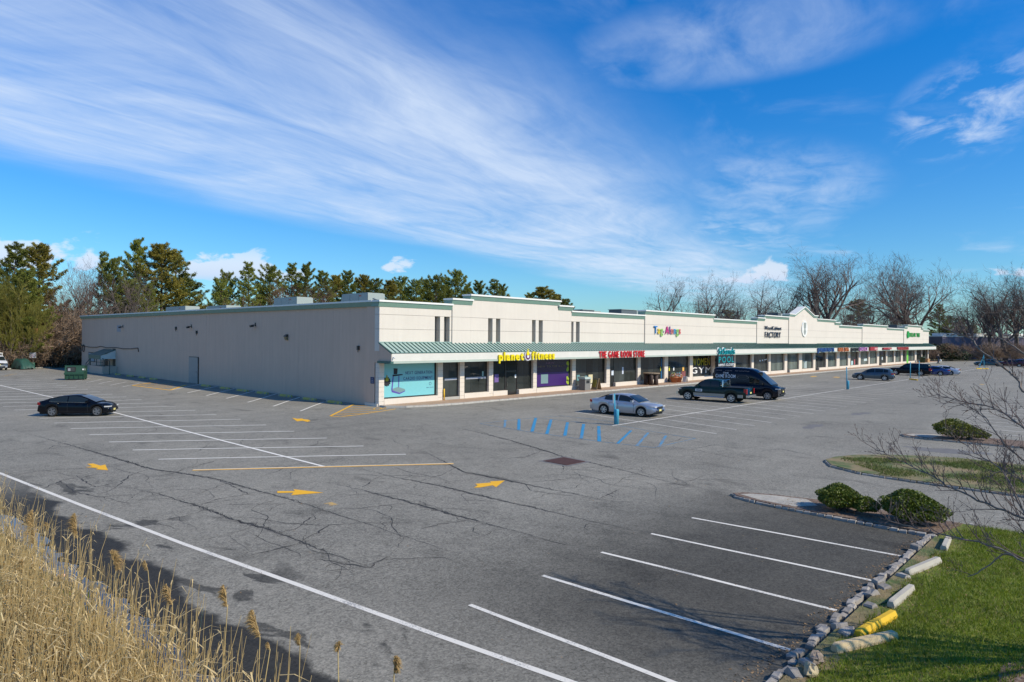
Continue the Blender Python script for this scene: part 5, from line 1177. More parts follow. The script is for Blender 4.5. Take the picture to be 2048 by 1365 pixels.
for (a, b), m, lab, tilt in ((((1887,1100),(1897,1076)), M_STOPG, 'grey concrete wheel stop lying on the lawn by the clipped shrub', .04), (((1813,1147),(1880,1123)), M_STOPG, 'pale concrete wheel stop lying askew behind a loose granite block', -.05), (((1780,1214),(1824,1175)), M_STOPG, 'grey wheel stop with a yellow stained end on the lawn', .03),
                         (((1713,1272),(1790,1230)), M_STOPY2, 'bright yellow wheel stop lying on the lawn', -.02), (((1664,1302),(1793,1270)), M_STOPT, 'long chipped tan wheel stop lying next to the yellow one', .03)):
    p, q2 = gnd(*a, z=.14), gnd(*b, z=.14); c = (p+q2)/2; L = (q2-p).length*.95
    me = stop_mesh(max(1.25, L)).mesh('wheel_stop', m); o = inst('wheel_stop', me, None, (c.x, c.y, .10), 0, None, (tilt*2, tilt*.6, math.atan2((q2-p).y, (q2-p).x))); o.scale = (1, .95, 1.15); tag(o, lab, 'wheel stop', 'wheel stops on the lawn')
p = gnd(1783, 1211, z=.16)
# loose kerb stones and rocks
for k, (px, py) in enumerate(((1831,1096),(1756,1165),(1768,1178),(1745,1190),(1740,1215),(1806,1155),(1680,1255),(1690,1268),(1700,1266),(1588,1352),(1614,1330))):
    g_ = gnd(px, py, .1); o = inst('loose_stone', rnd.choice(BLK), None, (g_.x, g_.y, .09), 0, (1.1, 1.25, 1.1), (rnd.gauss(0, .25), rnd.gauss(0, .2), rnd.uniform(0, 3))); tag(o, 'loose granite block tumbled out of the broken kerb', 'stone', 'loose stones along the broken kerb')
def rock(px, py, s_, m, lab):
    g_ = gnd(px, py, .1); mb = MB(); n, k = 10, 6; vs = []
    for i in range(k+1):
        for j in range(n):
            th, ph = 2*math.pi*j/n, math.pi*i/k; rr_ = s_*(1+rnd.uniform(-.22, .22)); vs.append((rr_*1.3*math.sin(ph)*math.cos(th), rr_*.8*math.sin(ph)*math.sin(th), s_*.6+rr_*.7*math.cos(ph)))
    mb.add(vs, [(i*n+j, i*n+(j+1) % n, (i+1)*n+(j+1) % n, (i+1)*n+j) for i in range(k) for j in range(n)]); o = mb.build('rock', m); o.location = (g_.x, g_.y, .08); o.rotation_euler = (0, 0, rnd.uniform(0, 3)); tag(o, lab, 'rock', 'rocks by the kerb')
rock(1633, 1325, .15, mat('rock_brown', (.30, .23, .17), .95, var=.5, vs=9, bump=.8, bs=25), 'brown rock beside the kerb corner'); rock(1622, 1350, .15, mat('rock_tan', (.50, .40, .24), .95, var=.5, vs=9, bump=.8, bs=25), 'tan broken concrete lump beside the brown rock')
# drain
g_ = gnd(1128, 923.5); DR = thing('storm_drain', (g_.x, g_.y, .0), 'rusty brown storm drain grate sunk in a dark patch of asphalt', 'drain')
dq = [gnd(*p) for p in ((1086,923),(1128,915.5),(1171,924),(1133,931.5))]
MB().poly([(p.x+(p.x-g_.x)*.28, p.y+(p.y-g_.y)*.28, .0049) for p in dq]).build('patch', M_STAIN, DR)
for i in range(9):
    t0_, t1_ = (i+.12)/9, (i+.86)/9; a1, b1_ = dq[0].lerp(dq[1], t0_), dq[0].lerp(dq[1], t1_); a2, b2_ = dq[3].lerp(dq[2], t0_), dq[3].lerp(dq[2], t1_)
    MB().prism([(p.x, p.y, .006) for p in (a1, b1_, b2_, a2)], (0, 0, .02)).build('grate_bar', mat('rust', (.10, .048, .04), .9, var=.3, vs=8), DR)
# dumpster
DM = thing('dumpster', (24.4, 95.2, 0), 'dark green steel dumpster with side opening near the rear entrance', 'dumpster', rz=math.radians(-26), scale=.88)
M_DG = mat('dumpster_green', (.016, .062, .038), .6, var=.25, vs=2, dirt=((.10, .07, .05), 3.0, .68, .74))
mb = MB(); mb.prism([(-1.15, -.95, .15), (-1.15, .95, .15), (-1.15, 1.0, 1.7), (-1.15, -.8, 1.95), (-1.15, -1.0, 1.0)], (2.3, 0, 0)); mb.build('bin', M_DG, DM, local=True)
MB().box(-1.2, 1.2, -1.12, -.96, .75, 1.02).build('lift_pocket', M_DG, DM, local=True); MB().box(-.85, .15, -1.0, -.90, 1.12, 1.78).build('side_opening', M_BLACKP, DM, local=True); MB().box(-.75, .05, -1.02, -1.001, 1.2, 1.7).build('grille', mat('grille_dark', (.04, .045, .045), .6), DM, local=True)
MB().prism([(-1.18, -.85, 1.965), (-1.18, 1.05, 1.72), (-1.18, 1.05, 1.76), (-1.18, -.85, 2.005)], (2.36, 0, 0)).build('lid', mat('lid_green', (.03, .10, .07), .5), DM, local=True)
MB().box(1.151, 1.16, -.6, -.4, 1.3, 1.55).build('label', white, DM, local=True); MB().box(.95, 1.1, -1.005, -.99, 1.35, 1.55).build('label', white, DM, local=True); MB().box(-.75, -.45, -1.03, -1.021, 1.25, 1.6).build('label', grey, DM, local=True)
for x in (-1, 1):
    for y in (-.75, .75): MB().box(x-.09, x+.09, y-.09, y+.09, 0, .149).build('foot', M_DG, DM, local=True)
for k in range(5): MB().box(-1.12+k*.55, -1.06+k*.55, -1.08, -.97, .2, .74).build('rib', M_DG, DM, local=True)
# sign post by the brush
g_ = onY(66, 736, 129.6); g_.z = 0; SP_ = thing('sign_post', (g_.x, g_.y, 0), 'white notice board on a tall pole with a green base by the brush', 'sign'); w1 = atD(66, 711, (g_-CAM).dot(FW))
MB().tube([(g_.x, g_.y, 0), (g_.x, g_.y, 6.8)], .07, 8).build('pole', M_BARK, SP_); MB().lathe([(0, 0), (.28, 0), (.25, 1.0), (0, 1.0)], 12, 'Z', (g_.x, g_.y, 0)).build('base', mat('base_green', (.03, .10, .07), .6), SP_, True)
c = Vector((g_.x, g_.y, 0))-F0*.09; MB().obox((c.x, c.y), 1.05, .04, .85, YAW-math.pi/2, w1.z-.42).build('board', flat('board_white', (.72, .70, .70)), SP_); c2 = c-F0*.03
for k in range(3): MB().obox((c2.x, c2.y), .55-.1*k, .01, .06, YAW-math.pi/2, w1.z-.22+.18*k).build('print', flat('print_rose', (.55, .30, .34)), SP_)
MB().obox((c.x+RT.x*.4, c.y+RT.y*.4), .55, .3, .8, YAW-math.pi/2, 5.6).build('banner_box', flat('banner_ochre', (.28, .14, .05)), SP_)
# bin, sandwich board, slab table, flower tubs, carton on the walk
ZW = .12
def wpt(px, py): p = gnd(px, py, ZW); return p
p = wpt(1150, 779); T = thing('litter_bin', (p.x, 43.35, ZW), 'square grey pebble litter bin with a pale lid beside the purple poster window', 'bin'); x_ = p.x
MB().box(x_-.5, x_+.45, 42.95, 43.75, ZW, 1.28).build('bin_body', mat('bin_grey', (.20, .19, .18), .9, var=.3, vs=8), T); MB().prism([(x_-.6, 42.85, 1.285), (x_+.55, 42.85, 1.285), (x_+.45, 43.0, 1.5), (x_-.5, 43.0, 1.5)], (0, .95, 0)).build('bin_lid', mat('lid_sage', (.36, .42, .38), .6), T); MB().box(x_-.28, x_+.25, 42.93, 42.949, .85, 1.15).build('bin_opening', M_BLACKP, T)
p = wpt(1165, 778); T = thing('sandwich_board', (p.x+.3, 43.0, ZW), 'folding wooden sandwich board standing beside the litter bin', 'sandwich board'); x_ = p.x+.3; M_WD = mat('board_wood', (.30, .22, .12), .8, var=.3, vs=4)
MB().prism([(x_-.45, 42.6, ZW), (x_-.42, 42.58, ZW), (x_-.02, 42.58, 1.32), (x_-.06, 42.6, 1.32)], (0, .75, 0)).build('leaf', M_WD, T); MB().prism([(x_+.45, 42.6, ZW), (x_+.42, 42.58, ZW), (x_+.02, 42.58, 1.32), (x_+.06, 42.6, 1.32)], (0, .75, 0)).build('leaf', M_WD, T)
MB().prism([(x_-.46, 42.75, .4), (x_-.43, 42.75, .4), (x_-.17, 42.75, 1.15), (x_-.2, 42.75, 1.15)], (0, .45, 0)).build('chalk_panel', mat('panel_ochre', (.38, .27, .04), .7), T)
p = wpt(1288.5, 769); x_ = p.x; T = thing('slab_table', (x_, 43.2, ZW), 'round dark wooden table with thick legs in front of the game shop', 'table'); M_DW = mat('dark_wood', (.065, .042, .034), .7, var=.3, vs=3)
MB().lathe([(0, 1.42), (1.0, 1.42), (1.02, 1.5), (.98, 1.54), (0, 1.54)], 22, 'Z', (x_, 43.2, 0)).build('table_top', mat('top_wood', (.24, .18, .12), .7, var=.25, vs=3), T)
for dx_, dy_ in ((-.6, -.35), (.05, -.55), (.6, -.3), (-.4, .5), (.45, .5)): MB().lathe([(0, ZW), (.27, ZW), (.22, .8), (.27, 1.419), (0, 1.419)], 10, 'Z', (x_+dx_, 43.2+dy_, 0)).build('leg', M_DW, T, True)
M_TERR = mat('terracotta', (.42, .15, .06), .8, var=.2)
FL = [flat('petal_'+n, c_) for n, c_ in (('gold', (.7, .45, .03)), ('plum', (.25, .04, .18)), ('white', (.7, .7, .68)), ('rust', (.5, .12, .03)), ('leaf', (.06, .12, .02)))]
for px, lab in ((1335, 'terracotta tub of gold and purple flowers left of the toy shop door'), (1357, 'terracotta tub of mixed flowers right of the toy shop door')):
    p = wpt(px, 765); T = thing('flower_tub', (p.x, 43.4, ZW), lab, 'flower pot'); MB().lathe([(0, ZW), (.32, ZW), (.48, .72), (.54, .72), (.54, .84), (.44, .84), (0, .78)], 16, 'Z', (p.x, 43.4, 0)).build('tub', M_TERR, T, True)
    for m in FL:
        mb = MB()
        for k in range(40):
            a, r_ = rnd.uniform(0, 6.28), .5*math.sqrt(rnd.random()); c = Vector((p.x+r_*math.cos(a), 43.4+r_*math.sin(a), .86+.38*(1-(r_/.5)**2)+rnd.uniform(-.08, .12))); u = Vector((rnd.gauss(0,1), rnd.gauss(0,1), rnd.gauss(0,1))).normalized(); v = u.orthogonal().normalized(); s_ = .065
            mb.add([c-u*s_, c+v*s_, c+u*s_, c-v*s_], [(0, 1, 2, 3)])
        mb.build('flowers', m, T)['kind'] = 'stuff'
p = wpt(1347, 763); T = thing('sale_board', (p.x, 43.2, ZW), 'small white folding board between the two flower tubs', 'sandwich board')
for s_ in (-1, 1): MB().prism([(p.x+s_*.35, 42.95, ZW), (p.x+s_*.31, 42.95, ZW), (p.x+s_*.05, 42.95, .82), (p.x+s_*.09, 42.95, .82)], (0, .5, 0)).build('leaf', M_TRIMW, T)
p = wpt(1839.5, 724.5); T = thing('carton', (p.x, 43.0, ZW), 'brown cardboard carton on the walk by the last shop door', 'box'); MB().box(p.x-1.2, p.x+1.2, 42.5, 43.6, ZW, 1.0).build('box', mat('cardboard', (.42, .24, .11), .85), T); MB().box(p.x-1.2, p.x+.05, 42.45, 42.5, .8, 1.15).build('flap', mat('cardboard', (.42, .24, .11), .85), T)
p = wpt(1821.5, 725); T = thing('litter_bin', (p.x, 42.9, ZW), 'dark green litter bin in front of the lime column', 'bin'); MB().lathe([(0, ZW), (.55, ZW), (.62, 1.35), (.68, 1.36), (.5, 1.6), (0, 1.62)], 14, 'Z', (p.x, 42.9, 0)).build('bin_body', mat('bin_green', (.05, .08, .05), .8), T, True); MB().box(p.x-.3, p.x+.3, 42.24, 42.3, 1.05, 1.3).build('bin_opening', M_BLACKP, T)
# walking person with a white bag
g_ = gnd(1876, 727.5); face = RT
PE = thing('person', (g_.x, g_.y, 0), 'person in dark jacket and jeans walking past the end of the shops with a bag', 'person', rz=math.atan2(face.y, face.x), scale=1.35)
bm_ = MB()
def limb(mbx, pts, rad, n=8): mbx.tube(pts, rad, n)
sk = bpy.data.meshes.new('body'); J = [(0,0,.93),(0,0,1.15),(0,0,1.38),(0,0,1.48),(.02,0,1.60),(.03,0,1.70),(0,.10,.90),(.18,.11,.50),(.20,.11,.09),(.34,.11,.05),(0,-.10,.90),(.02,-.11,.50),(-.26,-.11,.12),(-.16,-.11,.05),(0,.20,1.40),(-.10,.24,1.14),(-.02,.24,.90),(.06,.24,.80),(0,-.20,1.40),(.14,-.25,1.14),(.26,-.25,.93),(.33,-.25,.85)]
E_ = [(0,1),(1,2),(2,3),(3,4),(4,5),(0,6),(6,7),(7,8),(8,9),(0,10),(10,11),(11,12),(12,13),(2,14),(14,15),(15,16),(16,17),(2,18),(18,19),(19,20),(20,21)]
sk.from_pydata(J, E_, [])
RAD = [.14,.14,.15,.06,.095,.09,.09,.065,.045,.04,.09,.065,.045,.04,.07,.05,.035,.03,.07,.05,.035,.03]
ob = bpy.data.objects.new('body', sk); COL.objects.link(ob); ob.parent = PE; sk.materials.append(M_SKIN)
ob.modifiers.new('skin', 'SKIN'); md = ob.modifiers.new('sub', 'SUBSURF'); md.levels = 1; md.render_levels = 1
for i, s_ in enumerate(sk.skin_vertices[0].data): s_.radius = (RAD[i], RAD[i])
sk.skin_vertices[0].data[0].use_root = True
jk = MB(); limb(jk, [(0,0,.88),(0,0,1.1),(0,0,1.36),(0,0,1.46)], [.19,.185,.20,.09], 12); limb(jk, [(0,.2,1.42),(-.10,.245,1.14),(-.02,.245,.93)], [.085,.07,.055]); limb(jk, [(0,-.2,1.42),(.14,-.255,1.14),(.25,-.255,.95)], [.085,.07,.055]); jk.build('jacket', flat('jacket_dark', (.03, .035, .05), .8), PE, True, True)
tr = MB(); limb(tr, [(0,.09,.95),(.18,.11,.50),(.20,.11,.10)], [.115,.085,.07]); limb(tr, [(0,-.09,.95),(.02,-.11,.50),(-.25,-.11,.13)], [.115,.085,.07]); tr.build('jeans', flat('denim', (.04, .06, .11), .85), PE, True, True)
hr = MB(); hr.lathe([(0, .14), (.07, .12), (.10, .05), (.098, 0)], 12, 'Z', (.015, 0, 1.66)); hr.build('hair', flat('hair_grey', (.25, .22, .20), .9), PE, True, True)
sh = MB(); sh.box(.13, .40, .05, .17, .0, .09); sh.box(-.30, -.06, -.17, -.05, .0, .09); sh.build('shoes', M_BLACKP, PE, local=True)
bag = g_+RT*.48*1.35+ZUP*.0; BG = thing('shopping_bag', (bag.x, bag.y, .55), 'white plastic shopping bag in the walking person\'s hand', 'bag'); mb = MB(); mb.lathe([(0, 0), (.20, .03), (.24, .2), (.16, .42), (.04, .50)], 10); o = mb.build('bag_body', white, BG, True, True); MB().tube([(-.05, 0, .48), (-.03, 0, .60), (.03, 0, .60), (.05, 0, .48)], .012, 4).build('handle', white, BG, local=True)

# ================================================================== VEGETATION
def rvec(r=rnd): 
    v = Vector((r.gauss(0, 1), r.gauss(0, 1), r.gauss(0, 1))); return v.normalized()
def pine_variant(seed, leafm, slim=1.0, sparse=1.0):
    """unit pine, 18 m tall: trunk with tiered limbs; needles as sprays of narrow blades"""
    r = random.Random(seed); H_ = 18.0; tk = MB(); cr_ = MB()
    lean = Vector((r.gauss(0, .25), r.gauss(0, .25), 0)); axis = lambda z: lean*(z/H_)**1.5
    tk.tube([axis(z)+Vector((0, 0, z)) for z in (0, 3, 7, 11, 15, H_*.985)], [.34, .28, .22, .15, .08, .02], 8)
    z = H_*r.uniform(.13, .2)
    while z < H_*.985:
        f = z/H_; L0 = slim*(6.0*(1-f)**.80*(.55+.45*min(1, (f+.05)/.35))+.55); k = r.choice((4, 5, 6)); a0 = r.uniform(0, 6.28)
        for j in range(k):
            if r.random() < .14: continue
            a = a0+6.283*j/k+r.gauss(0, .3); L = L0*r.choice((.5, .75, .9, 1.0, 1.2))*r.uniform(.85, 1.1); up_ = .10+.50*f+r.gauss(0, .10)
            d = Vector((math.cos(a), math.sin(a), up_)); p0 = axis(z)+Vector((0, 0, z+r.gauss(0, .12))); P = [p0]; sd_ = Vector((-d.y, d.x, 0))
            for s_ in range(1, 5): t = s_/4; P.append(p0+d*L*t+Vector((0, 0, -.25*L*t*(1-t)*1.2+.16*L*t*t))+rvec(r)*.06*L)
            tk.tube(P, [.05+.012*L, .04+.007*L, .035, .022, .01], 4, cap=False)
            n = max(10, int((L*17+10)*sparse))
            for q2 in range(n):
                t = .30+.72*r.random()**.7; i = min(3, int(min(t, .999)*4)); w_ = (.10+.16*L)*math.sin(math.pi*min(1, max(0, (t-.2)/.9)))
                c = P[i].lerp(P[i+1], t*4-i)+sd_*r.gauss(0, w_+.05)+Vector((0, 0, r.gauss(.07, .075)))
                for b_ in range(8):
                    u = (rvec(r)+Vector((d.x*.5, d.y*.5, .55))).normalized(); w = u.cross(rvec(r)).normalized()*r.uniform(.03, .06); l_ = r.uniform(.20, .46); e = c+rvec(r)*.09
                    cr_.add([e-w, e+w, e+u*l_+w*.3], [(0, 1, 2)])
        z += r.uniform(.70, 1.25)*(1.15-.5*f)
    return tk.mesh('trunk', M_PBARK), cr_.mesh('crown', leafm)
def bare_variant(seed, H_=18.0, spread=.9, twigm=None, forks=(7, 6, 5, 3), trunk_f=.30, r0=.46, up=.6, whips=5, stems=1, tw=.019, tl=.52, lr=(.55, .82)):
    """unit leafless tree: heavy limbs in trunk part, fine twigs in crown part"""
    r = random.Random(seed); tk = MB(); cr_ = MB(); cnt = [0]
    def grow(p, d, L, rad, lvl):
        n = 5 if lvl < 2 else 3; P = [p]; dd = d.copy(); R_ = [rad]
        for i in range(n):
            dd = (dd+rvec(r)*(.16+.05*lvl)+Vector((0, 0, .07 if lvl else .02))).normalized(); P.append(P[-1]+dd*L/n); R_.append(rad*(1-.62*(i+1)/n))
        (tk if lvl < 2 else cr_).tube(P, R_, 7 if lvl == 0 else (5 if lvl == 1 else 3), cap=False)
        if lvl >= len(forks):
            for k in range(whips):
                t = r.uniform(.2, 1); i = min(n-1, int(t*n)); c = P[i].lerp(P[i+1], t*n-i); u = (dd+rvec(r)*.75+Vector((0, 0, .25))).normalized(); w = u.orthogonal().normalized()*tw*.55; l_ = L*r.uniform(.35, .75)
                cr_.add([c-w, c+w, c+u*l_+rvec(r)*.08*l_], [(0, 1, 2)])
            return
        m = forks[lvl]; lo = trunk_f if lvl == 0 else .22
        for k in range(m):
            t = lo+(1-lo)*(k+r.uniform(.2, .9))/m; t = min(t, .99); i = min(n-1, int(t*n)); c = P[i].lerp(P[i+1], t*n-i); tang = (P[i+1]-P[i]).normalized()
            side = tang.cross(rvec(r)).normalized(); u = (tang*up+side*spread+Vector((0, 0, .22))).normalized()
            grow(c, u, (L*r.uniform(*lr)*(1.15-.35*t) if lvl == 0 else L*r.uniform(.42, .66)), max(tw*.5, rad*(1-.62*t)*r.uniform(.50, .66)), lvl+1)
    for s_ in range(stems):
        d0 = (Vector((0, 0, 1))+rvec(r)*(.05 if stems == 1 else .42)).normalized()
        grow(Vector((r.gauss(0, .3*(stems > 1)), r.gauss(0, .3*(stems > 1)), -.05)), d0, H_*(tl if stems == 1 else r.uniform(.4, .6)), r0*(1 if stems == 1 else .5), 0)
    zs_ = sorted(v[2] for v in cr_.v); hi = max(zs_[int(len(zs_)*.992)], 1); k = H_/hi
    for m_ in (tk, cr_): m_.v = [(a*k, b*k, c*k if c > 0 else c) for a, b, c in m_.v]
    tm_ = twigm or M_TWIG
    return tk.mesh('trunk', M_BARK), cr_.mesh('crown', tm_)
PINES = [pine_variant(1, M_NEED), pine_variant(2, M_NEED, .85, 1.0), pine_variant(3, M_NEED, 1.1, .9), pine_variant(4, M_NEED2, .95), pine_variant(5, M_NEED, .8, .75)]
BARES = [bare_variant(21), bare_variant(22, spread=1.05, up=.45), bare_variant(23, spread=.75, up=.75, forks=(8, 6, 5, 3))]
REDS = [bare_variant(31, spread=.7, up=.8, twigm=M_TWIGR), bare_variant(32, spread=.8, twigm=M_TWIGR)]
OAK = bare_variant(41, spread=1.0, up=.75, forks=(10, 7, 6, 4), trunk_f=.35, r0=.75, whips=6, tl=.40, lr=(.95, 1.3))
OAK2 = bare_variant(42, spread=.9, up=.9, forks=(9, 7, 6, 4), trunk_f=.30, r0=.75, whips=6, tl=.42, lr=(.9, 1.25))
BRUSH = [bare_variant(51+k, H_=5.0, spread=.8, up=.5, forks=(6, 5, 4), trunk_f=.1, r0=.09, stems=9, whips=5, tw=.03, twigm=mat('brush_brown', (.26, .18, .12), .95, var=.35, vs=.5, vary_obj=.25)) for k in range(3)]
def tree(kind, name, variants, base, h, unit, label, cat, group, sx=1.0, rz=None):
    s_ = h/unit; r = thing(name, (base[0], base[1], 0), label, cat, group, rnd.uniform(0, 6.28) if rz is None else rz, (s_*sx, s_*sx, s_))
    t, c = variants; inst('trunk', t, r); inst('crown', c, r); return r
def top_h(px, py, P): D = (Vector((P.x, P.y, CAMH))-CAM).dot(F0); return CAMH + (677+.0088*(px-1024)-py)/FPX*D
def where_at(px, table):
    for lim, txt in table:
        if px < lim: return txt
    return table[-1][1]
W_LEFT = [(40, 'behind the white work van'), (90, 'behind the tall sign post'), (165, 'behind the brush at the rear corner of the building'), (262, 'over the rear end of the side wall'), (999, 'over the low pale rooftop unit')]
W_BACK = [(480, 'over the flat white rooftop unit'), (530, 'between the flat and middle rooftop units'), (600, 'behind the middle grey rooftop unit'), (665, 'between the two grey rooftop units'), (740, 'behind the larger grey rooftop unit'), (800, 'over the front corner of the roof'), (905, 'over the low parapet beside the corner'), (945, 'over the first parapet step'), (1115, 'over the tall parapet above the fitness sign'), (2000, 'over the parapet step beyond the fitness sign')]
W_SHOP = [(1390, 'over the tag-alongs parapet'), (1450, 'at the end of the tag-alongs parapet'), (1520, 'over the low parapet before the cabinet factory'), (1575, 'over the cabinet factory parapet'), (1640, 'behind the gable'), (1735, 'over the stepped parapet past the gable'), (2500, 'over the parapet before the end shop')]
def row_tree(px, pytop, Y, variants, unit, name, label, cat, group, sx=1.0):
    P = onY(px, 680, Y); return tree(None, name, variants, P, top_h(px, pytop, P), unit, label, cat, group, sx)
LAB_P = 'tall dark green pine rising over the brush beyond the left lot'; LAB_PB = 'green pine in the row showing above the flat roof'
for i, (px, py, Y, sx) in enumerate(((-30,520,136,1.0),(22,492,138,1.0),(52,540,133,.9),(78,490,141,1.0),(205,510,141,.75),(230,520,137,.7),(268,482,143,.85),(255,560,135,.9),(322,490,141,1.15),(352,508,146,1.1),(375,560,150,1.2),(295,570,137,.9),(14,590,133,.9))):
    row_tree(px, py, Y, PINES[i % 5], 18, 'pine_tree', ('tall ' if py < 530 else 'shorter ')+('broad ' if sx > .95 else 'slim ')+('olive' if i % 5 == 3 else 'dark green')+' pine '+where_at(px, W_LEFT), 'pine', 'pines beyond the left lot', sx)
for i, (px, py, Y, sx) in enumerate(((440,560,136,.8),(452,545,146,.75),(497,530,140,1.0),(540,533,143,.95),(583,532,146,1.0),(607,530,139,.9),(522,590,150,1.1),(650,546,141,1.0),(672,552,150,1.0),(698,545,142,.95),(726,552,145,1.0),(752,560,138,.95),(780,562,141,1.0),(800,556,150,.95),(832,560,141,1.0),(850,562,147,1.0),(872,552,139,.95),(893,560,150,1.0),(912,543,141,1.0),(935,572,139,1.0),(955,566,146,1.1),(985,563,140,1.15),(1002,572,148,1.0),(1085,575,141,1.5),(1062,588,150,1.2),(1112,590,144,1.2),(1132,600,141,1.2))):
    row_tree(px, py, Y, PINES[(i*2+i//3) % 5], 18, 'pine_tree', ('tall ' if py < 550 else 'shorter ')+('broad ' if sx > .97 else 'slim ')+('olive' if (i*2+i//3) % 5 == 3 else 'dark green')+' pine '+where_at(px, W_BACK), 'pine', 'pines behind the roof', sx)
for px, py, Y in ((560,566,134),(632,562,134),(470,590,134)): row_tree(px, py, Y, REDS[px % 2], 18, 'bare_tree', 'russet budding tree among the pines behind the roof', 'tree', 'russet trees behind the roof', .75)
for px, py, Y in ((140,548,135),(158,530,139),(180,528,142),(196,560,134),(240,540,133),(118,570,137),(285,560,132),(215,585,131)): row_tree(px, py, Y, (BARES+REDS)[px % 5], 18, 'bare_tree', ('tall' if py < 545 else 'low')+' bare brown tree '+where_at(px, W_LEFT), 'tree', 'bare trees beyond the left lot', .7)
for k in range(46):
    px = -20+k*4.4+rnd.uniform(-5, 5); Y = 131.5+rnd.uniform(0, 6); h = rnd.uniform(3.6, 7.5)
    P = onY(px, 735, Y); tree(None, 'brush_shrub', BRUSH[k % 3], P, h*(1.45 if px > 90 else .85), 5.0, 'tangled leafless brown brush at the edge of the left lot', 'shrub', 'brush along the left lot', 1.1)
WILLOW = bare_variant(71, H_=9.0, spread=.55, up=.8, forks=(7, 6, 5), trunk_f=.1, r0=.14, stems=6, whips=8, tw=.035, twigm=M_WILL)
for px, py in ((14, 562), (-14, 575), (30, 600)): row_tree(px, py, 130.5, WILLOW, 9.0, 'willow_tree', ('tallest' if px == 14 else 'middling' if px < 0 else 'lowest')+' of the yellow green willows by the work van', 'tree', 'willows', .8)
LAB_B = 'bare grey brown tree behind the shop roofline'
for i, (px, py, Y, sx) in enumerate(((1325,557,80,.85),(1392,548,82,.8),(1428,556,84,.85),(1476,590,76,.8),(1502,556,72,.85),(1540,588,78,.8),(1566,556,70,.8),(1592,600,74,.9),(1612,596,68,.8),(1692,600,62,.9),(1726,576,60,.8),(1752,612,58,.9),(1778,600,60,.8),(1664,604,68,.9),(1574,604,62,.8),(1458,606,72,.9),(1710,612,56,.9),(1806,610,56,.8))):
    row_tree(px, py, Y, (BARES+REDS[:1] if i in (2, 3) else BARES)[i % 3], 18, 'bare_tree', ('tall' if py < 570 else 'low')+' bare grey brown tree '+where_at(px, W_SHOP), 'tree', 'bare trees behind the shops', sx)
row_tree(1640, 500, 61, OAK2, 18, 'oak_tree', 'great bare oak with fanned limbs behind the gabled parapet', 'tree', None, .95); row_tree(1837, 517, 50, OAK, 18, 'oak_tree', 'great spreading bare oak beyond the end of the shops', 'tree', None, 1.0)
for i, (px, D, py) in enumerate(((1935,232,612),(1955,222,585),(1978,215,565),(1992,226,548),(2012,208,560),(2030,214,535),(2052,222,548),(2085,210,540),(1905,262,625),(2075,236,560),(1965,250,600),(2035,245,585))):
    P = atD(px, 680, D); tree(None, 'bare_tree', BARES[i % 3], P, top_h(px, py, P), 18, ('tall ' if py < 560 else 'middling ' if py < 590 else 'low ')+('upright' if i % 3 == 2 else 'spreading')+' bare tree '+('in front of' if D < 216 else 'behind')+' the grey warehouse', 'tree', 'bare trees by the warehouse', .95)
for i, (px, D, py) in enumerate(((1455,190,622),(1545,205,628),(1600,250,626),(1716,232,600),(1880,248,612),(1898,280,634),(1920,300,638),(1945,300,650),(1890,225,655))):
    P = atD(px, 680, D); tree(None, 'pine_tree', PINES[i % 5], P, top_h(px, py, P), 18, 'dark evergreen half hidden among the bare trees', 'pine', 'evergreens among the bare trees', 1.3)
for i in range(15):
    px = 1868+i*13+rnd.uniform(-5, 5); D = rnd.uniform(201, 211) if i > 3 else rnd.uniform(196, 203); P = atD(px, 700, D); tree(None, 'brush_shrub', BRUSH[i % 3], P, rnd.uniform(3, 5.5), 5.0, 'leafless brush in front of the grey warehouse', 'shrub', 'brush by the warehouse', 1.3)
def leafy_blob(name, P, rx, ry, rz_, n, leaf, label, cat, group, m=M_LEAF, seed=3, lobes=None, trunk=True, base_lift=.0):
    """clipped shrub: leaf-sized faces through an uneven shell plus stems"""
    r_ = random.Random(seed); R_ = thing(name, (P[0], P[1], P[2]), label, cat, group); mb = MB(); lobes = lobes or [(0, 0, 0, 1)]
    for k in range(n):
        lx, ly, lz, ls = r_.choice(lobes); d = rvec(r_); 
        if d.z < -.75: d.z *= -1
        wob = 1+.10*math.sin(d.x*5+lx*3)+.09*math.sin(d.y*6+1.3)+.08*math.sin(d.z*7+d.x*4)
        t = (1-.32*r_.random()**2.2)*wob*ls; c = Vector((P[0]+lx+d.x*rx*t, P[1]+ly+d.y*ry*t, P[2]+base_lift+lz+rz_*(1+d.z*t*.98)))
        if c.z < P[2]+.04: continue
        u = (d+rvec(r_)*.9).normalized(); v = u.cross(rvec(r_)).normalized(); l_, w = leaf*r_.uniform(.7, 1.3), leaf*.42*r_.uniform(.7, 1.2)
        mb.add([c-v*w, c+u*l_*.5-v*w*.2, c+v*w, c-u*l_*.4], [(0, 1, 2, 3)])
    mb.build('foliage', m, R_)
    if trunk:
        st = MB()
        for k in range(26):
            lx, ly, lz, ls = r_.choice(lobes); d = rvec(r_); d.z = abs(d.z); st.tube([(P[0]+lx*.4+r_.gauss(0, .08), P[1]+ly*.4+r_.gauss(0, .08), P[2]), (P[0]+lx+d.x*rx*.4, P[1]+ly+d.y*ry*.4, P[2]+rz_*.6), (P[0]+lx+d.x*rx*.85*ls, P[1]+ly+d.y*ry*.85*ls, P[2]+rz_*(1+d.z*.8*ls))], [.025, .016, .006], 4, cap=False)
        st.build('stems', M_BARK, R_)
    return R_
leafy_blob('clipped_shrub', (23.2, 7.05, .10), .62, .62, .36, 9000, .062, 'clipped evergreen shrub of two merged mounds at the bed by the pebbles', 'shrub', 'clipped shrubs', seed=4, lobes=[(0, .2, 0, 1), (0, .25, .02, 1), (.05, .1, 0.0, .9), (-.1, -.62, -.08, .6)])
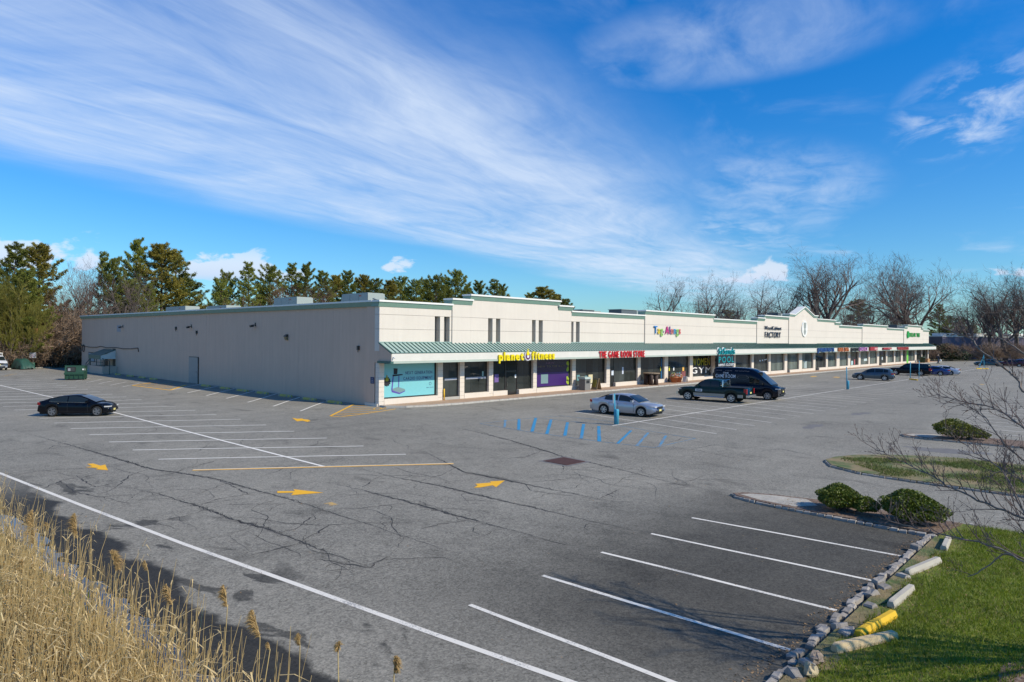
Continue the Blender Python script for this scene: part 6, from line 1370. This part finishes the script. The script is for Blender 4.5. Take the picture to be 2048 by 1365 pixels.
leafy_blob('clipped_shrub', (23.1, 5.15, .10), .70, .72, .42, 11500, .065, 'larger clipped evergreen mound next to the lawn and wheel stops', 'shrub', 'clipped shrubs', seed=5, lobes=[(0, 0, 0, 1), (0, .18, .05, .92), (.05, -.28, -.04, .82)])
leafy_blob('clipped_shrub', (45.0, 7.8, .10), .80, .95, .50, 7500, .085, 'spreading evergreen shrub on the far bed near the right lot', 'shrub', 'clipped shrubs', m=mat('shrub_leaf_olive', (.14, .15, .018), .55, var=.5, vs=3, transl=.15), seed=6, lobes=[(0, .2, 0, 1), (0, -.4, -.1, .75), (.3, -.9, -.22, .5), (-.2, .4, .1, .8)])
for i, (px, D, w, h) in enumerate(((1878,199,3.0,3.6),(1893,198,4.0,4.6),(1912,199,3.2,3.0),(1868,202,2.6,4.5))):
    P = atD(px, 700, D); leafy_blob('evergreen_bush', (P.x, P.y, 0), w, w, h/2, 1500, .5, 'dark evergreen bush at the end of the shops', 'bush', 'evergreen bushes at the building end', m=mat('bush_dark', (.022, .040, .012), .7, var=.5, vs=1), seed=60+i, trunk=False)
# distant woods that read as one mass
mb = MB(); r_ = random.Random(77)
for k in range(5200):
    px = r_.uniform(-700, 2900); D = r_.uniform(310, 420); P = atD(px, 680, D); h = r_.uniform(0, 1)**1.3*(9+3*math.sin(px*.013)+2*math.sin(px*.05)); u = Vector((r_.gauss(0, .5), r_.gauss(0, .5), r_.uniform(.4, 1))).normalized(); w = RT*r_.uniform(.25, .7); L = r_.uniform(1.5, 3.5)
    c = Vector((P.x, P.y, h)); mb.add([c-w, c+w, c+u*L+w*.2, c+u*L-w*.2], [(0, 1, 2, 3)])
tag(mb.build('distant_woods', mat('woods_brown', (.11, .085, .075), .95, var=.5, vs=.06)), 'hazy brown leafless woods far beyond the lots', 'woods', None, 'stuff')

# --- the leafless tree whose branches reach in from the right
FT = thing('bare_tree', (16.6, -2.6, .1), 'leafless tree reaching budded branches over the lawn and driveway', 'tree')
tk = MB(); cb_ = MB(); fr_ = random.Random(5)
base = Vector((16.6, -2.6, .1)); fork = Vector((16.5, -2.3, 2.1))
tk.tube([base, base+Vector((.05, .1, 1.0)), fork], [.20, .16, .14], 10)
def twig(p, d, L, rad, lvl):
    n = 4; P = [p]; dd = d.copy()
    for i in range(n): dd = (dd+rvec(fr_)*.20+Vector((0, 0, .05))).normalized(); P.append(P[-1]+dd*L/n)
    cb_.tube(P, [rad, rad*.85, rad*.7, rad*.55, rad*.4], 4 if lvl else 5, cap=False)
    e = P[-1]; cb_.tube([e, e+dd*.015, e+dd*.04], [rad*.5, rad*.5+.0035, .001], 4, cap=False)     # bud
    if lvl < 2:
        for k in range(fr_.choice((2, 3, 4)) if lvl == 0 else fr_.choice((1, 2, 2))):
            t = fr_.uniform(.2, .95); i = min(n-1, int(t*n)); c = P[i].lerp(P[i+1], t*n-i); u = (dd*.8+dd.cross(rvec(fr_)).normalized()*.75+Vector((0, 0, .28))).normalized(); twig(c, u, L*fr_.uniform(.35, .6), max(.0035, rad*.6), lvl+1)
def limb_px(pts, depths, r0_, r1_, ntw, tl=.55):
    P = [fork]+[fork.lerp(atD(*pts[0], depths[0]), .55)+Vector((0, 0, .25))]+[atD(*p, d) for p, d in zip(pts, depths)]; n = len(P); Q = []
    for i in range(n-1):
        p0, p1, p2, p3 = P[max(i-1, 0)], P[i], P[i+1], P[min(i+2, n-1)]
        for k in range(4):
            t = k/4; Q.append(.5*((2*p1)+(-p0+p2)*t+(2*p0-5*p1+4*p2-p3)*t*t+(-p0+3*p1-3*p2+p3)*t**3)+rvec(fr_)*.018)
    Q.append(P[-1]); m = len(Q); tk.tube(Q, [r0_+(r1_-r0_)*(i/(m-1))**.6 for i in range(m)], 7)
    for k in range(ntw):
        t = .30+.70*(k+fr_.random())/ntw; x = min(m-1.001, t*(m-1)); i = int(x); c = Q[i].lerp(Q[i+1], x-i); d = (Q[i+1]-Q[i]).normalized(); u = (d*.75+d.cross(rvec(fr_)).normalized()*.6+Vector((0, 0, .30))).normalized()
        twig(c, u, tl*fr_.uniform(.6, 1.25)*(1.15-.5*t), .009*(1.2-.6*t), 0)
limb_px([(2070,800),(2033,755),(1970,708),(1946,683),(1913,668),(1885,655)], [11.2,11.4,11.8,12.0,12.2,12.4], .032, .007, 20)
limb_px([(2120,905),(2048,858),(2001,822),(1943,808),(1904,797),(1872,790)], [10.8,11.2,11.6,12.0,12.3,12.5], .030, .006, 24)
limb_px([(2110,1130),(2048,1024),(2018,960),(1991,929),(1950,905),(1915,880)], [10.2,10.4,10.7,11.0,11.3,11.5], .030, .006, 24)
limb_px([(2120,1060),(2048,1035),(1975,1008),(1904,977),(1864,953),(1825,935),(1788,916),(1745,895)], [10.2,10.5,10.9,11.3,11.6,11.8,12.0,12.2], .034, .006, 30)
limb_px([(2130,1150),(2048,1117),(1956,1084),(1892,1072),(1856,1062),(1804,1050),(1770,1038)], [9.8,10.0,10.4,10.7,10.9,11.1,11.3], .026, .006, 18)
limb_px([(2120,1000),(2080,985),(2040,960),(2000,945),(1965,960)], [10.4,10.6,10.8,11.0,11.1], .022, .005, 12)
limb_px([(2090,1130),(2017,1108),(1974,1135),(1935,1154)], [9.8,10.1,10.3,10.4], .03, .006, 4)
limb_px([(2100,730),(2060,715),(2020,688),(1990,670)], [11.2,11.4,11.6,11.8], .03, .007, 7)
limb_px([(2110,960),(2060,930),(2010,890),(1980,850),(1960,820)], [10.8,11.0,11.2,11.4,11.6], .035, .007, 9)
for k in range(8):      # the rest of its crown, whose shade falls on the near bays
    a = 2.0+k*.42+fr_.gauss(0, .15); d = Vector((math.cos(a), math.sin(a)*.55, .75)).normalized(); P = [fork]; 
    for s_ in range(6): d = (d+rvec(fr_)*.16+Vector((0, 0, .02))).normalized(); P.append(P[-1]+d*.85)
    if min((p-CAM).length for p in P) < 3.0: continue
    tk.tube(P, [.075, .06, .05, .04, .03, .02, .012], 6)
    for q2 in range(13):
        t = .2+.8*(q2+.5)/13; x = t*5.99; i = int(x); c = P[i].lerp(P[i+1], x-i); dd = (P[i+1]-P[i]).normalized(); u = (dd*.8+dd.cross(rvec(fr_)).normalized()*.6+Vector((0, 0, .3))).normalized(); twig(c, u, 1.1, .013, 0)
M_BR = mat('branch_grey', (.21, .175, .15), .9, var=.35, vs=6)
tk.build('trunk', M_BR, FT, True); cb_.build('crown', mat('twig_plum', (.15, .105, .09), .9, var=.3, vs=6), FT)

# --- lawn and island grass blades
def blades(name, n, sample, m, h0, h1, w, z, label, seed):
    r = random.Random(seed); mb = MB()
    for k in range(n):
        x, y = sample(r); a = r.uniform(0, 6.28); h = r.uniform(h0, h1); dx, dy = math.cos(a)*w, math.sin(a)*w; lx, ly = r.gauss(0, .5)*h, r.gauss(0, .5)*h
        mb.add([(x-dx, y-dy, z), (x+dx, y+dy, z), (x+lx, y+ly, z+h)], [(0, 1, 2)])
    tag(mb.build(name, m), label, 'grass', None, 'stuff')
def s_lawn(r):
    while True:
        x, y = r.uniform(9, 24), r.uniform(-1.5, 4.0)
        if y < 3.72+.25*math.sin(x*2.3)+r.gauss(0, .14) and ((x-12.9)/1.85)**2+((y-.35)/1.3)**2 > .9: return x, y
blades('lawn_grass', 60000, s_lawn, M_GRASSB, .04, .11, .009, .11, 'short bright green lawn grass beside the near bays', 8)
def s_dry(r):
    while True:
        x, y = r.uniform(9, 24), r.uniform(-1.5, 4.25)
        if r.random() < (.9 if y > 3.5 else .35+.3*math.sin(x*1.7+y*2.1)): return x, y
blades('lawn_thatch', 16000, s_dry, mat('thatch', (.34, .27, .13), .8, var=.5, vs=2, transl=.2), .02, .07, .007, .108, 'dry straw thatch through the lawn edge', 18)
def s_isl(r):
    while True:
        x, y = r.uniform(30.4, 37.2), r.uniform(-2, 10.3)
        if math.sin(x*1.9+y*.6)+math.sin(y*1.3-x*.5)+r.gauss(0, .5) > .1 and (y < 8 or abs(x-33.2) < 2.4*(10.6-y)/2.6): return x, y
blades('island_grass', 16000, s_isl, M_GRASSD, .05, .12, .014, .10, 'patchy winter grass on the island between the driveways', 9)

lt = MB(); lr_ = random.Random(15)
for k in range(1500):
    c_ = lr_.random()
    if c_ < .45: x, y, z = lr_.uniform(9, 22), 4.62+abs(lr_.gauss(0, .16)), .008
    elif c_ < .7: x, y, z = lr_.uniform(22.4, 24), lr_.uniform(4.2, 9), .112
    elif c_ < .85: x, y, z = lr_.uniform(9, 24), lr_.uniform(-1, 4), .15
    else: x, y, z = lr_.uniform(6, 30), lr_.uniform(5, 30), .008
    a = lr_.uniform(0, 6.28); l_ = lr_.uniform(.012, .035); u = Vector((math.cos(a), math.sin(a), lr_.gauss(0, .25)))*l_; w = Vector((-math.sin(a), math.cos(a), lr_.gauss(0, .3)))*l_*.55; p = Vector((x, y, z))
    lt.add([p-u, p+w, p+u, p-w], [(0, 1, 2, 3)])
tag(lt.build('leaf_litter', mat('dead_leaf', (.26, .17, .09), .9, var=.6, vs=3)), 'dead leaves and grit scattered along the kerb and lot', 'leaves', None, 'stuff')
# --- reed bed
rr_ = random.Random(9); mb = MB(); leafs = MB()
def reed(mbx, x, y, h, r0_, lean):
    P = [Vector((x, y, .02))]; d = Vector((lean[0], lean[1], 1)).normalized()
    for s_ in range(3): d = (d+Vector((lean[0]*.35, lean[1]*.35, 0))+rvec(rr_)*.04).normalized(); P.append(P[-1]+d*h/3)
    mbx.tube(P, [r0_, r0_*.9, r0_*.7, r0_*.35], 3, cap=False); return P
cnt = 0
while cnt < 9500:
    D = 4.3+rr_.random()**1.25*21; px = rr_.uniform(-200, 1000); c = CAM + (F0 + RT*((px-1024)/FPX))*D; x, y = c.x, c.y
    if x > 4.38 or (D < 5.2 and px > 560): continue
    edge_ = 4.38-x
    if rr_.random() > min(1, .06+max(0, edge_-.3)**1.2*.62): continue
    cnt += 1; h = rr_.uniform(1.0, 2.05)*(1.0 if edge_ > .8 else .92)
    P = reed(mb, x, y, h, rr_.uniform(.0055, .010), (rr_.gauss(.01, .06), rr_.gauss(0, .06)))
    for k in range(rr_.choice((0, 1, 1, 2, 3, 4))):
        t = rr_.uniform(.2, 1.0)*2.99; i = int(t); c = P[i].lerp(P[i+1], t-i); a = rr_.uniform(0, 6.28); out = Vector((math.cos(a), math.sin(a), rr_.uniform(.1, .9))).normalized(); w = out.cross(Vector((0, 0, 1)))
        w = (w.normalized() if w.length > .01 else Vector((1, 0, 0)))*rr_.uniform(.005, .012); L = rr_.uniform(.12, .46); m1 = c+out*L*.5; e = m1+(out+Vector((0, 0, -rr_.uniform(.3, 1.9)))).normalized()*L*.6
        leafs.add([c-w, c+w, m1+w*.8, m1-w*.8, e], [(0, 1, 2, 3), (3, 2, 4)])
tag(mb.build('reed_stems', M_REED), 'dense bed of dry straw coloured reed stems by the swale', 'reeds', None, 'stuff'); tag(leafs.build('reed_leaves', mat('reed_leaf', (.66, .50, .25), .75, var=.4, vs=1.3, transl=.25)), 'curled pale dry leaves through the reed bed', 'reeds', None, 'stuff')
g2 = MB()
for k in range(2500):
    D = rr_.uniform(6, 24); px = rr_.uniform(-160, 900); c = CAM + (F0 + RT*((px-1024)/FPX))*D
    if c.x > 4.1: continue
    a = rr_.uniform(0, 6.28); L = rr_.uniform(.1, .4); z = rr_.uniform(.03, .25); d = Vector((math.cos(a), math.sin(a), rr_.gauss(0, .25))); w = Vector((-d.y, d.x, 0))*.012; p = Vector((c.x, c.y, z)); g2.add([p-w, p+w, p+d*L], [(0, 1, 2)])
tag(g2.build('reed_litter', mat('reed_litter_mat', (.34, .27, .15), .9, var=.5, vs=1.5)), 'flattened dead reed litter on the bank', 'reeds', None, 'stuff')
g3 = MB()
for k in range(1300):
    cxg, cyg = rr_.choice(((3.2, 21), (3.4, 15.5), (3.0, 12.5), (2.6, 17.5))); x, y = rr_.gauss(cxg, .4), rr_.gauss(cyg, .9); a = rr_.uniform(0, 6.28); h = rr_.uniform(.15, .5); w = Vector((math.cos(a), math.sin(a), 0))*.010; p = Vector((x, y, .03)); g3.add([p-w, p+w, p+Vector((rr_.gauss(0, .3)*h, rr_.gauss(0, .3)*h, h))], [(0, 1, 2)])
tag(g3.build('bank_grass', M_GRASSB), 'few fresh green grass blades low among the reeds', 'grass', None, 'stuff')
PLUMES = [((65,1022),(70,1090),1.0,3.5,'tallest double reed plume at the edge of the swale'), ((150,1028),(155,1078),.95,3.9,'bushy golden reed plume leaning over the wet asphalt'), ((90,1046),(92,1062),.5,3.9,'thin small reed plume between two bushy ones'), ((222,1102),(232,1143),.85,3.7,'one sided reed plume bent away from the water'), ((45,1120),(46,1150),.7,2.6,'brown reed plume deep in the bed'), ((290,1122),(296,1142),.5,4.0,'blurred short reed plume over the water'),
          ((333,1170),(345,1210),.85,3.8,'slanting reed plume halfway along the swale'), ((448,1172),(455,1215),.8,4.0,'upright amber reed plume halfway along the swale'), ((505,1222),(520,1275),1.15,3.7,'broad full reed plume over the dark wet patch'), ((536,1286),(540,1300),.5,3.8,'small reed tuft beneath the broad plume'), ((598,1268),(600,1292),.55,4.0,'short ragged reed plume past the broad one'), ((680,1285),(676,1305),.55,4.05,'fan shaped reed plume near the end of the bed'), ((790,1314),(788,1348),.75,4.1,'last golden reed plume standing by the edge line')]
for (tp, bp, s_, X_, lab) in PLUMES:
    t = onX(*tp, X_); b = onX(*bp, X_); R_ = thing('plumed_reed', (b.x, b.y+.05, .02), lab, 'reed', 'plumed reeds')
    st = MB(); root = Vector((b.x-.05+rr_.gauss(0, .12), b.y+.05+rr_.gauss(0, .15), .02)); st.tube([root, root.lerp(b, .5)+Vector((.02, .02, 0)), b, b.lerp(t, .8)], [.008, .007, .0055, .003], 4); st.build('stem', M_REED, R_)
    pm_ = MB(); ax = t-b; L = ax.length
    side = (-RT if rr_.random() < .7 else RT)
    for k in range(int(520*s_)):
        f_ = rr_.random(); c = b+ax*f_; w_ = L*.42*math.sin(math.pi*min(1, f_*.85+.12)); d = (side*rr_.uniform(.1, 1.0)+rvec(rr_)*.35+ax.normalized()*rr_.uniform(.2, .9)).normalized(); l_ = w_*rr_.uniform(.5, 1.2)+.02; ww = d.cross(rvec(rr_)).normalized()*.0026; m1 = c+d*l_*.55
        e = m1+(d+Vector((0, 0, -.9))).normalized()*l_*.5; pm_.add([c-ww, c+ww, m1+ww*1.4, m1-ww*1.4, e], [(0, 1, 2, 3), (3, 2, 4)])
    pm_.build('plume', M_PLUME, R_)
# bare bramble at the very left edge
BR_ = thing('bramble', (3.3, 24.2, .03), 'bare reddish bramble stems arching at the edge of the swale', 'shrub'); mb = MB()
for k in range(46):
    p = Vector((rr_.gauss(3.3, .35), rr_.gauss(24.2, .7), .03)); a = rr_.uniform(0, 6.28); d = Vector((math.cos(a)*.5, math.sin(a)*.5, 1)).normalized(); P = [p]
    for s_ in range(6): d = (d+Vector((math.cos(a), math.sin(a), 0))*.14+Vector((0, 0, -.16*s_*.4))+rvec(rr_)*.1).normalized(); P.append(P[-1]+d*rr_.uniform(.16, .26))
    mb.tube(P, [.007, .006, .006, .005, .004, .003, .002], 4, cap=False)
mb.build('canes', mat('cane_red', (.14, .075, .055), .8, var=.3), BR_)
# litter on the bank
p = gnd(116, 1155, .05); o = MB().tube([(p.x, p.y, .08), (p.x+.12, p.y-.1, .09)], [.035, .035], 10).build('litter_bottle', flat('litter_pink', (.65, .38, .28)), None, True); tag(o, 'pink litter tube lying by the swale water', 'litter')

# ================================================================== FAR BUILDINGS
p1, p2 = atD(1884, 700, 216), atD(2230, 700, 228); d = (Vector((p2.x, p2.y, 0))-Vector((p1.x, p1.y, 0))); L = d.length; d.normalize(); bk = Vector((-d.y, d.x, 0)); bk = bk if bk.dot(F0) > 0 else -bk
WH = thing('warehouse', (p1.x, p1.y, 0), 'long low grey violet warehouse wall behind the far cars and bare trees', 'building')
o1 = Vector((p1.x, p1.y, 0)); M_WH = wall_mat('warehouse_violet', (.165, .15, .20))
npan = 9
for k in range(npan):
    a, b = o1+d*(L*k/npan+.05), o1+d*(L*(k+1)/npan-.05); MB().prism([a, b, b+bk*.4, a+bk*.4], (0, 0, 7.0)).build('wall_panel', M_WH, WH)
MB().prism([o1+bk*.2, o1+d*L+bk*.2, o1+d*L+bk*40, o1+bk*40], (0, 0, 7.1)).build('core', mat('wh_joint', (.12, .11, .13), .95), WH)
MB().prism([o1-bk*.1+ZUP*7.1, o1+d*L-bk*.1+ZUP*7.1, o1+d*L+bk*40+ZUP*7.1, o1+bk*40+ZUP*7.1], (0, 0, .3)).build('roof', mat('wh_roof', (.5, .5, .48), .9), WH)
for k in range(5):
    c = o1+d*(L*(.08+.2*k))+bk*6; MB().prism([c+ZUP*7.41, c+d*6+ZUP*7.41, c+d*6+bk*4+ZUP*7.41, c+bk*4+ZUP*7.41], (0, 0, 1.0)).build('roof_hatch', M_TRIMW, WH)
for nm, px0, px1, D, zb, zt, col, rc, lab in (('flat_roof_building', 1925, 2010, 300, 0, 9.4, (.62, .62, .60), (.6, .6, .58), 'pale flat roofed building beyond the warehouse'), ('flat_roof_building', 1985, 2130, 330, 0, 9.0, (.45, .5, .5), (.55, .58, .56), 'grey green flat roofed building far behind the warehouse'), ('house', 60, 92, 168, 0, 6.5, (.66, .67, .66), (.32, .20, .15), 'white house glimpsed through the brush beyond the left lot'), ('house', 8, 40, 170, 0, 6.0, (.42, .24, .10), (.2, .12, .1), 'ochre house glimpsed through the pines beyond the left lot')):
    a, b = atD(px0, 700, D), atD(px1, 700, D); a.z = b.z = 0; R_ = thing(nm, (a.x, a.y, 0), lab, 'building'); dd = (b-a).normalized(); bb = Vector((-dd.y, dd.x, 0)); bb = bb if bb.dot(F0) > 0 else -bb
    MB().prism([a, b, b+bb*10, a+bb*10], (0, 0, zt*.8)).build('wall', flat('far_wall_%d' % px0, col, .9), R_)
    if nm == 'house':
        m_ = (a+b)/2; MB().prism([a-dd*.4+ZUP*(zt*.8), b+dd*.4+ZUP*(zt*.8), m_+ZUP*(zt*1.2)], bb*10).build('roof', flat('far_roof_%d' % px0, rc, .9), R_)
    else: MB().prism([a-dd*.3-bb*.3+ZUP*(zt*.8), b+dd*.3-bb*.3+ZUP*(zt*.8), b+dd*.3+bb*10+ZUP*(zt*.8), a-dd*.3+bb*10+ZUP*(zt*.8)], (0, 0, .5)).build('roof', flat('far_roof_%d' % px0, rc, .9), R_)
    Lw = (b-a).length; nw = max(2, int(Lw/4))
    for k in range(nw):
        c = a+dd*(Lw*(k+.3)/nw)-bb*.06; MB().prism([c+ZUP*1.2, c+dd*1.4+ZUP*1.2, c+dd*1.4+ZUP*2.8, c+ZUP*2.8], bb*.05).build('window', M_GLASS, R_)
